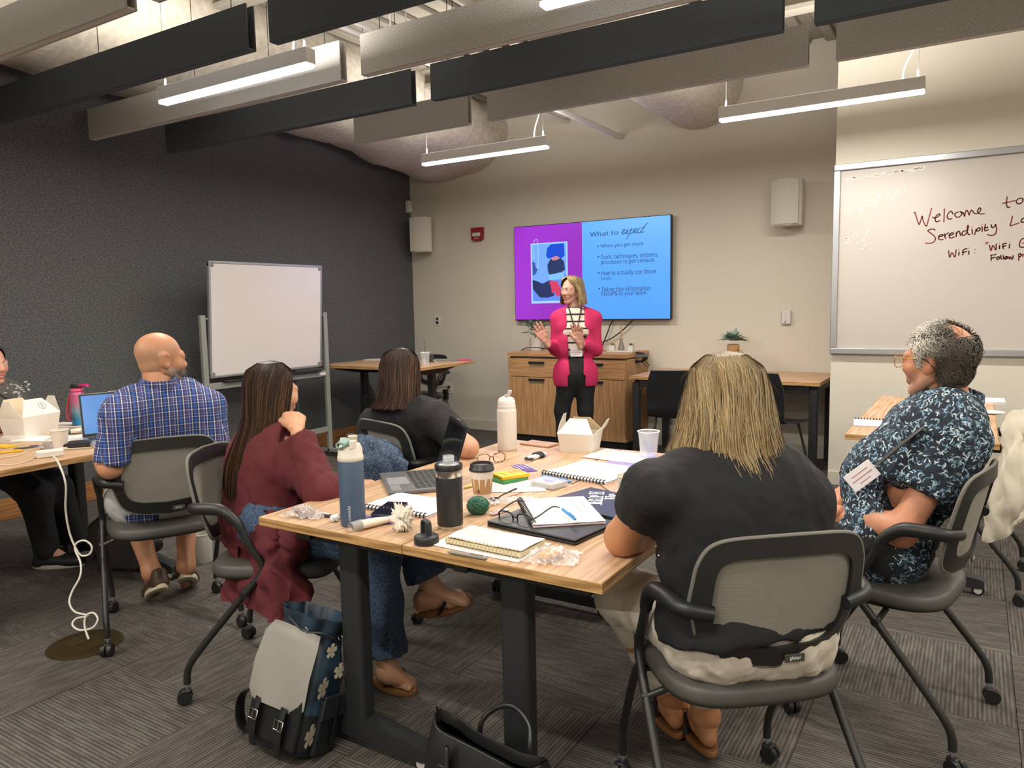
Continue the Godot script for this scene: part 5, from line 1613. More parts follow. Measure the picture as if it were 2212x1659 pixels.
	g.tube(lp, 0.004, 6, false)
	g.tube([Vector3(-0.036, 0.01, 0), Vector3(0.01, 0.012, 0.01)], 0.004, 6)
	part("cable_loop", g, M.black_plastic, o)
	# far end: white bottle, lunch box, print-outs, cups
	o = thing("white_bottle", "white insulated bottle with a flip up handle at the far table end", "bottle", Vector3(-1.793, y, -2.85), -0.5)
	g = G.new()
	g.lathe(Vector3.ZERO, [Vector2(0, 0), Vector2(0.04, 0), Vector2(0.0435, 0.004), Vector2(0.0445, 0.012), Vector2(0.0445, 0.178), Vector2(0.043, 0.188), Vector2(0.041, 0.19)], 36)
	part("body", g, mt(hx("d3cbc3"), 0.5), o)
	g = G.new()
	g.lathe(Vector3.ZERO, [Vector2(0.041, 0.189), Vector2(0.0415, 0.192), Vector2(0.0415, 0.205), Vector2(0.04, 0.206), Vector2(0.0395, 0.225), Vector2(0.033, 0.238), Vector2(0.02, 0.244), Vector2(0, 0.245)], 36)
	part("lid", g, mt(hx("d6d0ca"), 0.45), o)
	g = G.new()
	g.tube(bez([Vector3(-0.02, 0.243, 0), Vector3(0.0, 0.25, 0), Vector3(0.022, 0.256, 0.0), Vector3(0.036, 0.275, 0)], 5), [0.007, 0.007, 0.0075, 0.008, 0.008, 0.0085, 0.009, 0.009, 0.0095, 0.01, 0.01, 0.0105, 0.011, 0.0115, 0.011, 0.009], 10, true, 0.5, Vector3.BACK)
	part("flip_handle", g, mt(hx("dcd7d2"), 0.45), o)
	lunch_box("open white card lunch box at the far end of the near tables", Vector3(-1.49, y, -2.985), 0.15, 0.165, 0.15, 0.085, 0)
	sheet_thing("printed_handout", "printed handout lying beside the open lunch box", "paper", [Vector3(-1.28, 0, -2.93), -0.1, 0.25, 0.2], 0.0015, M.paper, y + 0.001, 12, 31)
	sheet_thing("purple_folder", "lilac folder under the handout at the far table end", "folder", [Vector3(-1.13, 0, -2.86), 0.05, 0.3, 0.24], 0.002, mt(hx("9384bb"), 0.6), y - 0.0015, 0)
	o = paper_cup("clear plastic cup beside the blonde woman's hair", Vector3(-1.16, y, -2.97), 0.046, 0.115, glassy(Color(0.9, 0.92, 0.95, 0.22), 0.1), true)
	part("lilac_dregs", box(Vector3(-0.028, 0.003, -0.028), Vector3(0.028, 0.012, 0.028), 0.006), glassy(Color(0.75, 0.7, 0.85, 0.4), 0.1), o)
	paper_cup("small cream paper cup beside the blonde woman's arm", Vector3(-0.985, y, -2.33), 0.038, 0.075, mt(hx("ded6c8"), 0.7))
	sheet_thing("brown_notebook", "thin brown and white notebook at the far left end of the table", "notebook", [Vector3(-1.72, 0, -3.02), -0.1, 0.16, 0.1], 0.007, mt(hx("b08a72"), 0.6), y, 2, 41)
	o = thing("thin_cable", "thin black cable curving across the navy cover", "cable", Vector3.ZERO)
	g = G.new()
	g.tube(bez([Vector3(-1.232, 0.743, -2.395), Vector3(-1.224, 0.743, -2.473), Vector3(-1.159, 0.745, -2.448), Vector3(-1.086, 0.743, -2.378), Vector3(-1.05, 0.743, -2.345)], 6), 0.0015, 5)
	part("cord", g, M.black_plastic, o)
	# grey laptop with its screen turned from the camera
	laptop("grey laptop facing the dark haired woman, seen from its side", Vector3(-1.764, y, -2.144), -0.75, 0.32, 0.225, -0.3, mt(hx("77777b"), 0.35, 0.5), mt(hx("121318"), 0.1), mt(hx("1b1c20"), 0.25))


# ---------------------------------------------------------------- things on the other tables, the sideboard and the floor
func leaf_blade(g: G, base: Vector3, dir: Vector3, l: float, w: float, droop := 0.3):
	var side := dir.cross(Vector3.UP)
	if side.length() < 0.05: side = Vector3.RIGHT
	side = side.normalized()
	var up := side.cross(dir).normalized()
	var rows := []
	for j in 6:
		var t := j / 5.0
		var k := sin(PI * pow(t, 0.8)) * w * 0.5 + 0.0004
		var c := base + dir * l * t + Vector3.DOWN * droop * l * t * t
		rows.append([c - side * k + up * k * 0.25, c, c + side * k + up * k * 0.25])
	g.sheet(rows, 0.0008)
func plant(o: Node3D, at: Vector3, n: int, spread: float, l: float, w: float, m: Material, sd: int, stems := false):
	var r := RandomNumberGenerator.new()
	r.seed = sd
	for k in n:
		var a := r.randf() * TAU
		var e := r.randf_range(0.15, 1.35)
		var d := Vector3(cos(a) * cos(e), sin(e), sin(a) * cos(e)).normalized()
		var g := G.new()
		if stems:
			var tip := at + d * spread
			g.tube(bez([at, at + Vector3.UP * spread * 0.4 + d * spread * 0.3, tip], 4), 0.0012, 5)
			for q in 9:
				var t := 0.35 + 0.65 * q / 8.0
				var p := at.lerp(tip, t) + Vector3.UP * spread * 0.16 * sin(PI * t)
				var b := r.randf() * TAU
				leaf_blade(g, p, (d * 0.5 + Vector3(cos(b), 0.2, sin(b))).normalized(), l, w, 0.2)
			part("sprig", g, m, o)
		else:
			leaf_blade(g, at + d * spread * 0.12, d, l * r.randf_range(0.7, 1.1), w, 0.25)
			part("leaf", g, m, o)
func side_table_things():
	var y := 0.74
	# left table
	lunch_box("white card lunch box with open flaps and a round mark, on the left table", Vector3(-4.299, 0.74, -2.058) + Vector3(-0.06, 0, 0), 1.853, 0.235, 0.17, 0.115, 1)
	var o := thing("plastic_fork_end", "black plastic cutlery handle standing in the left lunch box", "cutlery", Vector3(-4.555, 0.74, -2.134) + Vector3(-0.09, 0.1, -0.02), 0.4)
	var g := G.new()
	g.rbox(Vector3.ZERO, Vector3(0.055, 0.012, 0.004), 0.002, 2, Basis(Vector3.BACK, -0.55))
	part("handle", g, mt(hx("22221e"), 0.4), o)
	o = thing("sports_bottle", "pink to blue translucent sports bottle with a pink strap, on the left table", "bottle", Vector3(-4.461, 0.74, -2.374), 0.4)
	g = G.new()
	var prof := [Vector2(0, 0), Vector2(0.034, 0), Vector2(0.037, 0.006), Vector2(0.037, 0.03), Vector2(0.0365, 0.16), Vector2(0.036, 0.185), Vector2(0.033, 0.198), Vector2(0.028, 0.203)]
	var fine := []
	for k in prof.size() - 1:
		for s in 6: fine.append(prof[k].lerp(prof[k + 1], s / 6.0))
	for k in fine.size() - 1:
		var t: float = clampf(fine[k].y / 0.2, 0, 1)
		g.col = lin("2a83b0").lerp(lin("7a98a8"), smoothstep(0.1, 0.42, t)).lerp(lin("c06088"), smoothstep(0.35, 0.75, t))
		g.lathe(Vector3.ZERO, [fine[k], fine[k + 1]], 28)
	part("body", g, vc(0.3), o)
	g = G.new()
	g.lathe(Vector3.ZERO, [Vector2(0.029, 0.203), Vector2(0.0345, 0.205), Vector2(0.0345, 0.22), Vector2(0, 0.221)], 28)
	part("pink_collar", g, mt(hx("e0577f"), 0.4), o)
	g = G.new()
	g.rbox(Vector3(-0.004, 0.228, 0), Vector3(0.052, 0.016, 0.04), 0.005, 2)
	g.rbox(Vector3(-0.022, 0.24, 0), Vector3(0.014, 0.014, 0.02), 0.004, 2)
	part("black_lid", g, M.black_plastic, o)
	g = G.new()
	g.tube(bez([Vector3(0.02, 0.232, 0), Vector3(0.045, 0.24, 0), Vector3(0.07, 0.238, 0), Vector3(0.078, 0.23, 0)], 4), 0.011, 10, true, 0.5, Vector3.BACK)
	part("open_cap", g, mt(hx("d81f7c"), 0.15), o)
	g = G.new()
	g.tube(bez([Vector3(-0.034, 0.196, 0.008), Vector3(-0.052, 0.15, 0.01), Vector3(-0.068, 0.07, 0.01), Vector3(-0.06, 0.035, 0.01), Vector3(-0.044, 0.045, 0.008), Vector3(-0.042, 0.12, 0.006), Vector3(-0.035, 0.19, 0.006)], 6), 0.009, 8, true, 0.3, Vector3.BACK)
	part("strap", g, mt(hx("e26476"), 0.5), o)
	laptop("laptop with a lit blue screen before the man in plaid", Vector3(-3.869, 0.74, -2.14) + Vector3(0.13, 0.0, -0.06), 1.2, 0.33, 0.23, -0.22, mt(hx("9c9ca0"), 0.35, 0.5), M.lit_screen, mt(hx("8d8d92"), 0.35, 0.4))
	paper_cup("cream paper cup beside the wrapped cookies on the left table", Vector3(-3.8, 0.74, -1.922), 0.041, 0.092, mt(hx("d9d0c3"), 0.7))
	o = thing("wrapped_cookies", "brown cookies in clear wrap on the left table", "snack", Vector3(-3.842, 0.74, -1.902), 0.5)
	part("cookie", crumple(Vector3(0.09, 0.03, 0.05), 31, 0.3), mt(hx("7d5638"), 0.7), o).position.y = 0.016
	part("clear_wrap", film(0.12, 0.09, 0.045, 33), M.foil, o)
	o = thing("white_charger", "white power brick on the left table with its cord dropping to the floor", "charger", Vector3(-3.625, 0.74, -1.784), 1.182)
	part("brick", box(Vector3(-0.055, 0, -0.032), Vector3(0.055, 0.03, 0.032), 0.005), mt(hx("dedad2"), 0.35), o)
	g = G.new()
	g.tube(bez([Vector3(-3.326, 0.792, -1.651), Vector3(-3.222, 0.772, -1.619), Vector3(-3.175, 0.697, -1.614), Vector3(-3.192, 0.588, -1.614), Vector3(-3.195, 0.486, -1.623), Vector3(-3.171, 0.422, -1.63), Vector3(-3.149, 0.388, -1.64), Vector3(-3.119, 0.395, -1.659), Vector3(-3.114, 0.426, -1.666), Vector3(-3.138, 0.45, -1.654), Vector3(-3.165, 0.443, -1.636), Vector3(-3.173, 0.416, -1.628), Vector3(-3.131, 0.366, -1.624), Vector3(-3.11, 0.316, -1.607), Vector3(-3.115, 0.261, -1.573), Vector3(-3.103, 0.224, -1.553), Vector3(-3.072, 0.19, -1.556), Vector3(-3.026, 0.174, -1.582), Vector3(-3.066, 0.163, -1.556), Vector3(-3.058, 0.146, -1.535), Vector3(-3.023, 0.129, -1.543), Vector3(-2.979, 0.137, -1.571), Vector3(-2.972, 0.166, -1.591), Vector3(-2.998, 0.188, -1.59), Vector3(-3.013, 0.182, -1.568), Vector3(-3.006, 0.145, -1.555), Vector3(-2.97, 0.1, -1.548)], 6), 0.0042, 8)
	var cord := part("cord", g, mt(hx("d3cfc4"), 0.4), self)
	cord.reparent(o)
	for q in [[[Vector3(-3.675, 0.745, -1.756), Vector3(-3.585, 0.744, -1.668), Vector3(-3.564, 0.744, -1.592), Vector3(-3.663, 0.744, -1.553)], "thin white cable running off the left edge, nearer of the pair"], [[Vector3(-3.821, 0.745, -1.782), Vector3(-3.776, 0.744, -1.7), Vector3(-3.817, 0.744, -1.621)], "thin white cable running off the left edge, farther of the pair"]]:
		g = G.new()
		g.tube(bez(q[0], 6), 0.002, 6)
		single("thin_cable", g, mt(hx("d0c6b6"), 0.5), q[1], "cable")
	o = thing("black_charger", "black power adapter with a coiled white cable by the man in plaid", "charger", Vector3(-3.736, 0.74, -1.98), 0.899)
	part("adapter", box(Vector3(-0.05, 0.002, -0.028), Vector3(0.05, 0.032, 0.028), 0.006), mt(hx("25262a"), 0.4), o)
	part("plug_end", box(Vector3(-0.1, 0.004, -0.012), Vector3(-0.05, 0.022, 0.012), 0.004), mt(hx("1c1c1e"), 0.4), o)
	g = G.new()
	for k in 3:
		var ring := []
		for s in 25: ring.append(Vector3(0.02 + cos(TAU * s / 24) * (0.085 + k * 0.008), 0.004 + k * 0.002, 0.04 + sin(TAU * s / 24) * (0.03 + k * 0.004)))
		g.tube(ring, 0.0018, 5, false)
	part("coiled_cable", g, mt(hx("d8d0c0"), 0.5), o).set_meta("kind", "stuff")
	pen("yellow marker lying at the left edge of the left table", Vector3(-3.926, 0.745, -1.693), Vector3(-3.881, 0.745, -1.79), mt(hx("d9aa1e"), 0.4), "marker")
	pen("black and white marker lying behind the yellow marker", Vector3(-3.969, 0.745, -1.786), Vector3(-3.933, 0.745, -1.896), mt(hx("5a5656"), 0.4), "marker")
	sheet_thing("yellow_packet", "crumpled yellow packet at the left edge of the left table", "packet", [Vector3(-4.096, 0.74, -1.806), 0.2, 0.1, 0.06], 0.008, mt(hx("d6b02a"), 0.5), y, 0)
	sheet_thing("white_plate_paper", "white paper under the left lunch box", "paper", [Vector3(-4.167, 0.74, -2.028), 0.5, 0.26, 0.17], 0.002, M.paper_soft, y, 0, 6)
	sheet_thing("white_paper", "white paper before the sports bottle on the left table", "paper", [Vector3(-3.995, 0.74, -2.14), 0.3, 0.2, 0.2], 0.002, M.paper, y, 3, 7)
	sheet_thing("far_paper", "white paper behind the sports bottle on the left table", "paper", [Vector3(-4.539, 0.74, -2.357), 0.6, 0.25, 0.2], 0.002, M.paper, y - 0.0005, 0, 8)
	o = thing("clear_tub", "clear plastic tub lid at the left edge of the left table", "container", Vector3(-4.241, 0.74, -1.889), 0.3)
	part("tub", box(Vector3(-0.07, 0, -0.05), Vector3(0.07, 0.028, 0.05), 0.006), glassy(Color(0.95, 0.95, 0.93, 0.3), 0.1), o)
	o = thing("snack_wrapper", "green and brown snack wrapper with a napkin beside the sports bottle", "wrapper", Vector3(-4.156, 0.74, -2.221), 1.071)
	part("napkin", crumple(Vector3(0.12, 0.03, 0.05), 41, 0.3), mt(hx("dfd6c6"), 0.9), o).position.y = 0.016
	var q2 := part("brown_end", crumple(Vector3(0.07, 0.035, 0.05), 42, 0.5), mt(hx("5d4c3e"), 0.5), o)
	q2.position = Vector3(0.075, 0.018, 0)
	q2 = part("green_end", crumple(Vector3(0.03, 0.03, 0.05), 43, 0.4), mt(hx("2c7a60"), 0.5), o)
	q2.position = Vector3(-0.07, 0.016, 0)
	o = thing("brown_paper_bag", "brown paper wrapped sandwich at the left edge behind the lunch box", "paper bag", Vector3(-4.596, 0.74, -2.014), 0.3)
	part("bag", crumple(Vector3(0.14, 0.13, 0.1), 44, 0.25), mt(hx("9c7c66"), 0.85), o).position.y = 0.065
	# standing desk
	y = 0.86
	paper_cup("clear plastic cup with a straw on the sit-stand desk", Vector3(-4.259, 0.86, -5.395), 0.044, 0.12, glassy(Color(0.9, 0.93, 0.95, 0.2), 0.08), true)
	o = thing("drinking_straw", "dark straw standing in the clear cup on the sit-stand desk", "straw", Vector3(-4.259, 0.86, -5.395))
	g = G.new()
	g.tube([Vector3(0.02, 0.008, 0.005), Vector3(-0.02, 0.24, -0.015)], 0.004, 8)
	part("straw", g, mt(hx("5d564e"), 0.4), o)
	sheet_thing("white_tablet", "white tablet lying on the sit-stand desk", "tablet", [Vector3(-5.173, 0.86, -5.749), 0.1, 0.2, 0.15], 0.008, mt(hx("dcd6cf"), 0.4), y, 0)
	o = thing("flat_laptop", "closed grey laptop on the sit-stand desk behind the clear cup", "laptop", Vector3(-4.402, 0.86, -5.861), 0.15)
	part("base", box(Vector3(-0.14, 0, -0.1), Vector3(0.14, 0.009, 0.1), 0.003), mt(hx("a29c92"), 0.4), o)
	part("lid", box(Vector3(-0.14, 0.0095, -0.1), Vector3(0.14, 0.015, 0.1), 0.003), mt(hx("8a8781"), 0.4), o)
	o = thing("pink_phone", "bright pink phone at the far end of the sit-stand desk", "phone", Vector3(-4.243, 0.86, -5.971), 0.15)
	part("case", box(Vector3(-0.07, 0, -0.035), Vector3(0.07, 0.014, 0.035), 0.006), mt(hx("e0457f"), 0.45), o)
	part("camera_bump", box(Vector3(0.03, 0.0138, -0.02), Vector3(0.06, 0.017, 0.01), 0.003), mt(hx("c9336c"), 0.4), o)
	o = thing("small_speaker", "small black device standing beside the clear cup", "device", Vector3(-4.447, 0.86, -5.727))
	part("body", box(Vector3(-0.02, 0, -0.02), Vector3(0.02, 0.075, 0.02), 0.006), mt(hx("3a3836"), 0.4), o)
	g = G.new()
	g.tube(bez([Vector3(0.02, 0.006, 0), Vector3(0.05, 0.02, 0.03), Vector3(0.1, 0.003, 0.05)], 5), 0.003, 6)
	part("white_lead", g, M.white_plastic, o)
	# right table
	y = 0.74
	booklet("open comb bound booklet on the table behind the man in the floral shirt", [Vector3(-0.386, 0.74, -4.287), 0.123, 0.28, 0.22], y, 2, 0.006, 5, 61)
	o = thing("white_packet", "small white packet on the table behind the floral shirt", "packet", Vector3(-0.266, 0.74, -4.753), 0.1)
	part("packet", box(Vector3(-0.06, 0, -0.03), Vector3(0.06, 0.018, 0.03), 0.005), mt(hx("e2ddd6"), 0.4), o)
	part("clear_end", box(Vector3(-0.085, 0.002, -0.02), Vector3(-0.058, 0.01, 0.02), 0.003), M.foil, o)
	sheet_thing("paper_pad", "pad of white paper at the far end of the table behind the man", "paper", [Vector3(0.084, 0.74, -5.442), 0.0, 0.18, 0.22], 0.016, M.paper, y, 3, 71)
	o = thing("paper_plate", "small round cream plate on the table behind the man", "plate", Vector3(0.098, 0.74, -4.935))
	g = G.new()
	g.lathe(Vector3.ZERO, [Vector2(0, 0.001), Vector2(0.05, 0.001), Vector2(0.065, 0.008), Vector2(0.064, 0.0095), Vector2(0.05, 0.003), Vector2(0, 0.003)], 28)
	part("plate", g, mt(hx("e6dcc8"), 0.6), o)
	# sideboard
	y = 0.925
	o = thing("potted_eucalyptus", "small leafy plant in a white pot on the sideboard behind the presenter", "plant", Vector3(-3.8, 0.945, -6.62) * Vector3(1, 0, 1) + Vector3(0, y, 0))
	g = G.new()
	g.lathe(Vector3.ZERO, [Vector2(0, 0), Vector2(0.055, 0), Vector2(0.06, 0.01), Vector2(0.064, 0.13), Vector2(0.058, 0.13), Vector2(0.054, 0.11), Vector2(0, 0.11)], 28)
	part("pot", g, mt(hx("d9d4cc"), 0.5), o)
	plant(o, Vector3(0, 0.12, 0), 16, 0.19, 0.035, 0.022, mt(hx("5d7a50"), 0.6), 3, true)
	o = thing("display_tray", "white tray on the sideboard holding a diffuser and two tiny pots", "tray", Vector3(-2.86, y, -6.62))
	part("tray", box(Vector3(-0.13, 0, -0.05), Vector3(0.13, 0.014, 0.05), 0.004), mt(hx("dcd8d0"), 0.5), o)
	part("tray_rim", box(Vector3(-0.132, 0.01, 0.046), Vector3(0.132, 0.018, 0.052), 0.002), mt(hx("dcd8d0"), 0.5), o)
	for q in [[-0.09, "tiny potted succulent with yellow green leaves on the white tray", hx("8a8a3e")], [0.1, "tiny potted succulent with grey green leaves on the white tray", hx("6a7560")]]:
		o = thing("mini_succulent", q[1], "plant", Vector3(-2.86 + q[0], y + 0.015, -6.62), 0.0, "tiny succulents on the tray")
		part("pot", box(Vector3(-0.026, 0, -0.026), Vector3(0.026, 0.05, 0.026), 0.006), mt(hx("d8d4cd"), 0.5), o)
		plant(o, Vector3(0, 0.045, 0), 16, 0.02, 0.042, 0.016, mt(q[2], 0.6), 7)
	o = thing("reed_diffuser", "small glass diffuser bottle with reeds on the white tray", "diffuser", Vector3(-2.86, y + 0.015, -6.62))
	g = G.new()
	g.lathe(Vector3.ZERO, [Vector2(0, 0), Vector2(0.03, 0), Vector2(0.03, 0.03), Vector2(0.014, 0.085), Vector2(0.013, 0.105), Vector2(0.016, 0.107), Vector2(0.016, 0.112), Vector2(0, 0.112)], 24)
	part("bottle", g, mt(hx("8a8378"), 0.12, 0.2), o)
	for k in 4:
		g = G.new()
		g.tube([Vector3(0, 0.09, 0), Vector3(-0.02 + 0.012 * k, 0.24, -0.01 + 0.007 * k)], 0.0018, 5)
		part("reed", g, mt(hx("c09a78"), 0.7), o)
	o = thing("coiled_cable", "coil of black cable and a grey remote hanging at the sideboard corner", "cable", Vector3(-2.687, 0.879, -6.609))
	g = G.new()
	for k in 7:
		var ring := []
		for s in 21: ring.append(Vector3(cos(TAU * s / 20) * (0.085 - k * 0.004), sin(TAU * s / 20) * 0.042 + 0.006 * sin(k * 2.0), -0.02 + k * 0.008))
		g.tube(ring, 0.006, 6, false)
	part("coil", g, M.black_plastic, o).set_meta("kind", "stuff")
	g = G.new()
	g.rbox(Vector3(0.02, 0.01, 0.045), Vector3(0.2, 0.03, 0.02), 0.008, 2, Basis(Vector3.BACK, 0.12))
	part("grey_remote", g, mt(hx("5c5a58"), 0.5), o)
	g = G.new()
	g.tube(bez([Vector3(0.06, -0.03, 0), Vector3(0.11, -0.07, 0), Vector3(0.08, -0.08, 0), Vector3(0.04, -0.04, 0)], 5), 0.004, 6)
	g.tube([Vector3(-0.055, -0.03, 0), Vector3(-0.057, -0.2, 0.01)], 0.005, 6)
	part("loose_end", g, M.black_plastic, o)
	g = G.new()
	g.tube(bez([Vector3(-3.899, 0.932, -6.5), Vector3(-3.823, 0.961, -6.5), Vector3(-3.715, 0.962, -6.5), Vector3(-3.584, 0.95, -6.5), Vector3(-3.506, 0.933, -6.5)], 5), 0.005, 6)
	single("grey_cable", g, M.leg_metal, "grey cable lying over the sideboard top beside the potted plant", "cable")
	# wall table
	o = thing("vase_plant", "pale green leafy plant in a white vase tied with ribbon on the wall table", "plant", Vector3(-1.80, 0.757, -6.62))
	g = G.new()
	g.lathe(Vector3.ZERO, [Vector2(0, 0), Vector2(0.06, 0), Vector2(0.075, 0.04), Vector2(0.075, 0.12), Vector2(0.05, 0.19), Vector2(0.045, 0.24), Vector2(0.05, 0.25), Vector2(0.04, 0.25), Vector2(0.038, 0.2), Vector2(0, 0.2)], 28)
	part("vase", g, mt(hx("d6cdbf"), 0.6), o)
	plant(o, Vector3(0, 0.28, 0), 46, 0.16, 0.13, 0.055, mt(hx("7d9685"), 0.6), 9)
	g = G.new()
	g.lathe(Vector3.ZERO, [Vector2(0.049, 0.19), Vector2(0.054, 0.2), Vector2(0.052, 0.25), Vector2(0.046, 0.255)], 24)
	g.tube(bez([Vector3(0.045, 0.22, 0.02), Vector3(0.09, 0.18, 0.03), Vector3(0.1, 0.1, 0.03), Vector3(0.12, 0.04, 0.03)], 5), 0.014, 6, true, 0.15)
	part("ribbon", g, mt(hx("b08a5d"), 0.8), o)

func flower(g: G, c: Vector3, b: Basis, r: float, dark: G):
	for k in 5:
		var a := TAU * k / 5 + 0.3
		var d := b * Vector3(cos(a), sin(a), 0)
		var s := b * Vector3(-sin(a), cos(a), 0)
		var pts := []
		for q in [[0.12, 0.1], [0.45, 0.3], [0.85, 0.36], [1.02, 0.2], [0.96, 0.0], [1.02, -0.2], [0.85, -0.36], [0.45, -0.3], [0.12, -0.1]]: pts.append(c + d * r * q[0] + s * r * q[1])
		g.flat(pts, b.z)
		for t in [-0.1, 0.0, 0.1]: dark.flat([c + b.z * 0.0006 + d * r * 0.22 + s * r * (t * 0.6 - 0.015), c + b.z * 0.0006 + d * r * 0.22 + s * r * (t * 0.6 + 0.015), c + b.z * 0.0006 + d * r * 0.6 + s * r * t * 1.7], b.z)
	var disc := []
	for k in 10: disc.append(c + b * Vector3(cos(TAU * k / 10) * r * 0.16, sin(TAU * k / 10) * r * 0.16, 0.0012))
	g.flat(disc, b.z)
func floor_things():
	# floor box
	var o := thing("floor_box", "round brass floor outlet box with a white cord plugged in", "floor outlet", Vector3(-3.16, 0, -1.63))
	var g := G.new()
	g.lathe(Vector3.ZERO, [Vector2(0.0, 0.0), Vector2(0.145, 0.0), Vector2(0.145, 0.004), Vector2(0.135, 0.008), Vector2(0, 0.009)], 40)
	part("cover", g, mt(hx("55482f"), 0.35, 0.6), o)
	for q in [[-0.05, 0.0], [0.05, 0.0]]:
		g = G.new()
		g.rbox(Vector3(q[0], 0.0095, q[1]), Vector3(0.07, 0.004, 0.1), 0.002)
		part("flip_lid", g, mt(hx("625336"), 0.3, 0.6), o)
	# floral backpack
	o = thing("floral_backpack", "navy leather backpack with cream flowers and a grey flap on the floor", "backpack", Vector3(-1.83, 0, -1.6), 0.06)
	var tilt := Transform3D(Basis(Vector3.RIGHT, -0.28) * Basis(Vector3.BACK, -0.1), Vector3(0, 0.012, 0.06))
	var rows := []
	var f := FastNoiseLite.new()
	f.frequency = 5.0
	for q in [[0.0, 0.2], [0.0, 0.7], [0.012, 0.95], [0.04, 1.0], [0.14, 1.0], [0.25, 0.95], [0.32, 0.86], [0.355, 0.76], [0.38, 0.78], [0.425, 0.9]]:
		var r := []
		for k in 48:
			var a := TAU * k / 48
			var ex := 0.5 if q[0] < 0.3 else 0.8
			var fold := 1.0 + (0.1 * sin(a * 7.0) if q[0] > 0.34 else 0.03 * f.get_noise_3d(cos(a), q[0] * 4.0, sin(a)))
			r.append(Vector3(signf(cos(a)) * pow(absf(cos(a)), ex) * 0.125 * q[1], q[0], signf(sin(a)) * pow(absf(sin(a)), ex) * 0.088 * q[1]) * Vector3(fold, 1, fold))
		rows.append(r)
	g = G.new()
	g.xf = tilt
	g.sheet(rows.slice(3), 0.004, true)
	part("body", g, tri(mt(Color.WHITE, 0.4), noise(0.02, 71, [hx("1d2a38"), hx("263848"), hx("2c4356")], [0.3, 0.5, 0.75], 128, 3), Vector3(3, 3, 3)), o)
	g = G.new()
	g.xf = tilt
	g.sheet(rows.slice(0, 5), 0.006, true)
	part("base_panel", g, mt(hx("1a1d20"), 0.35), o)
	g = G.new()
	g.xf = tilt
	var fl := []
	for q in [[0.36, 0.062, 0.085], [0.375, 0.085, 0.1], [0.34, 0.1, 0.115], [0.25, 0.108, 0.12], [0.16, 0.108, 0.12], [0.13, 0.107, 0.1]]:
		var r := []
		for k in 9:
			var u := k / 4.0 - 1.0
			r.append(Vector3(u * q[2] * (1.0 - 0.02) - 0.004, q[0] + 0.01 * (1 - u * u), q[1] - 0.014 * u * u + 0.004 * sin(u * 3.0 + q[0] * 20.0)))
		fl.append(r)
	g.sheet(fl, 0.003)
	part("grey_flap", g, mt(hx("8f8c86"), 0.6), o)
	g = G.new()
	g.xf = tilt
	g.rbox(Vector3(0.005, 0.13, 0.09), Vector3(0.21, 0.2, 0.016), 0.006, 2)
	part("front_pocket", g, mt(hx("151618"), 0.35), o)
	for x in [-0.06, 0.05]:
		g = G.new()
		g.xf = tilt
		g.tube(bez([Vector3(x, 0.15, 0.108), Vector3(x, 0.1, 0.114), Vector3(x + 0.004, 0.045, 0.11), Vector3(x + 0.004, 0.005, 0.098)], 4), 0.014, 8, true, 0.25, Vector3.RIGHT)
		var st := part("buckle_strap", g, mt(hx("1b1c1e"), 0.35), o)
		g = G.new()
		g.xf = tilt
		var ring := []
		for q in [[-1, -1], [1, -1], [1, 1], [-1, 1], [-1, -1]]: ring.append(Vector3(x + q[0] * 0.017, 0.1 + q[1] * 0.014, 0.119))
		g.tube(ring, 0.0026, 6)
		g.tube([Vector3(x, 0.086, 0.12), Vector3(x, 0.114, 0.121)], 0.002, 6)
		part("buckle", g, M.steel, st)
	g = G.new()
	g.xf = tilt
	g.tube(bez([Vector3(-0.1, 0.16, 0.05), Vector3(-0.17, 0.12, 0.06), Vector3(-0.18, 0.05, 0.05), Vector3(-0.15, 0.0, 0.04), Vector3(-0.1, 0.02, 0.05)], 6), 0.02, 8, true, 0.2, Vector3.BACK)
	part("shoulder_strap", g, mt(hx("161719"), 0.4), o)
	# pocket and flowers on the side that faces the table leg
	var b := Basis(Vector3.FORWARD, Vector3.UP, Vector3.RIGHT)
	g = G.new()
	g.xf = tilt
	g.rbox(Vector3(0.132, 0.1, -0.012), Vector3(0.02, 0.17, 0.1), 0.008, 2)
	var pk := part("side_pocket", g, mt(hx("1b1f24"), 0.35), o)
	g = G.new()
	g.xf = tilt
	g.rbox(Vector3(0.144, 0.165, -0.014), Vector3(0.01, 0.075, 0.112), 0.004, 2)
	part("pocket_flap", g, mt(hx("23282e"), 0.45), pk)
	g = G.new()
	g.xf = tilt
	g.tube(bez([Vector3(0.15, 0.19, -0.02), Vector3(0.152, 0.14, -0.022), Vector3(0.15, 0.07, -0.026), Vector3(0.146, 0.04, -0.03)], 4), 0.008, 8, true, 0.3, Vector3.BACK)
	part("pocket_strap", g, mt(hx("17181a"), 0.35), pk)
	g = G.new()
	g.xf = tilt
	var dk := G.new()
	dk.xf = tilt
	for q in [[Vector3(0.131, 0.085, 0.062), 0.036], [Vector3(0.127, 0.225, 0.046), 0.034], [Vector3(0.124, 0.268, -0.02), 0.026], [Vector3(0.116, 0.335, 0.03), 0.024], [Vector3(0.122, 0.33, -0.058), 0.02]]:
		flower(g, q[0] + Vector3(0.003, 0, 0), Basis(Vector3.UP, 0.25 if q[0].z > 0.03 else 0.0) * b, q[1], dk)
	part("printed_flowers", g, mt(hx("ddd5bd"), 0.5), o).set_meta("kind", "stuff")
	part("flower_veins", dk, mt(hx("2b2b2a"), 0.6), o).set_meta("kind", "stuff")
	g = G.new()
	g.xf = tilt
	g.tube(bez([Vector3(-0.06, 0.405, 0.066), Vector3(-0.02, 0.4, 0.085), Vector3(0.04, 0.38, 0.085), Vector3(0.09, 0.385, 0.06), Vector3(0.11, 0.37, 0.02)], 5), 0.004, 6)
	part("drawstring", g, mt(hx("2e2f31"), 0.5), o)
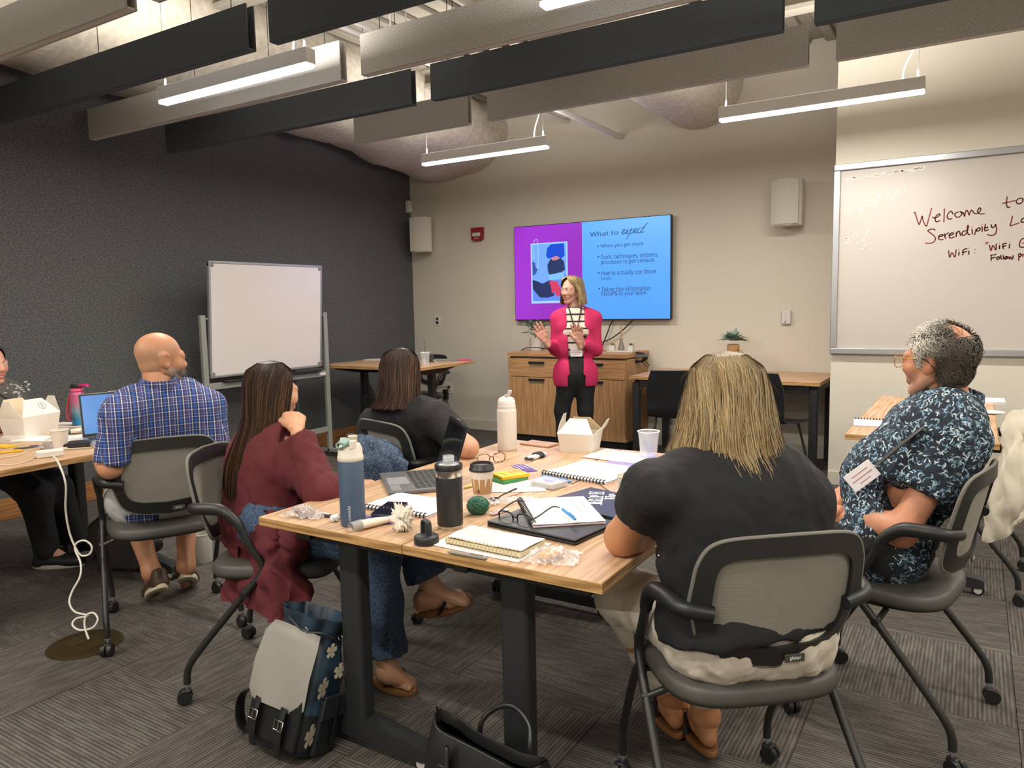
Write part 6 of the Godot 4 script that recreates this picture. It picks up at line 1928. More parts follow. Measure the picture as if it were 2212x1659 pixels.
	for p in [Vector3(-0.055, 0.41, 0.07), Vector3(0.045, 0.385, 0.084), Vector3(0.112, 0.37, -0.01)]:
		g = G.new()
		g.xf = tilt
		var ring := []
		for s in 13: ring.append(p + Vector3(cos(TAU * s / 12) * 0.008, sin(TAU * s / 12) * 0.008, 0.002))
		g.tube(ring, 0.002, 5, false)
		part("grommet", g, M.steel, o)
	# black tote
	o = thing("leather_tote", "black leather tote bag on the floor before the right table leg", "bag", Vector3(-1.0, 0, -1.47), -0.16)
	rows = []
	for q in [[0.0, 0.92, 0.075], [0.02, 1.0, 0.085], [0.15, 1.0, 0.08], [0.27, 0.97, 0.06], [0.325, 0.95, 0.036], [0.33, 0.945, 0.03], [0.3, 0.93, 0.026]]:
		var r := []
		for k in 44:
			var a := TAU * k / 44
			var sag := 0.03 * (1.0 - pow(absf(cos(a)), 2.0)) * (1.0 if q[0] > 0.25 else 0.0)
			r.append(Vector3(signf(cos(a)) * pow(absf(cos(a)), 0.45) * 0.19 * q[1], q[0] - sag, signf(sin(a)) * pow(absf(sin(a)), 0.45) * q[2] + 0.006 * sin(a * 5 + q[0] * 9.0)))
		rows.append(r)
	g = G.new()
	g.sheet(rows, 0.004, true)
	part("body", g, mt(hx("1b1b1b"), 0.38), o)
	for s in [-1, 1]:
		g = G.new()
		g.tube(bez([Vector3(-0.085, 0.2, s * 0.07), Vector3(-0.085, 0.29, s * 0.062), Vector3(-0.06, 0.335 if s < 0 else 0.22, s * 0.085), Vector3(0.0, 0.36 if s < 0 else 0.2, s * 0.098), Vector3(0.06, 0.335 if s < 0 else 0.24, s * 0.09), Vector3(0.085, 0.29, s * 0.062), Vector3(0.085, 0.2, s * 0.07)], 6), 0.007, 8)
		var h := part("handle", g, mt(hx("202020"), 0.35), o)
		for x in [-0.085, 0.085]:
			g = G.new()
			g.rbox(Vector3(x, 0.215, s * 0.078), Vector3(0.032, 0.07, 0.006), 0.003, 2)
			part("handle_tab", g, mt(hx("242424"), 0.35), h)
	g = G.new()
	g.tube([Vector3(-0.182, 0.32, 0), Vector3(-0.19, 0.34, 0.0), Vector3(-0.178, 0.345, 0.0)], 0.005, 6)
	part("zip_pull", g, M.steel, o)
	# grey backpack and white bin under the left table
	o = thing("grey_backpack", "slumped dark grey backpack on the floor under the left table", "backpack", Vector3(-3.879, 0, -2.229) + Vector3(-0.12, 0, -0.1), 0.4)
	part("body", crumple(Vector3(0.42, 0.3, 0.28), 57, 0.2, 18), mt(hx("3a3734"), 0.8), o).position.y = 0.145
	g = G.new()
	g.rbox(Vector3(0.06, 0.1, 0.155), Vector3(0.24, 0.16, 0.04), 0.02, 3)
	part("front_pocket", g, mt(hx("33302e"), 0.8), o)
	g = G.new()
	g.rbox(Vector3(0.0, 0.17, 0.178), Vector3(0.022, 0.016, 0.004), 0.003, 2)
	part("zip_tag", g, mt(hx("bdbdb8"), 0.5), o)
	g = G.new()
	g.tube(bez([Vector3(0.2, 0.02, 0.12), Vector3(0.26, 0.01, 0.16), Vector3(0.3, 0.012, 0.1), Vector3(0.38, 0.004, 0.02)], 5), 0.007, 6, true, 0.4)
	part("strap", g, mt(hx("77736c"), 0.7), o)
	o = thing("white_bin", "small white round bin on the floor beside the plaid man's shoe", "bin", Vector3(-3.641, 0, -2.55))
	g = G.new()
	g.lathe(Vector3.ZERO, [Vector2(0, 0), Vector2(0.052, 0), Vector2(0.054, 0.004), Vector2(0.06, 0.16), Vector2(0.057, 0.16), Vector2(0.051, 0.008), Vector2(0, 0.006)], 28)
	part("bin_wall", g, mt(hx("cdc8c2"), 0.45), o)
	g = G.new()
	g.lathe(Vector3.ZERO, [Vector2(0.059, 0.156), Vector2(0.0625, 0.158), Vector2(0.0625, 0.164), Vector2(0.057, 0.164)], 28)
	part("bin_rim", g, mt(hx("d5d0ca"), 0.45), o)
	# garments over chair backs
	garments()
func drape(pts: Array, thick: float, sd: int, wave := 0.012) -> G:   # cloth through a grid of points, subdivided and wrinkled
	var f := FastNoiseLite.new()
	f.seed = sd; f.frequency = 5.0; f.fractal_octaves = 2
	var fine := []
	for r in pts: fine.append(bez(r, 6))
	var rows := []
	for x in fine[0].size():
		var c := []
		for r in fine: c.append(r[x])
		rows.append(bez(c, 6))
	for r in rows:
		for k in r.size():
			var p: Vector3 = r[k]
			r[k] = p + Vector3(f.get_noise_3d(p.x * 3, p.y, p.z * 3), 0.3 * f.get_noise_3d(p.z * 3, p.x * 3, 7), f.get_noise_3d(p.z * 3 + 9, p.y, p.x * 3)) * wave
	var g := G.new()
	g.sheet(rows, thick)
	return g
func garments():
	var denim := tri(mt(Color.WHITE, 0.85), noise(0.1, 93, [hx("2f3c4c"), hx("42536a"), hx("566a82")], [0.3, 0.5, 0.75], 256, 4), Vector3(3, 3, 3))
	var a := [[Vector3(-2.429, 0.821, -2.493), Vector3(-2.302, 0.825, -2.501), Vector3(-2.185, 0.785, -2.521), Vector3(-2.132, 0.741, -2.525)], [Vector3(-2.402, 0.751, -2.454), Vector3(-2.265, 0.762, -2.457), Vector3(-2.15, 0.748, -2.479), Vector3(-2.087, 0.708, -2.501)], [Vector3(-2.38, 0.64, -2.43), Vector3(-2.247, 0.654, -2.431), Vector3(-2.14, 0.659, -2.462), Vector3(-2.081, 0.648, -2.497)], [Vector3(-2.368, 0.526, -2.423), Vector3(-2.242, 0.542, -2.42), Vector3(-2.136, 0.558, -2.452), Vector3(-2.092, 0.567, -2.481)]]
	single("denim_jacket", drape(a, 0.008, 61, 0.02), denim, "blue denim jacket hung over the chair back behind the woman in black", "jacket")
	a = [[Vector3(0.132, 0.855, -3.986), Vector3(0.168, 0.895, -3.942), Vector3(0.226, 0.901, -3.919)], [Vector3(0.115, 0.726, -3.936), Vector3(0.163, 0.755, -3.85), Vector3(0.245, 0.761, -3.854)], [Vector3(0.086, 0.573, -3.898), Vector3(0.152, 0.581, -3.798), Vector3(0.242, 0.589, -3.807)], [Vector3(0.057, 0.43, -3.862), Vector3(0.133, 0.428, -3.791), Vector3(0.231, 0.467, -3.809)], [Vector3(0.065, 0.318, -3.853), Vector3(0.112, 0.322, -3.812), Vector3(0.183, 0.423, -3.798)]]
	single("cream_sweater", drape(a, 0.012, 62, 0.03), mt(hx("cfc6b4"), 0.95), "cream knit sweater hung over the chair back at the right edge", "sweater")


# ---------------------------------------------------------------- people
var head_cache := {}
func head_mesh(male: bool) -> G:   # head-local: origin between the ears, -z forward; white where skin goes, tinted later
	if head_cache.has(male): return head_cache[male]
	var s := Sdf.new(0.0036, 150.0)
	s.ell(Vector3(0, 0.034, 0.014), Vector3(0.0735, 0.078, 0.092))
	s.ell(Vector3(0, -0.012, -0.03), Vector3(0.058, 0.084, 0.056))
	s.ell(Vector3(0, -0.02, 0.03), Vector3(0.062, 0.062, 0.058))
	for x in [-1, 1]:
		s.cap(Vector3(x * 0.05, -0.05, 0.008), Vector3(x * (0.02 if male else 0.014), -0.098, -0.066), 0.019, 0.015)
		s.ell(Vector3(x * 0.036, -0.028, -0.058), Vector3(0.026, 0.026, 0.025))
		s.cap(Vector3(x * 0.045, 0.016, -0.072), Vector3(x * 0.014, 0.021, -0.085), 0.0095 if male else 0.007)
		s.ell(Vector3(x * 0.0115, -0.032, -0.094), Vector3(0.0085, 0.0075, 0.010))
		s.ell(Vector3(x * 0.0315, 0.0, -0.0935), Vector3(0.0165, 0.0105, 0.012), Basis(), -0.8)
		s.cap(Vector3(x * 0.0445, 0.006, -0.078), Vector3(x * 0.02, 0.008, -0.0835), 0.0045)
		s.cap(Vector3(x * 0.043, -0.009, -0.0775), Vector3(x * 0.021, -0.010, -0.0825), 0.004)
		s.cap(Vector3(x * 0.021, -0.059, -0.081), Vector3(0, -0.0555, -0.0915), 0.0055, 0.0065)
		s.cap(Vector3(x * 0.019, -0.064, -0.081), Vector3(0, -0.0685, -0.0895), 0.0055, 0.0075)
		s.cap(Vector3(x * 0.022, -0.0615, -0.0885), Vector3(0, -0.0615, -0.1005), 0.0022, 0.0022, -0.55)
		s.ell(Vector3(x * 0.0765, -0.006, 0.014), Vector3(0.0085, 0.032, 0.019), Basis(Vector3.RIGHT, 0.15) * Basis(Vector3.UP, x * -0.3))
		s.cap(Vector3(x * 0.076, 0.015, 0.03), Vector3(x * 0.074, -0.02, 0.022), 0.0065, 0.005)
		s.ell(Vector3(x * 0.086, -0.004, 0.01), Vector3(0.0065, 0.019, 0.0105), Basis(Vector3.RIGHT, 0.15), -0.7)
	s.ell(Vector3(0, -0.1, -0.068), Vector3(0.021 if male else 0.016, 0.016, 0.017))
	s.cap(Vector3(0, 0.014, -0.084), Vector3(0, -0.028, -0.1035), 0.0075, 0.0115)
	var g := G.new()
	s.build(g)
	head_cache[male] = g
	return g
func put_head(g: G, t: Transform3D, male: bool, paint: Callable):
	var h := head_mesh(male)
	var base := g.v.size()
	for k in h.v.size():
		g.v.append(t * h.v[k]); g.n.append((t.basis * h.n[k]).normalized()); g.u.append(Vector2())
		g.c.append(paint.call(h.v[k], h.n[k]))
	for k in h.i: g.i.append(base + k)
func face_paint(skin: Color, brow: Color, lips: Color, beard: Color, beard_amount: float, scalp: Color, scalp_amount: float) -> Callable:
	var f := FastNoiseLite.new()
	f.frequency = 60.0
	return func(p: Vector3, n: Vector3) -> Color:
		var c := skin
		var blush := exp(-(pow((absf(p.x) - 0.04) / 0.02, 2) + pow((p.y + 0.03) / 0.022, 2))) * (1.0 if p.z < -0.04 else 0.0)
		c = c.lerp(Color(skin.r * 1.02, skin.g * 0.78, skin.b * 0.74), 0.45 * blush + 0.35 * exp(-pow((absf(p.x) - 0.078) / 0.012, 2)) * exp(-pow(p.z - 0.014, 2) * 900.0))
		if p.z < -0.105: c = c.lerp(Color(skin.r, skin.g * 0.8, skin.b * 0.76), 0.4)
		var mouth := exp(-pow((p.y + 0.062) / 0.0065, 4)) * exp(-pow(p.x / 0.021, 6))
		if p.z < -0.07: c = c.lerp(lips, 0.85 * mouth)
		if absf(p.y + 0.0615) < 0.0016 and absf(p.x) < 0.021 and p.z < -0.07: c = c.lerp(lips * 0.3, 0.7)
		var ax := absf(p.x)
		var by := 0.0195 + 0.006 * sin(clampf((ax - 0.012) / 0.038, 0, 1) * PI * 0.75)
		if p.z < -0.05 and ax > 0.012 and ax < 0.05: c = c.lerp(brow, 0.85 * exp(-pow((p.y - by) / 0.0038, 2)))
		if p.z < -0.06 and ax > 0.017 and ax < 0.048: c = c.lerp(brow * 0.4, 0.6 * exp(-pow((p.y - 0.0065) / 0.0022, 2)))
		if beard_amount > 0.0:
			var j := smoothstep(-0.028, -0.05, p.y - maxf(0.0, p.z + 0.0) * 0.5) * smoothstep(0.03, 0.008, p.z)
			j *= 1.0 - 0.7 * mouth
			c = c.lerp(beard, beard_amount * j * (0.7 + 0.3 * f.get_noise_3dv(p)))
		if scalp_amount > 0.0:
			var sc := smoothstep(-0.012, 0.012, p.y + 0.055 - 0.35 * absf(p.z - 0.06)) * smoothstep(0.07, 0.02, p.y) * smoothstep(-0.035, -0.01, p.z)
			if p.y < 0.03 and p.z < 0.035 and ax > 0.064: sc *= 0.15
			c = c.lerp(scalp, scalp_amount * sc)
		return c
func hand_into(g: G, wrist: Vector3, fingers: Vector3, palm: Vector3, right: bool, curl: float, spread: float, tone: Color, scale := 1.0):   # fingers: where they point, palm: where the palm faces
	var z := -fingers.normalized()
	var y := -(palm - z * palm.dot(z)).normalized()
	var x := y.cross(z)
	var t := Transform3D(Basis(x, y, z) * scale, wrist)
	var m := 1.0 if right else -1.0     # thumb at local -x for a right hand with its palm down
	var s := Sdf.new(0.0031 * scale, 230.0 / scale)
	var P := func(a: float, b: float, c: float) -> Vector3: return t * Vector3(a * m, b, c)
	var ends := [[-0.031, 0.041, 0.026, 0.021], [-0.0105, 0.046, 0.029, 0.022], [0.0105, 0.042, 0.027, 0.021], [0.03, 0.033, 0.021, 0.019]]
	for k in 4:
		var q = ends[k]
		var root := Vector3(q[0], 0.0 - 0.003 * absf(k - 1.5) + 0.003, -0.084 + 0.006 * absf(k - 1.0) * (1.4 if k == 3 else 0.6))
		s.cap(P.call(q[0] * 0.55, 0, -0.006), P.call(root.x, root.y, root.z), 0.0135 * scale, 0.0112 * scale)
		if k < 3: s.cap(P.call(q[0] * 0.8 + 0.008, -0.002, -0.045), P.call(q[0] + 0.0105, 0, -0.078), 0.0115 * scale, 0.0095 * scale)
		var a := curl * (0.75 + 0.1 * k)
		var sp: float = (k - 1.5) * spread
		var p := root
		var ang := 0.0
		for j in 3:
			ang += a * [0.8, 1.1, 0.7][j]
			var d := Vector3(sin(sp) * cos(ang), -sin(ang), -cos(ang) * cos(sp))
			var e: Vector3 = p + d * q[1 + j]
			var r0: float = [0.0094, 0.0084, 0.0076][j] - (0.001 if k == 3 else 0.0)
			s.cap(P.call(p.x, p.y, p.z), P.call(e.x, e.y, e.z), r0 * scale, (r0 - 0.0009) * scale)
			p = e
	s.cap(P.call(-0.012, -0.004, -0.012), P.call(-0.034, -0.012, -0.046), 0.0155 * scale, 0.0125 * scale)
	var th := 0.35 + 0.5 * curl
	var a1 := Vector3(-0.034, -0.012, -0.046) + Vector3(-sin(0.75 - 0.4 * curl), -0.35 * th, -cos(0.6)).normalized() * 0.036
	s.cap(P.call(-0.034, -0.012, -0.046), P.call(a1.x, a1.y, a1.z), 0.0115 * scale, 0.0098 * scale)
	var a2 := a1 + Vector3(-sin(0.45 - 0.5 * curl), -0.3 * th, -cos(0.4)).normalized() * 0.028
	s.cap(P.call(a1.x, a1.y, a1.z), P.call(a2.x, a2.y, a2.z), 0.0095 * scale, 0.0078 * scale)
	s.cap(P.call(0, 0, 0.035), P.call(0, 0, -0.01), 0.0235 * scale, 0.021 * scale)
	var red := Color(tone.r * 1.03, tone.g * 0.84, tone.b * 0.8)
	s.build(g, func(p: Vector3, n: Vector3) -> Color: return tone.lerp(red, 0.35))
	g.col = tone
class Fig:
	var o: Node3D
	var j: Dictionary
	var up: Vector3
	var rt: Vector3
	var fw: Vector3
	func _init(node: Node3D, joints: Dictionary):
		o = node; j = joints
		up = (j.nek - j.pel).normalized()
		rt = (j.sR - j.sL).normalized()
		rt = (rt - up * rt.dot(up)).normalized()
		fw = up.cross(rt)
	func along(t: float) -> Vector3: return j.pel.lerp(j.nek, t)
	func torso(s: Sdf, grow: float, chest: float, waist: float, hip: float, t0 := 0.0, fat := 0.0):
		var hs: float = (j.sR - j.sL).length() * 0.5
		s.cap(along(0.7) - rt * hs * 0.5, along(0.7) + rt * hs * 0.5, chest + grow)
		s.cap(along(0.84) - rt * hs * 0.55, along(0.84) + rt * hs * 0.55, chest * 0.72 + grow)
		s.cap(along(0.36) - rt * hs * 0.38, along(0.36) + rt * hs * 0.38, waist + grow)
		s.cap(along(0.5) - rt * hs * 0.42, along(0.5) + rt * hs * 0.42, (waist + chest) * 0.5 + grow)
		if t0 < 0.1: s.cap(along(t0) - rt * hs * 0.42, along(t0) + rt * hs * 0.42, hip + grow)
		for q in [j.sL, j.sR]: s.cap(q, j.nek - up * 0.035, 0.052 + grow, 0.05 + grow)
		if fat > 0.0: s.ell(along(0.3) + fw * 0.075, Vector3(0.13, 0.15, 0.1) * fat)
func skin_of(f: Fig, tone: Color, head: Transform3D, male: bool, paint: Callable, r := 1.0, hands := []) -> MeshInstance3D:
	var g := G.new()
	g.col = tone
	var s := Sdf.new(0.0135, 75.0)
	f.torso(s, -0.02, 0.1 * r, 0.09 * r, 0.1 * r)
	s.cap(f.j.nek - f.up * 0.02, head * Vector3(0, -0.045, 0.022), 0.058 * r, 0.05 * r)
	for q in ["L", "R"]:
		s.cap(f.j["s" + q], f.j["e" + q], 0.046 * r, 0.038 * r)
		var mid: Vector3 = f.j["e" + q].lerp(f.j["w" + q], 0.3)
		s.cap(f.j["e" + q], mid, 0.037 * r, 0.039 * r); s.cap(mid, f.j["w" + q], 0.039 * r, 0.025 * r)
		s.cap(f.j["h" + q], f.j["k" + q], 0.07 * r, 0.05 * r)
		var cf: Vector3 = f.j["k" + q].lerp(f.j["a" + q], 0.35)
		s.cap(f.j["k" + q], cf, 0.047 * r, 0.052 * r); s.cap(cf, f.j["a" + q], 0.052 * r, 0.033 * r)
		s.cap(f.j["a" + q], f.j["t" + q], 0.034 * r, 0.022 * r)
	s.build(g)
	put_head(g, head, male, paint)
	for h in hands: hand_into(g, h[0], h[1], h[2], h[3], h[4], h[5], tone, h[6] if h.size() > 6 else 1.0)
	var b := part("body", g, M.skin, f.o)
	for x in [-1, 1]:
		g = G.new()
		g.xf = head
		var c := Vector3(x * 0.0315, -0.0005, -0.0785)
		g.col = lin("d8d0c8")
		g.ball(c, Vector3.ONE * 0.0118, 8)
		g.col = lin("3a3a34")
		g.ball(c + Vector3(x * -0.0006, 0, -0.0078), Vector3(0.0053, 0.0053, 0.0046), 6)
		part("eye", g, vc(0.12), f.o)
	return b
func garment(f: Fig, called: String, s: Sdf, m: Material, cuts := [], wrinkle := 0.004, sd := 1, label := "") -> MeshInstance3D:
	var g := G.new()
	var cut = null
	if cuts: cut = func(p: Vector3) -> float:
		var d := 1.0
		for c in cuts:
			var q: Vector3 = p - c[0]
			if q.length() < c[2]: d = minf(d, -q.dot(c[1]))
		return d
	s.build(g, null, cut)
	if wrinkle > 0.0:
		var n := FastNoiseLite.new()
		n.seed = sd; n.frequency = 9.0; n.fractal_octaves = 2; n.domain_warp_enabled = true; n.domain_warp_amplitude = 0.06; n.domain_warp_frequency = 6.0
		for k in g.v.size():
			var p := g.v[k]
			g.v[k] = p + g.n[k] * (n.get_noise_3d(p.x * 1.4, p.y * 0.8 + p.x * 0.7, p.z * 1.4)) * wrinkle
		var nn := PackedVector3Array()
		nn.resize(g.v.size())
		for k in range(0, g.i.size(), 3):
			var a := g.i[k]
			var b := g.i[k + 1]
			var c := g.i[k + 2]
			var fn := (g.v[c] - g.v[a]).cross(g.v[b] - g.v[a])
			nn[a] += fn; nn[b] += fn; nn[c] += fn
		for k in nn.size(): g.n[k] = nn[k].normalized()
	return part(called, g, m, f.o, label)
func rib(g: G, pts: Array, normals: Array, w: float, c0: Color, c1: Color):   # one lock of hair: a narrow ribbon
	var k := pts.size()
	var base := g.v.size()
	for q in k:
		var t: Vector3 = pts[mini(q + 1, k - 1)] - pts[maxi(q - 1, 0)]
		var side := t.cross(normals[q]).normalized()
		var e := w * (1.0 - 0.75 * pow(float(q) / (k - 1), 3))
		var nl: Vector3 = normals[q]
		var c := c0.lerp(c1, float(q) / (k - 1))
		for s in [-1.0, 1.0]:
			g.v.append(g.xf * (pts[q] + side * e * s)); g.n.append((g.xf.basis * (nl + side * s * 0.6)).normalized()); g.c.append(c); g.u.append(Vector2())
	for q in k - 1:
		var a := base + q * 2
		g.tri(a, a + 1, a + 2); g.tri(a + 1, a + 3, a + 2)
func long_hair(o: Node3D, head: Transform3D, prof: Array, opts: Dictionary):
	# prof rows: [y, half width, back depth, front depth, shift x, shift z, half opening angle measured from the back]
	var r := RandomNumberGenerator.new()
	r.seed = opts.get("seed", 3)
	var nz := FastNoiseLite.new()
	nz.frequency = 3.0; nz.seed = opts.get("seed", 3)
	var at := func(row: float, th: float, k: float) -> Vector3:
		var i := clampi(int(row), 0, prof.size() - 2)
		var t := clampf(row - i, 0.0, 1.0)
		var a: Array = prof[i]
		var b: Array = prof[i + 1]
		var q := []
		for c in 7: q.append(lerpf(a[c], b[c], t))
		var cz: float = q[2] if cos(th) > 0.0 else q[3]
		return Vector3(sin(th) * q[1] * k + q[4], q[0], cos(th) * cz * k + q[5])
	var open := func(row: float) -> float:
		var i := clampi(int(row), 0, prof.size() - 2)
		return lerpf(prof[i][6], prof[i + 1][6], clampf(row - i, 0.0, 1.0))
	var rows := []
	var top := prof.size() - 1.0
	for y in 30:
		var row = top * y / 29.0 * opts.get("shell", 0.96)
		var l := []
		for x in 36:
			var th := lerpf(-1.0, 1.0, x / 35.0) * (open.call(row) as float)
			l.append(at.call(row, th, 0.93 + 0.05 * nz.get_noise_2d(th * 3.0, row * 0.25)))
		rows.append(l)
	var g := G.new()
	g.xf = head
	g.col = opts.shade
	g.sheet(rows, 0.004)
	var shell := part(opts.get("name", "hair"), g, M.hair, o, opts.get("label", ""))
	g = G.new()
	g.xf = head
	var n: int = opts.n
	var steps: int = opts.get("steps", 16)
	var wav: float = opts.get("wave", 0.006)
	var cols: Array = opts.cols
	for k in n:
		var clump := floorf(r.randf() * n / 7.0)
		var u := fposmod(clump * 0.61803, 1.0) * 2.0 - 1.0 + r.randfn(0.0, 0.03)
		u = clampf(u, -1.0, 1.0)
		var depth := r.randf_range(0.93, 1.04)
		var a: float = opts.get("from", 0.0) + r.randf() * opts.get("spread", 0.6)
		var b: float = top - absf(r.randfn(0.0, opts.get("ragged", 0.35))) if r.randf() < 0.75 else lerpf(a + 1.5, top, r.randf())
		var ph := fposmod(clump * 1.7, TAU)
		var pts := []
		var nl := []
		var fly := r.randfn(0.0, opts.get("fly", 0.004))
		for q in steps:
			var t := float(q) / (steps - 1)
			var row := lerpf(a, maxf(b, a + 1.0), t)
			var th: float = u * (open.call(row) as float) + opts.get("twist", 0.0) * t
			var w := wav * smoothstep(0.25, 1.0, t)
			var p: Vector3 = at.call(row, th + sin(t * opts.get("turns", 5.0) + ph) * w * 5.0, depth + 0.02 * sin(t * 9.0 + ph) * wav / 0.006 + fly * 8.0 * t * t)
			p += Vector3(sin(t * 7.0 + ph), 0.0, cos(t * 6.0 + ph * 2.0)) * w * 0.5
			pts.append(p)
			nl.append(Vector3(sin(th), 0.55 * (1.0 - smoothstep(0.0, 3.0, row)), cos(th)).normalized())
		var c: Color = cols[int(fposmod(clump * 7.31, cols.size()))]
		c = c.lerp(cols[r.randi() % cols.size()], 0.4) * r.randf_range(0.8, 1.15)
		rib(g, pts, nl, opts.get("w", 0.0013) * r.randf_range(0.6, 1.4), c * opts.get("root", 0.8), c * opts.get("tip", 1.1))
	part("hair_locks", g, M.hair, shell).set_meta("kind", "stuff")
func short_hair(o: Node3D, head: Transform3D, n: int, keep: Callable, l: float, cols: Callable, sd: int, label: String, w := 0.0011):
	var r := RandomNumberGenerator.new()
	r.seed = sd
	var h := head_mesh(true)
	var g := G.new()
	g.xf = head
	for k in n:
		var i := r.randi() % h.v.size()
		var p := h.v[i]
		var kp: float = keep.call(p)
		if kp <= 0.0 or r.randf() > kp: continue
		var nn := h.n[i]
		var down := (Vector3(0, -0.7, 0.35) + Vector3(r.randfn(0, 0.35), r.randfn(0, 0.25), r.randfn(0, 0.35)))
		if p.y > 0.075: down = Vector3(r.randfn(0, 0.5), 0.1, -0.5 + r.randfn(0, 0.4))
		down = (down - nn * down.dot(nn)).normalized()
		var side := down.cross(nn)
		var bend := r.randfn(0.0, 0.5)
		var pts := []
		var nl := []
		var ll := l * r.randf_range(0.6, 1.3)
		for q in 6:
			var t := q / 5.0
			pts.append(p + (down * t + side * bend * sin(t * 3.0) * 0.5) * ll + nn * (0.002 + 0.012 * sin(t * PI * 0.8) * minf(1.0, l / 0.02)))
			nl.append((nn + side * 0.3 * cos(t * 6.0)).normalized())
		var c: Color = cols.call(p)
		c *= r.randf_range(0.6, 1.4)
		rib(g, pts, nl, w, c * 0.8, c * 1.1)
	part("hair", g, M.hair, o, label)
func shoe(o: Node3D, heel: Vector3, toe: Vector3, up: Vector3, m: Material, sole: Material, called := "shoe"):
	var d := (toe - heel)
	var l := d.length()
	var z := -d.normalized()
	var y := (up - z * up.dot(z)).normalized()
	var b := Basis(y.cross(z), y, z)
	var s := Sdf.new(0.008, 110.0)
	s.cap(heel + b * Vector3(0, 0.035, -0.02), heel + b * Vector3(0, 0.075, -0.03), 0.034, 0.036)
	s.cap(heel + b * Vector3(0, 0.034, -0.03), heel + b * Vector3(0, 0.032, -l + 0.04), 0.036, 0.04)
	s.cap(heel + b * Vector3(0, 0.055, -0.07), heel + b * Vector3(0, 0.035, -l * 0.68), 0.033, 0.033)
	var g := G.new()
	var foot := heel
	s.build(g, null, func(p: Vector3) -> float: return minf((b.transposed() * (p - foot)).y - 0.012, 0.1 - (b.transposed() * (p - foot)).y))
	var sh := part(called, g, m, o)
	g = G.new()
	var rows := []
	for q in [[0.0, 0.0], [0.0, 0.96], [0.004, 1.0], [0.018, 1.0], [0.024, 0.97], [0.024, 0.0]]:
		var r := []
		for k in 28:
			var a := TAU * k / 28
			var w := 0.042 - 0.006 * sin(a)
			r.append(heel + b * Vector3(cos(a) * w * q[1], q[0], -l * 0.5 + 0.01 - sin(a) * (l * 0.5 + 0.008) * q[1]))
		rows.append(r)
	g.sheet(rows, 0.0, true)
	part("sole", g, sole, sh)
func sandal(o: Node3D, heel: Vector3, toe: Vector3, up: Vector3, tone: Color):   # a flip-flop under a bare foot with toes
	var d := (toe - heel)
	var l := d.length()
	var z := -d.normalized()
	var y := (up - z * up.dot(z)).normalized()
	var b := Basis(y.cross(z), y, z)
	var g := G.new()
	var rows := []
	for q in [[-0.022, 0.0], [-0.022, 0.95], [-0.018, 1.0], [-0.004, 1.0], [0.0, 0.96], [0.0, 0.0]]:
		var r := []
		for k in 32:
			var a := TAU * k / 32
			r.append(heel + b * Vector3(cos(a) * (0.046 + 0.006 * sin(a)) * q[1], q[0], -l * 0.5 - sin(a) * (l * 0.5 + 0.012) * q[1]))
		rows.append(r)
	g.sheet(rows, 0.0, true)
	var sd := part("sandal", g, mt(hx("8c6038"), 0.6), o)
	for s in [-1, 1]:
		g = G.new()
		g.tube(bez([heel + b * Vector3(s * 0.044, 0.002, -l * 0.42), heel + b * Vector3(s * 0.04, 0.035, -l * 0.52), heel + b * Vector3(s * 0.018, 0.046, -l * 0.64), heel + b * Vector3(0.006, 0.03, -l * 0.78), heel + b * Vector3(0.008, 0.0, -l * 0.82)], 5), 0.0095, 8, true, 0.35)
		part("strap", g, mt(hx("16161a"), 0.7), sd)
	var s := Sdf.new(0.006, 160.0)
	s.cap(heel + b * Vector3(0, 0.026, -0.025), heel + b * Vector3(0, 0.03, -l * 0.4), 0.026, 0.03)
	s.cap(heel + b * Vector3(0, 0.06, -0.04), heel + b * Vector3(0, 0.022, -l * 0.66), 0.033, 0.022)
	s.cap(heel + b * Vector3(-0.016, 0.018, -l * 0.62), heel + b * Vector3(0.018, 0.018, -l * 0.64), 0.018)
	for k in 5: s.cap(heel + b * Vector3(0.022 - k * 0.012, 0.016, -l * 0.68), heel + b * Vector3(0.026 - k * 0.0138, 0.011, -l * (0.97 - 0.03 * k)), 0.010, 0.0105 if k == 0 else 0.0078)
	g = G.new()
	g.col = tone
	s.build(g)
	part("foot", g, M.skin, o)
func lanyard(o: Node3D, pts: Array, w := 0.006, m: Material = null):
	var g := G.new()
	g.tube(bez(pts, 6), w, 6, true, 0.3)
	part("lanyard", g, m if m else M.black_plastic, o)
func badge(o: Node3D, at: Vector3, b: Basis, w := 0.095, h := 0.075):
	var g := G.new()
	g.xf = Transform3D(b, at)
	g.rbox(Vector3.ZERO, Vector3(w, h, 0.003), 0.001)
	var p := part("name_badge", g, mt(hx("dcd3d6"), 0.3), o)
	g = G.new()
	g.xf = Transform3D(b, at)
	for k in 3: g.rbox(Vector3(0, 0.012 - k * 0.014, 0.0018), Vector3(w * [0.6, 0.75, 0.4][k], 0.004, 0.0004), 0.0001)
	part("printed_text", g, mt(hx("b08a94"), 0.6), p)


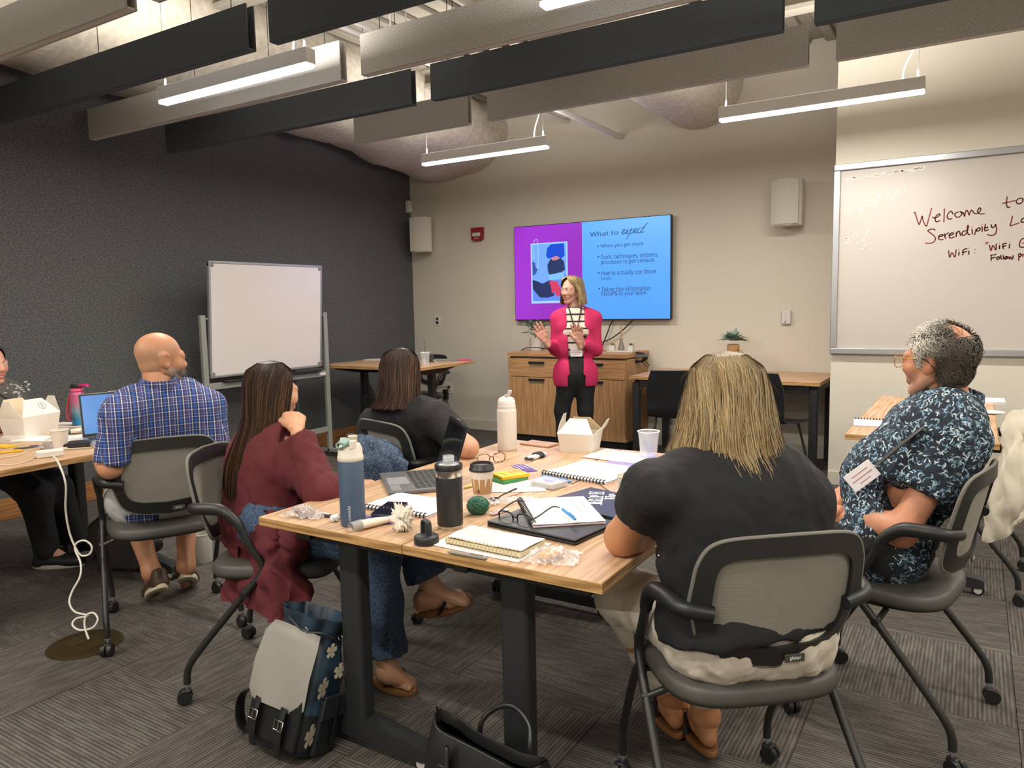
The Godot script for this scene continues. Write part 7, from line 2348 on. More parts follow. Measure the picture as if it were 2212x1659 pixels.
# ---------------------------------------------------------------- the seven people and what hangs on them
func print_texture() -> ImageTexture:   # small pale curls scattered on navy
	var s := 512
	var im := Image.create(s, s, false, Image.FORMAT_RGB8)
	im.fill(hx("141d29"))
	var r := RandomNumberGenerator.new()
	r.seed = 77
	var cols := [hx("7fa0b4"), hx("a9c0cc"), hx("5f829a"), hx("c3d2d8"), hx("46647e")]
	for k in 1150:
		var c := Vector2(r.randf() * s, r.randf() * s)
		var a := r.randf() * TAU
		var bend := r.randf_range(-3.4, 3.4)
		var l := r.randf_range(9, 22)
		var col: Color = cols[r.randi() % 5]
		var p := c
		for q in int(l * 1.4):
			var t := q / (l * 1.4)
			a += bend / (l * 1.4)
			p += Vector2(cos(a), sin(a)) * 0.8
			var w := 1.0 + 1.3 * sin(PI * t)
			for dy in range(-2, 3):
				for dx in range(-2, 3):
					if dx * dx + dy * dy <= w * w: im.set_pixel(posmod(int(p.x) + dx, s), posmod(int(p.y) + dy, s), col)
	return ImageTexture.create_from_image(im)
func plaid_texture() -> ImageTexture:
	var s := 256
	var im := Image.create(s, s, false, Image.FORMAT_RGB8)
	var band := func(t: float) -> Color:
		t = fposmod(t, 1.0)
		if t < 0.055 or (t > 0.46 and t < 0.53): return hx("e9e6e6")
		if t < 0.11: return hx("15161f")
		if t > 0.40 and t < 0.46: return hx("1d1f2c")
		if t > 0.2 and t < 0.32: return hx("2f62b0")
		if t > 0.66 and t < 0.72: return hx("7b5a5e")
		if t > 0.8 and t < 0.86: return hx("9aa2c0")
		return hx("2a3370")
	for y in s:
		for x in s:
			var a: Color = band.call(x / 128.0)
			var b: Color = band.call(y / 128.0 + 0.13)
			im.set_pixel(x, y, a.lerp(b, 0.34 if (x + y) % 2 == 0 else 0.42))
	return ImageTexture.create_from_image(im)
func collar(o: Node3D, c: Vector3, up: Vector3, fwd: Vector3, r: float, h: float, m: Material, gap := 0.5):   # a turned-down shirt collar round the neck
	var rt := fwd.cross(up).normalized()
	var rows := []
	for q in [[1.16, -0.012], [1.12, h * 0.5], [1.02, h], [0.97, h * 0.96], [0.98, 0.0]]:
		var l := []
		for k in 33:
			var a := lerpf(gap, TAU - gap, k / 32.0)
			var d := fwd * cos(a) + rt * sin(a)
			l.append(c + d * r * q[0] * (1.0 + 0.06 * cos(a)) + up * (q[1] - 0.028 * maxf(0.0, cos(a))))
		rows.append(l)
	var g := G.new()
	g.sheet(rows, 0.003)
	part("collar", g, m, o)
func band_round(o: Node3D, called: String, a: Vector3, b: Vector3, r0: float, r1: float, m: Material):
	var g := G.new()
	g.tube([a, a.lerp(b, 0.5), b], [r0, (r0 + r1) * 0.5, r1], 20, true)
	part(called, g, m, o)
const SKIN_A := "c08a66"
func people():
	blonde_woman()
	plaid_man()
	floral_man()
	maroon_woman()
	black_shirt_woman()
	grey_person()
	presenter()
func blonde_woman():
	var o := thing("person", "person with long blonde hair in a black top and white trousers, seen from behind", "person", Vector3(-0.512, 0, -1.908), 0.66, "seated listeners")
	var f := Fig.new(o, {"pel": Vector3(-0.000, 0.600, 0.090), "nek": Vector3(-0.035, 1.011, 0.040), "hed": Vector3(-0.021, 1.141, -0.013), "sL": Vector3(-0.247, 0.948, 0.105), "sR": Vector3(0.154, 0.892, 0.052), "eL": Vector3(-0.281, 0.785, -0.050), "wL": Vector3(-0.098, 0.785, -0.180), "eR": Vector3(0.209, 0.710, 0.007), "wR": Vector3(0.104, 0.584, -0.193), "hL": Vector3(-0.095, 0.580, 0.090), "hR": Vector3(0.095, 0.580, 0.090), "kL": Vector3(-0.232, 0.550, -0.244), "kR": Vector3(-0.032, 0.550, -0.274), "aL": Vector3(-0.021, 0.130, -0.417), "aR": Vector3(0.047, 0.120, -0.308), "tL": Vector3(-0.021, 0.040, -0.547), "tR": Vector3(0.047, 0.030, -0.438)})
	var j := f.j
	var hd := Transform3D(Basis.looking_at(Vector3(0.109, -0.020, -0.994), Vector3(0.000, 1.000, 0.000)), Vector3(-0.021, 1.141, -0.013))
	var tone := lin("bd8660")
	skin_of(f, tone, hd, false, face_paint(tone, lin("7a6048"), lin("b06a62"), tone, 0, tone, 0), 1.12, [[j.wL, Vector3(0.3, 0, -1), Vector3.DOWN, false, 0.6, 0.05], [j.wR, Vector3(-0.6, -0.1, -1), Vector3.DOWN, true, 0.5, 0.05]])
	var top := mt(hx("17171a"), 0.85)
	var s := Sdf.new(0.012, 60.0)
	f.torso(s, 0.016, 0.105, 0.108, 0.135, 0.0)
	for q in ["L", "R"]:
		var a: Vector3 = j["s" + q]
		var b: Vector3 = a.lerp(j["e" + q], 0.5)
		s.cap(a - f.up * 0.01, b, 0.066, 0.064)
	garment(f, "black_top", s, top, [[j.sL.lerp(j.eL, 0.42), (j.eL - j.sL).normalized(), 0.12], [j.sR.lerp(j.eR, 0.42), (j.eR - j.sR).normalized(), 0.12], [f.along(0.02) - f.up * 0.02, -f.up, 0.5]], 0.008, 4)
	s = Sdf.new(0.012, 60.0)
	s.cap(j.hL - f.up * 0.0, j.hR - f.up * 0.0, 0.128)
	s.cap(f.along(0.18) - f.rt * 0.07, f.along(0.18) + f.rt * 0.07, 0.115)
	for q in ["L", "R"]:
		s.cap(j["h" + q], j["k" + q], 0.1, 0.075)
		s.cap(j["k" + q], j["a" + q].lerp(j["k" + q], 0.2), 0.072, 0.055)
	garment(f, "white_trousers", s, mt(hx("cfc6b8"), 0.85), [], 0.012, 9)
	for q in ["L", "R"]:
		var d: Vector3 = (j["t" + q] - j["a" + q]) * Vector3(1, 0, 1)
		var heel: Vector3 = j["a" + q] * Vector3(1, 0, 1) - d.normalized() * 0.05 + Vector3(0, 0.035, 0)
		sandal(o, heel, heel + d.normalized() * 0.24 + Vector3(0, -0.012, 0), Vector3.UP, tone)
	var g := G.new()
	for k in 6: g.ball(Vector3(-0.24, 0.83, 0.088).lerp(Vector3(-0.209, 0.709, 0.094), k / 5.0), Vector3.ONE * 0.0035, 5)
	part("side_snaps", g, M.silver, o).set_meta("kind", "stuff")
	long_hair(o, hd, [[0.128, 0.004, 0.004, 0.004, 0, 0.0, 3.1], [0.12, 0.05, 0.055, 0.05, 0, 0.005, 3.1], [0.09, 0.084, 0.098, 0.085, 0, 0.01, 2.9], [0.04, 0.1, 0.118, 0.09, 0, 0.01, 2.35], [-0.02, 0.112, 0.118, 0.075, 0, 0.01, 2.1], [-0.07, 0.124, 0.112, 0.07, 0, 0.012, 2.0], [-0.115, 0.138, 0.108, 0.07, -0.005, 0.02, 1.95], [-0.155, 0.146, 0.105, 0.07, 0, 0.035, 1.9], [-0.195, 0.14, 0.1, 0.07, 0.012, 0.05, 1.75]],
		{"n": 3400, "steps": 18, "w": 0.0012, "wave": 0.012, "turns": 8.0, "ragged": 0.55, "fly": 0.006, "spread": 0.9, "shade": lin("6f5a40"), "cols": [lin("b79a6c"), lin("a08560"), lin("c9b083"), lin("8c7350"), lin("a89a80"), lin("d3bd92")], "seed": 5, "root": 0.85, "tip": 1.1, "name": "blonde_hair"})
func plaid_man():
	var o := thing("person", "person with a bald head and grey beard in a blue plaid shirt, seen from behind", "person", Vector3(-3.08, 0, -1.981), 1.071, "seated listeners")
	var f := Fig.new(o, {"pel": Vector3(-0.000, 0.600, -0.020), "nek": Vector3(0.002, 1.074, 0.140), "hed": Vector3(0.019, 1.196, 0.112), "sL": Vector3(-0.150, 0.985, 0.238), "sR": Vector3(0.196, 0.967, 0.125), "eL": Vector3(-0.204, 0.771, 0.234), "wL": Vector3(-0.219, 0.770, -0.064), "eR": Vector3(0.211, 0.710, 0.188), "wR": Vector3(0.116, 0.779, -0.106), "hL": Vector3(-0.100, 0.600, -0.000), "hR": Vector3(0.100, 0.600, -0.000), "kL": Vector3(-0.140, 0.560, -0.420), "kR": Vector3(0.140, 0.560, -0.420), "aL": Vector3(-0.058, 0.170, -0.193), "aR": Vector3(0.093, 0.170, -0.200), "tL": Vector3(-0.058, 0.040, -0.313), "tR": Vector3(0.093, 0.040, -0.320)})
	var j := f.j
	var hd := Transform3D(Basis.looking_at(Vector3(0.928, -0.030, -0.371), Vector3(0.000, 1.000, 0.000)), Vector3(0.019, 1.196, 0.112))
	var tone := lin("c08a68")
	skin_of(f, tone, hd, true, face_paint(tone, lin("5c4a3c"), lin("a0665a"), lin("8d8378"), 0.85, lin("a8846c"), 0.5), 1.1, [[j.wL, Vector3(0, 0, -1), Vector3.DOWN, false, 0.5, 0.1], [j.wR, Vector3(-0.3, 0, -1), Vector3.DOWN, true, 0.5, 0.1]])
	short_hair(o, hd, 5200, func(p: Vector3) -> float: return smoothstep(-0.035, -0.06, p.y) * smoothstep(0.0, -0.02, p.z) * (1.0 if p.y > -0.118 else 0.0), 0.011, func(p: Vector3) -> Color: return lin("9a948c"), 3, "short grey beard", 0.0007)
	var m := tri(mt(Color.WHITE, 0.85), plaid_texture(), Vector3(8.5, 8.5, 8.5))
	var s := Sdf.new(0.012, 60.0)
	f.torso(s, 0.014, 0.118, 0.118, 0.128, 0.0, 0.9)
	s.cap(f.along(-0.1) - f.rt * 0.08, f.along(-0.1) + f.rt * 0.08, 0.125)
	for q in ["L", "R"]: s.cap(j["s" + q], j["s" + q].lerp(j["e" + q], 1.05), 0.071, 0.066)
	garment(f, "plaid_shirt", s, m, [[j.sL.lerp(j.eL, 0.92), (j.eL - j.sL).normalized(), 0.1], [j.sR.lerp(j.eR, 0.92), (j.eR - j.sR).normalized(), 0.1]], 0.009, 2)
	collar(o, j.nek + f.up * 0.012, f.up, f.fw, 0.066, 0.042, m, 0.4)
	s = Sdf.new(0.013, 60.0)
	s.cap(j.hL + Vector3(0, -0.02, 0), j.hR + Vector3(0, -0.02, 0), 0.135)
	for q in ["L", "R"]: s.cap(j["h" + q], j["h" + q].lerp(j["k" + q], 1.0), 0.1, 0.082)
	garment(f, "light_shorts", s, mt(hx("b9b8ba"), 0.85), [[j.kL.lerp(j.hL, 0.08), (j.kL - j.hL).normalized(), 0.14], [j.kR.lerp(j.hR, 0.08), (j.kR - j.hR).normalized(), 0.14]], 0.006, 6)
	for q in [[Vector3(-0.026, 0.115, -0.091), Vector3(-0.076, 0, -0.291)], [Vector3(0.079, 0.115, -0.178), Vector3(0.139, 0, -0.378)]]:
		shoe(o, q[0], q[1], Vector3(0, 0.8, -0.6), mt(hx("4a3426"), 0.5), mt(hx("cfc3aa"), 0.6))
func floral_man():
	var o := thing("person", "person with curly grey hair, a bald spot and glasses in a navy floral shirt", "person", Vector3(-0.217, 0, -2.735), 1.386, "seated listeners")
	var f := Fig.new(o, {"pel": Vector3(-0.000, 0.600, -0.030), "nek": Vector3(0.169, 1.057, 0.130), "hed": Vector3(0.129, 1.188, 0.096), "sL": Vector3(0.012, 0.948, 0.185), "sR": Vector3(0.334, 0.929, 0.064), "eL": Vector3(-0.167, 0.671, 0.077), "wL": Vector3(-0.114, 0.678, -0.150), "eR": Vector3(0.215, 0.643, -0.126), "wR": Vector3(0.000, 0.726, -0.152), "hL": Vector3(-0.100, 0.600, 0.000), "hR": Vector3(0.100, 0.600, -0.000), "kL": Vector3(-0.120, 0.550, -0.430), "kR": Vector3(0.120, 0.550, -0.430), "aL": Vector3(-0.100, 0.090, -0.450), "aR": Vector3(0.100, 0.090, -0.470), "tL": Vector3(-0.100, 0.030, -0.600), "tR": Vector3(0.100, 0.030, -0.620)})
	var j := f.j
	var hd := Transform3D(Basis.looking_at(Vector3(0.317, -0.019, -0.948), Vector3(0.000, 1.000, 0.000)), Vector3(0.129, 1.188, 0.096))
	hd.basis = hd.basis.scaled(Vector3.ONE * 1.06)
	var tone := lin("bd8262")
	skin_of(f, tone, hd, true, face_paint(tone, lin("857868"), lin("a8685c"), lin("c9c0b4"), 0.25, lin("6b6660"), 0.0), 1.14, [[j.wL, Vector3(0.054, -0.043, -0.084), Vector3(0.2, -0.9, 0.2), false, 0.7, 0.06, 1.06], [j.wR, Vector3(-0.114, -0.048, -0.043), Vector3(0.1, -1, 0.15), true, 0.75, 0.06, 1.08]])
	var bald := func(p: Vector3) -> float:
		var d := (p - Vector3(0, 0.095, 0.06)) / Vector3(0.045, 0.05, 0.045)
		var k := smoothstep(0.75, 1.15, d.length())
		k *= smoothstep(-0.085, -0.06, p.y) if p.z > 0.05 else 1.0
		if p.z < 0.035 and p.y < 0.045: k *= 0.0 if (p.z < -0.03 or p.y < -0.03) else (1.0 if absf(p.x) > 0.055 and p.y > 0.0 else 0.0)
		if p.z < -0.035: k *= smoothstep(0.055, 0.07, p.y)
		if absf(p.x) > 0.07 and p.z < 0.04 and p.y < 0.03 and p.z > -0.012: k *= 0.0
		if p.z >= 0.035 and p.y < -0.045 - (p.z - 0.035) * 0.2: k = 0.0
		return k
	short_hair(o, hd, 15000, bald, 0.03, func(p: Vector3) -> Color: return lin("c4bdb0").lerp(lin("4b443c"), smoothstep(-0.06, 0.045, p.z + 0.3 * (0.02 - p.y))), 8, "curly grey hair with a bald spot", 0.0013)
	short_hair(o, hd, 900, func(p: Vector3) -> float: return 1.0 if p.y < -0.085 and p.z < -0.055 else 0.0, 0.012, func(p: Vector3) -> Color: return lin("c9c2b6"), 9, "small white chin beard", 0.0009)
	var gl := Node3D.new()
	gl.name = "glasses"
	o.add_child(gl)
	gl.transform = hd * Transform3D(Basis(), Vector3(0, 0.0, -0.112))
	var gold := mt(hx("b98f4a"), 0.3, 0.8)
	for x in [-1, 1]:
		var ring := []
		for k in 25:
			var a := TAU * k / 24
			ring.append(Vector3(x * 0.033 + signf(cos(a)) * pow(absf(cos(a)), 0.75) * 0.026, -0.004 + signf(sin(a)) * pow(absf(sin(a)), 0.75) * 0.021, 0.004 * absf(x * 0.033 + cos(a) * 0.026) / 0.05))
		var g := G.new()
		g.tube(ring, 0.0013, 6, false)
		part("rim", g, gold, gl)
		g = G.new()
		g.flat(ring.slice(0, 24), Vector3.FORWARD)
		part("lens", g, M.clear, gl)
		g = G.new()
		g.tube(bez([Vector3(x * 0.06, 0.008, 0.004), Vector3(x * 0.078, 0.008, 0.03), Vector3(x * 0.082, 0.008, 0.1)], 5), 0.0016, 6)
		part("gold_temple", g, gold, gl)
		g = G.new()
		g.tube(bez([Vector3(x * 0.082, 0.008, 0.1), Vector3(x * 0.083, 0.004, 0.125), Vector3(x * 0.08, -0.022, 0.15), Vector3(x * 0.076, -0.034, 0.158)], 5), 0.0022, 6)
		part("black_temple_tip", g, M.black_plastic, gl)
	var br := G.new()
	br.tube(bez([Vector3(-0.008, 0.003, 0), Vector3(0, 0.007, -0.003), Vector3(0.008, 0.003, 0)], 4), 0.0013, 6)
	part("bridge", br, gold, gl)
	var m := tri(mt(Color.WHITE, 0.85), print_texture(), Vector3(2.5, 2.5, 2.5))
	var s := Sdf.new(0.012, 60.0)
	f.torso(s, 0.016, 0.125, 0.125, 0.135, 0.0, 1.15)
	s.cap(f.along(-0.08) - f.rt * 0.07, f.along(-0.08) + f.rt * 0.07, 0.13)
	for q in ["L", "R"]: s.cap(j["s" + q] - f.up * 0.01, j["s" + q].lerp(j["e" + q], 0.72), 0.082, 0.082)
	garment(f, "floral_shirt", s, m, [[j.sL.lerp(j.eL, 0.62), (j.eL - j.sL).normalized(), 0.12], [j.sR.lerp(j.eR, 0.62), (j.eR - j.sR).normalized(), 0.12]], 0.01, 12)
	collar(o, Vector3(0.179, 1.047, 0.144), Vector3(0.046, 0.95, 0.246), Vector3(0.071, 0.3, -0.98), 0.07, 0.05, m, 0.35)
	s = Sdf.new(0.014, 60.0)
	s.cap(j.hL, j.hR, 0.125)
	for q in ["L", "R"]:
		s.cap(j["h" + q], j["k" + q], 0.095, 0.075)
		s.cap(j["k" + q], j["a" + q], 0.072, 0.06)
	garment(f, "dark_trousers", s, mt(hx("17181b"), 0.85), [], 0.006, 6)
	for q in ["L", "R"]: shoe(o, j["a" + q] * Vector3(1, 0, 1) + Vector3(0, 0, 0.06), j["a" + q] * Vector3(1, 0, 1) + Vector3(0, 0, -0.21), Vector3.UP, mt(hx("202022"), 0.5), M.black_plastic)
	lanyard(o, [Vector3(-0.051, 1.018, 0.134), Vector3(-0.099, 0.985, 0.101), Vector3(-0.132, 0.912, 0.033), Vector3(-0.144, 0.869, -0.004)], 0.01)
	badge(o, Vector3(-0.169, 0.834, -0.041), Basis(Vector3(0.595, 0.573, 0.563), Vector3(-0.125, 0.756, -0.636), Vector3(-0.846, 0.255, 0.469)).orthonormalized(), 0.1, 0.06)
func maroon_woman():
	var o := thing("person", "person with long straight dark brown hair in a maroon cardigan, chin on hand", "person", Vector3(-2.235, 0, -1.905), -1.1, "seated listeners")
	var f := Fig.new(o, {"pel": Vector3(-0.000, 0.580, 0.060), "nek": Vector3(-0.067, 0.923, 0.046), "hed": Vector3(-0.065, 1.080, 0.027), "sL": Vector3(-0.221, 0.801, 0.211), "sR": Vector3(0.013, 0.857, -0.053), "eL": Vector3(-0.011, 0.705, -0.168), "wL": Vector3(-0.119, 0.710, -0.253), "eR": Vector3(0.190, 0.750, -0.242), "wR": Vector3(0.058, 0.961, -0.108), "hL": Vector3(-0.090, 0.600, 0.000), "hR": Vector3(0.090, 0.600, -0.000), "kL": Vector3(-0.050, 0.630, -0.450), "kR": Vector3(0.122, 0.530, -0.426), "aL": Vector3(-0.004, 0.325, -0.585), "aR": Vector3(0.181, 0.090, -0.444), "tL": Vector3(0.038, 0.298, -0.715), "tR": Vector3(0.144, 0.030, -0.524)})
	var j := f.j
	var hd := Transform3D(Basis.looking_at(Vector3(-0.882, -0.020, -0.471), Vector3(0.000, 1.000, 0.000)), Vector3(-0.065, 1.080, 0.027))
	var tone := lin("c99a7c")
	skin_of(f, tone, hd, false, face_paint(tone, lin("3a2a22"), lin("b46a64"), tone, 0, tone, 0), 1.0, [[j.wR, Vector3(-0.083, 0.048, 0.039), Vector3(-0.786, 0, 0.442), true, 0.9, 0.04], [j.wL, Vector3(0.2, 0, -1), Vector3.DOWN, false, 0.5, 0.05]])
	var m := mt(hx("571820"), 0.85)
	var s := Sdf.new(0.012, 60.0)
	f.torso(s, 0.015, 0.105, 0.1, 0.12, 0.0)
	for q in ["L", "R"]:
		s.cap(j["s" + q], j["e" + q], 0.066, 0.058)
		s.cap(j["e" + q], j["e" + q].lerp(j["w" + q], 0.96), 0.055, 0.047)
	garment(f, "maroon_cardigan", s, m, [[j.eR.lerp(j.wR, 0.88), (j.wR - j.eR).normalized(), 0.08]], 0.013, 21)
	# the long cardigan hangs down over the seat
	var W := [[Vector3(0.013, 0.67, 0.192), Vector3(0.122, 0.673, 0.056), Vector3(0.191, 0.685, -0.076), Vector3(0.127, 0.658, -0.156)], [Vector3(0.062, 0.567, 0.161), Vector3(0.208, 0.588, 0.007), Vector3(0.258, 0.593, -0.118), Vector3(0.194, 0.576, -0.177)], [Vector3(0.094, 0.453, 0.159), Vector3(0.239, 0.486, 0.003), Vector3(0.288, 0.5, -0.121), Vector3(0.224, 0.485, -0.183)], [Vector3(0.128, 0.323, 0.156), Vector3(0.273, 0.351, 0), Vector3(0.325, 0.339, -0.12), Vector3(0.28, 0.327, -0.198)]]
	part("cardigan_tail", drape(W, 0.006, 3, 0.05), m, o)
	var jeans := tri(mt(Color.WHITE, 0.85), noise(0.12, 91, [hx("2c3c54"), hx("3a4d68"), hx("4a5f7c")], [0.3, 0.5, 0.75], 256, 4), Vector3(3, 3, 3))
	s = Sdf.new(0.012, 60.0)
	s.cap(j.hL, j.hR, 0.115)
	for q in ["L", "R"]:
		s.cap(j["h" + q], j["k" + q], 0.088, 0.07)
		var cuff: Vector3 = j["k" + q].lerp(j["a" + q], 0.88)
		s.cap(j["k" + q], j["k" + q].lerp(cuff, 0.5), 0.07, 0.06); s.cap(j["k" + q].lerp(cuff, 0.5), cuff, 0.06, 0.082)
	garment(f, "blue_jeans", s, jeans, [[j.kL.lerp(j.aL, 0.85), (j.aL - j.kL).normalized(), 0.14], [j.kR.lerp(j.aR, 0.85), (j.aR - j.kR).normalized(), 0.14]], 0.01, 14)
	sandal(o, Vector3(0.102, 0.03, -0.381), Vector3(0.161, 0.02, -0.535), Vector3.UP, tone)
	sandal(o, Vector3(-0.001, 0.247, -0.517), Vector3(-0.022, 0.292, -0.722), Vector3(0.558, 0.75, 0.116), tone)
	long_hair(o, hd, [[0.122, 0.004, 0.004, 0.004, 0, 0.0, 3.1], [0.114, 0.045, 0.05, 0.045, 0, 0.005, 3.0], [0.088, 0.076, 0.09, 0.078, 0, 0.01, 2.6], [0.04, 0.088, 0.105, 0.085, 0, 0.01, 2.15], [-0.03, 0.09, 0.105, 0.07, 0, 0.012, 1.95], [-0.1, 0.092, 0.1, 0.07, 0, 0.02, 1.85], [-0.17, 0.102, 0.1, 0.07, -0.012, 0.04, 1.8], [-0.25, 0.118, 0.1, 0.075, -0.025, 0.065, 1.75], [-0.33, 0.12, 0.095, 0.08, -0.04, 0.075, 1.65], [-0.4, 0.105, 0.085, 0.07, -0.055, 0.075, 1.5]],
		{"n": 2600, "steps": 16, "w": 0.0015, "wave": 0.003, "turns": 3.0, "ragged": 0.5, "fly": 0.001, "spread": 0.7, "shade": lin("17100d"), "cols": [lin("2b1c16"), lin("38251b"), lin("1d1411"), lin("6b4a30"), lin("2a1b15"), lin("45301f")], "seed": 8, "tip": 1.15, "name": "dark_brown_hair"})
func black_shirt_woman():
	var o := thing("person", "person with shoulder length dark brown flicked hair in a black tee", "person", Vector3(-2.24, 0, -2.83), -0.28, "seated listeners")
	var f := Fig.new(o, {"pel": Vector3(0.000, 0.600, 0.000), "nek": Vector3(0.019, 0.931, 0.150), "hed": Vector3(-0.011, 1.084, 0.129), "sL": Vector3(-0.160, 0.839, 0.183), "sR": Vector3(0.234, 0.893, 0.114), "eL": Vector3(-0.149, 0.655, 0.229), "wL": Vector3(-0.037, 0.663, -0.045), "eR": Vector3(0.433, 0.785, 0.094), "wR": Vector3(0.109, 0.714, 0.011), "hL": Vector3(-0.090, 0.600, 0.000), "hR": Vector3(0.090, 0.600, -0.000), "kL": Vector3(-0.100, 0.550, -0.400), "kR": Vector3(0.140, 0.550, -0.380), "aL": Vector3(-0.100, 0.100, -0.400), "aR": Vector3(0.200, 0.100, -0.360), "tL": Vector3(-0.100, 0.030, -0.530), "tR": Vector3(0.250, 0.030, -0.500)})
	var j := f.j
	var hd := Transform3D(Basis.looking_at(Vector3(-0.499, -0.097, -0.861), Vector3(0.000, 1.000, 0.000)), Vector3(-0.011, 1.084, 0.129))
	var tone := lin("c9957a")
	skin_of(f, tone, hd, false, face_paint(tone, lin("3a2a22"), lin("b46a64"), tone, 0, tone, 0), 1.1, [[j.wR, Vector3(-0.6, 0.1, -0.8), Vector3.DOWN, true, 0.5, 0.05], [j.wL, Vector3(0.3, 0, -1), Vector3.DOWN, false, 0.5, 0.05]])
	var s := Sdf.new(0.013, 60.0)
	f.torso(s, 0.016, 0.11, 0.108, 0.125, 0.0)
	for q in ["L", "R"]: s.cap(j["s" + q], j["s" + q].lerp(j["e" + q], 0.78), 0.074, 0.07)
	garment(f, "black_tee", s, mt(hx("19191c"), 0.85), [[j.sL.lerp(j.eL, 0.7), (j.eL - j.sL).normalized(), 0.1], [j.sR.lerp(j.eR, 0.7), (j.eR - j.sR).normalized(), 0.1]], 0.009, 31)
	s = Sdf.new(0.014, 60.0)
	s.cap(j.hL, j.hR, 0.115)
	for q in ["L", "R"]:
		s.cap(j["h" + q], j["k" + q], 0.09, 0.07)
		s.cap(j["k" + q], j["a" + q], 0.068, 0.055)
	garment(f, "dark_trousers", s, mt(hx("232831"), 0.85), [], 0.006, 33)
	for q in ["L", "R"]:
		var d: Vector3 = ((j["t" + q] - j["a" + q]) * Vector3(1, 0, 1)).normalized()
		shoe(o, j["a" + q] * Vector3(1, 0, 1) - d * 0.06, j["a" + q] * Vector3(1, 0, 1) + d * 0.19, Vector3.UP, mt(hx("aeaaa5"), 0.6), mt(hx("d3d0ca"), 0.6))
	long_hair(o, hd, [[0.122, 0.004, 0.004, 0.004, 0, 0.0, 3.1], [0.114, 0.045, 0.05, 0.045, 0, 0.005, 3.0], [0.088, 0.076, 0.09, 0.078, 0, 0.01, 2.7], [0.04, 0.09, 0.105, 0.085, 0, 0.01, 2.2], [-0.03, 0.095, 0.107, 0.075, 0, 0.01, 2.05], [-0.09, 0.098, 0.1, 0.072, 0, 0.015, 2.0], [-0.135, 0.11, 0.1, 0.075, -0.005, 0.025, 1.95], [-0.165, 0.135, 0.115, 0.08, -0.01, 0.035, 1.85]],
		{"n": 1800, "steps": 14, "w": 0.0019, "wave": 0.006, "turns": 4.0, "ragged": 0.5, "fly": 0.004, "spread": 0.7, "shade": lin("1a1310"), "cols": [lin("2f211a"), lin("3c2a20"), lin("251a16"), lin("5a4032"), lin("33241c")], "seed": 15, "tip": 1.9, "name": "dark_bob_hair"})
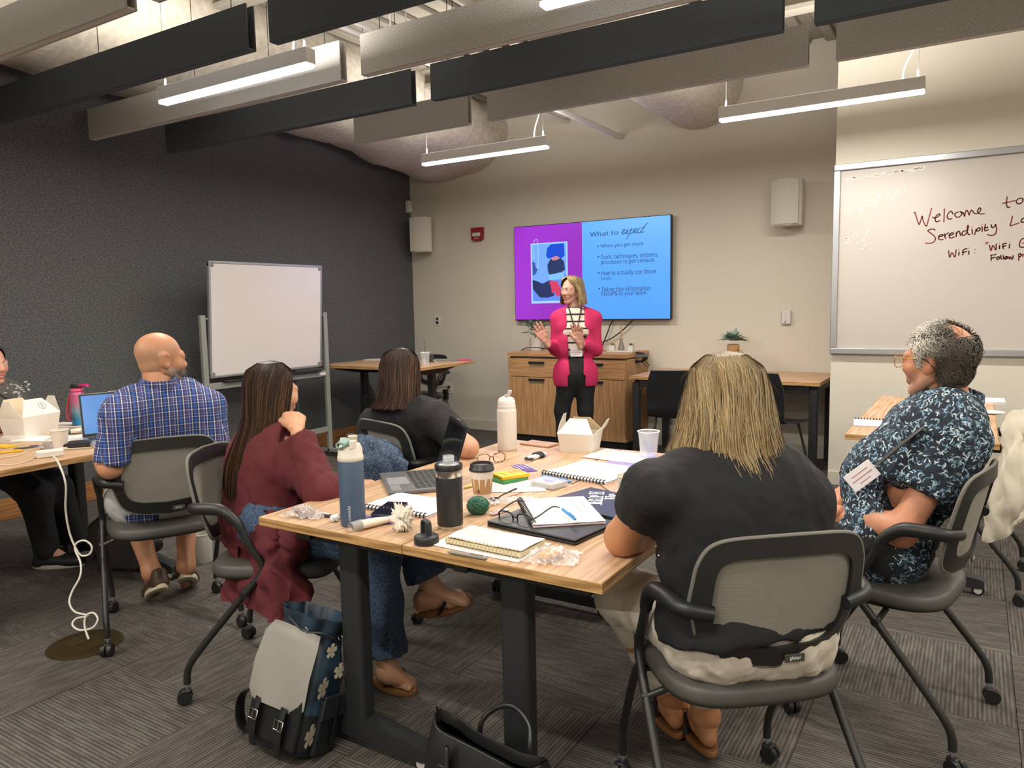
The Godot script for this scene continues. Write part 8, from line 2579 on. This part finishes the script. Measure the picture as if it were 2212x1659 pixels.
func grey_person():
	var o := thing("person", "person in a dark grey sweatshirt cut off by the left edge of the photo", "person", Vector3(-5, 0, -2.145), -1.62, "seated listeners")
	var f := Fig.new(o, {"pel": Vector3(0.000, 0.600, -0.000), "nek": Vector3(-0.011, 0.985, 0.000), "hed": Vector3(-0.014, 1.104, -0.017), "sL": Vector3(-0.165, 0.871, 0.109), "sR": Vector3(0.118, 0.895, -0.114), "eL": Vector3(-0.173, 0.729, -0.071), "wL": Vector3(-0.003, 0.696, -0.220), "eR": Vector3(0.179, 0.659, -0.229), "wR": Vector3(0.141, 0.725, -0.449), "hL": Vector3(-0.090, 0.600, -0.000), "hR": Vector3(0.090, 0.600, 0.000), "kL": Vector3(-0.087, 0.404, -0.574), "kR": Vector3(0.059, 0.404, -0.629), "aL": Vector3(-0.131, 0.100, -0.616), "aR": Vector3(0.047, 0.100, -0.683), "tL": Vector3(-0.276, 0.030, -0.553), "tR": Vector3(-0.039, 0.030, -0.789)})
	var j := f.j
	var hd := Transform3D(Basis.looking_at(Vector3(-0.250, -0.020, -0.968), Vector3(0.000, 1.000, -0.000)), Vector3(-0.014, 1.104, -0.017))
	var tone := lin("cf9780")
	skin_of(f, tone, hd, false, face_paint(tone, lin("6a5444"), lin("b8605c"), tone, 0, tone, 0), 1.0, [[j.wL, Vector3(0.3, 0, -1), Vector3.DOWN, false, 0.5, 0.05], [j.wR, Vector3(-0.3, 0, -1), Vector3.DOWN, true, 0.5, 0.05]])
	var s := Sdf.new(0.014, 60.0)
	f.torso(s, 0.016, 0.11, 0.11, 0.125, 0.0)
	for q in ["L", "R"]:
		s.cap(j["s" + q], j["e" + q], 0.07, 0.062); s.cap(j["e" + q], j["e" + q].lerp(j["w" + q], 0.85), 0.06, 0.045)
	garment(f, "grey_sweatshirt", s, mt(hx("56544f"), 0.9), [], 0.012, 41)
	var g := G.new()
	var r := RandomNumberGenerator.new()
	r.seed = 6
	var c := Vector3(-0.096, 0.95, -0.165)
	for k in 26: g.ball(c + Vector3(r.randfn(0, 0.03), r.randfn(0, 0.02), -0.002), Vector3(r.randf_range(0.004, 0.012), r.randf_range(0.003, 0.008), 0.003), 4)
	part("chest_print", g, mt(hx("9fa3a4"), 0.8), o).set_meta("kind", "stuff")
	lanyard(o, [j.nek + Vector3(0.05, 0.0, -0.06), Vector3(0.029, 0.917, -0.31), Vector3(0.011, 0.856, -0.347)], 0.007)
	s = Sdf.new(0.014, 60.0)
	s.cap(j.hL, j.hR, 0.115)
	for q in ["L", "R"]:
		s.cap(j["h" + q], j["k" + q], 0.09, 0.075)
		s.cap(j["k" + q], j["a" + q], 0.075, 0.062)
	garment(f, "black_trousers", s, mt(hx("121316"), 0.85), [], 0.006, 43)
	for q in ["L", "R"]:
		var d: Vector3 = ((j["t" + q] - j["a" + q]) * Vector3(1, 0, 1)).normalized()
		shoe(o, j["a" + q] * Vector3(1, 0, 1) - d * 0.06, j["a" + q] * Vector3(1, 0, 1) + d * 0.2, Vector3.UP, mt(hx("1a1b1d"), 0.5), mt(hx("b3ada6"), 0.6))
	long_hair(o, hd, [[0.122, 0.004, 0.004, 0.004, 0, 0.0, 3.1], [0.09, 0.076, 0.09, 0.075, 0, 0.01, 2.6], [0.03, 0.088, 0.105, 0.08, 0, 0.01, 1.8], [-0.04, 0.09, 0.105, 0.07, 0, 0.012, 1.4], [-0.09, 0.085, 0.095, 0.07, 0, 0.015, 1.3]],
		{"n": 500, "steps": 10, "w": 0.003, "wave": 0.006, "shade": lin("3a2c22"), "cols": [lin("4a382c"), lin("5a4434"), lin("3a2c24")], "seed": 19, "name": "brown_hair"})
func presenter():
	var o := thing("person", "standing person with a blonde bob in a pink cardigan, hands raised, presenting", "person", Vector3(-2.93, 0, -5.75), 3.562)
	var f := Fig.new(o, {"pel": Vector3(-0.018, 0.799, -0.012), "nek": Vector3(-0.013, 1.361, 0.048), "hed": Vector3(0.009, 1.512, 0.041), "sR": Vector3(0.125, 1.265, 0.019), "sL": Vector3(-0.178, 1.263, 0.060), "eR": Vector3(0.152, 1.007, 0.008), "wR": Vector3(0.215, 1.080, -0.216), "eL": Vector3(-0.197, 0.998, 0.034), "wL": Vector3(-0.063, 1.066, -0.180), "hR": Vector3(0.053, 0.737, -0.028), "hL": Vector3(-0.100, 0.734, -0.008), "kR": Vector3(0.100, 0.480, -0.000), "kL": Vector3(-0.100, 0.480, 0.000), "aR": Vector3(0.100, 0.090, -0.000), "aL": Vector3(-0.120, 0.090, -0.000), "tR": Vector3(0.130, 0.030, -0.160), "tL": Vector3(-0.170, 0.030, -0.150)})
	var j := f.j
	var hd := Transform3D(Basis.looking_at(Vector3(0.599, -0.060, -0.799), Vector3(-0.027, 1.000, -0.012)), Vector3(0.009, 1.512, 0.041))
	var tone := lin("d09c88")
	var hr := Vector3(0.498, 0.86, -0.084)
	var hl := Vector3(0.127, 0.95, -0.162)
	skin_of(f, tone, hd, false, face_paint(tone, lin("6a503c"), lin("b05a62"), tone, 0, tone, 0), 0.92, [[j.wR, hr, Vector3(-0.11, 0.1, -0.98), true, 0.1, 0.12, 1.0], [j.wL, hl, Vector3(0.113, 0.05, -0.99), false, 0.14, 0.12, 1.0]])
	var pink := mt(hx("c2255c"), 0.85)
	var shirt := Image.create(8, 256, false, Image.FORMAT_RGB8)
	for y in 256:
		for x in 8: shirt.set_pixel(x, y, hx("1b1616") if y % 64 < 15 else hx("dccfc0"))
	var sm := tri(mt(Color.WHITE, 0.85), ImageTexture.create_from_image(shirt), Vector3(4.2, 4.2, 4.2))
	var s := Sdf.new(0.011, 65.0)
	f.torso(s, 0.003, 0.092, 0.088, 0.1, 0.14)
	for x in [-1, 1]: s.ell(f.along(0.62) + f.fw * 0.06 + f.rt * x * 0.06, Vector3(0.06, 0.06, 0.05))
	garment(f, "striped_top", s, sm, [[f.along(0.1), -f.up, 0.4]], 0.003, 51)
	# cardigan: an open shell over the top, parted in front
	s = Sdf.new(0.009, 75.0)
	f.torso(s, 0.016, 0.094, 0.094, 0.112, 0.02)
	s.cap(f.along(-0.1) - f.rt * 0.07, f.along(-0.1) + f.rt * 0.07, 0.118)
	for q in ["L", "R"]:
		s.cap(j["s" + q], j["e" + q], 0.058, 0.05)
		s.cap(j["e" + q], j["e" + q].lerp(j["w" + q], 0.9), 0.05, 0.038)
	var g := G.new()
	var fw := f.fw
	var rt := f.rt
	var up := f.up
	var pel: Vector3 = j.pel
	var wrists := [[j.eR.lerp(j.wR, 0.82), (j.wR - j.eR).normalized()], [j.eL.lerp(j.wL, 0.82), (j.wL - j.eL).normalized()]]
	s.build(g, null, func(p: Vector3) -> float:
		var d := p - pel
		var a := d.dot(rt)
		var b := d.dot(fw)
		var h := d.dot(up)
		var e := 1.0
		var half := 0.058 + 0.02 * clampf(h / 0.5, 0.0, 1.0) if h > -0.02 else 0.075
		if b > 0.0: e = minf(e, maxf(absf(a + 0.0) - half, 0.02 - b))
		e = minf(e, h + 0.115)
		for w in wrists:
			var q: Vector3 = p - w[0]
			if q.length() < 0.1: e = minf(e, -q.dot(w[1]))
		return e)
	part("pink_cardigan", g, pink, o)
	s = Sdf.new(0.012, 65.0)
	s.cap(j.pel - f.rt * 0.055, j.pel + f.rt * 0.055, 0.104)
	s.cap(f.along(0.12) - f.rt * 0.05, f.along(0.12) + f.rt * 0.05, 0.092)
	for q in ["L", "R"]:
		s.cap(j["h" + q], j["k" + q], 0.094, 0.064)
		s.cap(j["k" + q], j["a" + q] + Vector3(0, 0.03, 0), 0.062, 0.054)
	garment(f, "black_trousers", s, mt(hx("141417"), 0.8), [], 0.003, 55)
	for q in ["L", "R"]:
		var d: Vector3 = ((j["t" + q] - j["a" + q]) * Vector3(1, 0, 1)).normalized()
		shoe(o, j["a" + q] * Vector3(1, 0, 1) - d * 0.06, j["a" + q] * Vector3(1, 0, 1) + d * 0.18, Vector3.UP, mt(hx("18181a"), 0.5), M.black_plastic)
	var chest := f.along(0.55) + f.fw * 0.125
	lanyard(o, [j.nek + f.rt * 0.055 + f.fw * 0.01 + f.up * 0.01, j.nek + f.rt * 0.045 + f.fw * 0.085 - f.up * 0.05, chest + f.up * 0.01], 0.006)
	lanyard(o, [j.nek - f.rt * 0.055 + f.fw * 0.01 + f.up * 0.01, j.nek - f.rt * 0.045 + f.fw * 0.085 - f.up * 0.05, chest + f.up * 0.01], 0.006)
	lanyard(o, [chest + f.up * 0.015, chest - f.up * 0.05, f.along(0.38) + f.fw * 0.115], 0.003)
	badge(o, f.along(0.31) + f.fw * 0.118, Basis(-f.rt, f.up, f.fw), 0.1, 0.075)
	g = G.new()
	g.ball(f.along(0.55) + f.fw * 0.118 - f.rt * 0.075, Vector3.ONE * 0.016, 8)
	part("clip_microphone", g, mt(hx("1a2230"), 0.5), o)
	for q in [[j.wR, j.eR, hx("d9c6c4")], [j.wL, j.eL, hx("b89a72")]]:
		g = G.new()
		var ax: Vector3 = (q[1] - q[0]).normalized()
		var b := Basis.looking_at(ax, Vector3(0.1, 1, 0.2))
		var ring := []
		for k in 21: ring.append(q[0] + ax * 0.018 + b * Vector3(cos(TAU * k / 20) * 0.031, sin(TAU * k / 20) * 0.029, 0))
		g.tube(ring, 0.0035, 6, false)
		part("bracelet", g, mt(q[2], 0.4, 0.3), o)
	long_hair(o, hd, [[0.122, 0.004, 0.004, 0.004, 0.01, -0.01, 3.1], [0.115, 0.045, 0.05, 0.05, 0.005, 0.0, 3.1], [0.092, 0.08, 0.094, 0.088, 0, 0.005, 2.75], [0.045, 0.095, 0.108, 0.092, 0, 0.01, 2.2], [-0.01, 0.102, 0.11, 0.088, 0, 0.01, 2.0], [-0.065, 0.112, 0.112, 0.088, 0, 0.012, 2.0], [-0.105, 0.122, 0.112, 0.09, 0, 0.015, 2.0], [-0.135, 0.11, 0.1, 0.085, 0, 0.015, 1.95]],
		{"n": 1700, "steps": 18, "w": 0.0024, "wave": 0.012, "turns": 9.0, "ragged": 0.35, "fly": 0.003, "spread": 0.5, "shade": lin("7d6740"), "cols": [lin("c2ab7a"), lin("a98f60"), lin("d3c096"), lin("947a4e"), lin("b59d6d")], "seed": 23, "name": "blonde_bob_hair"})
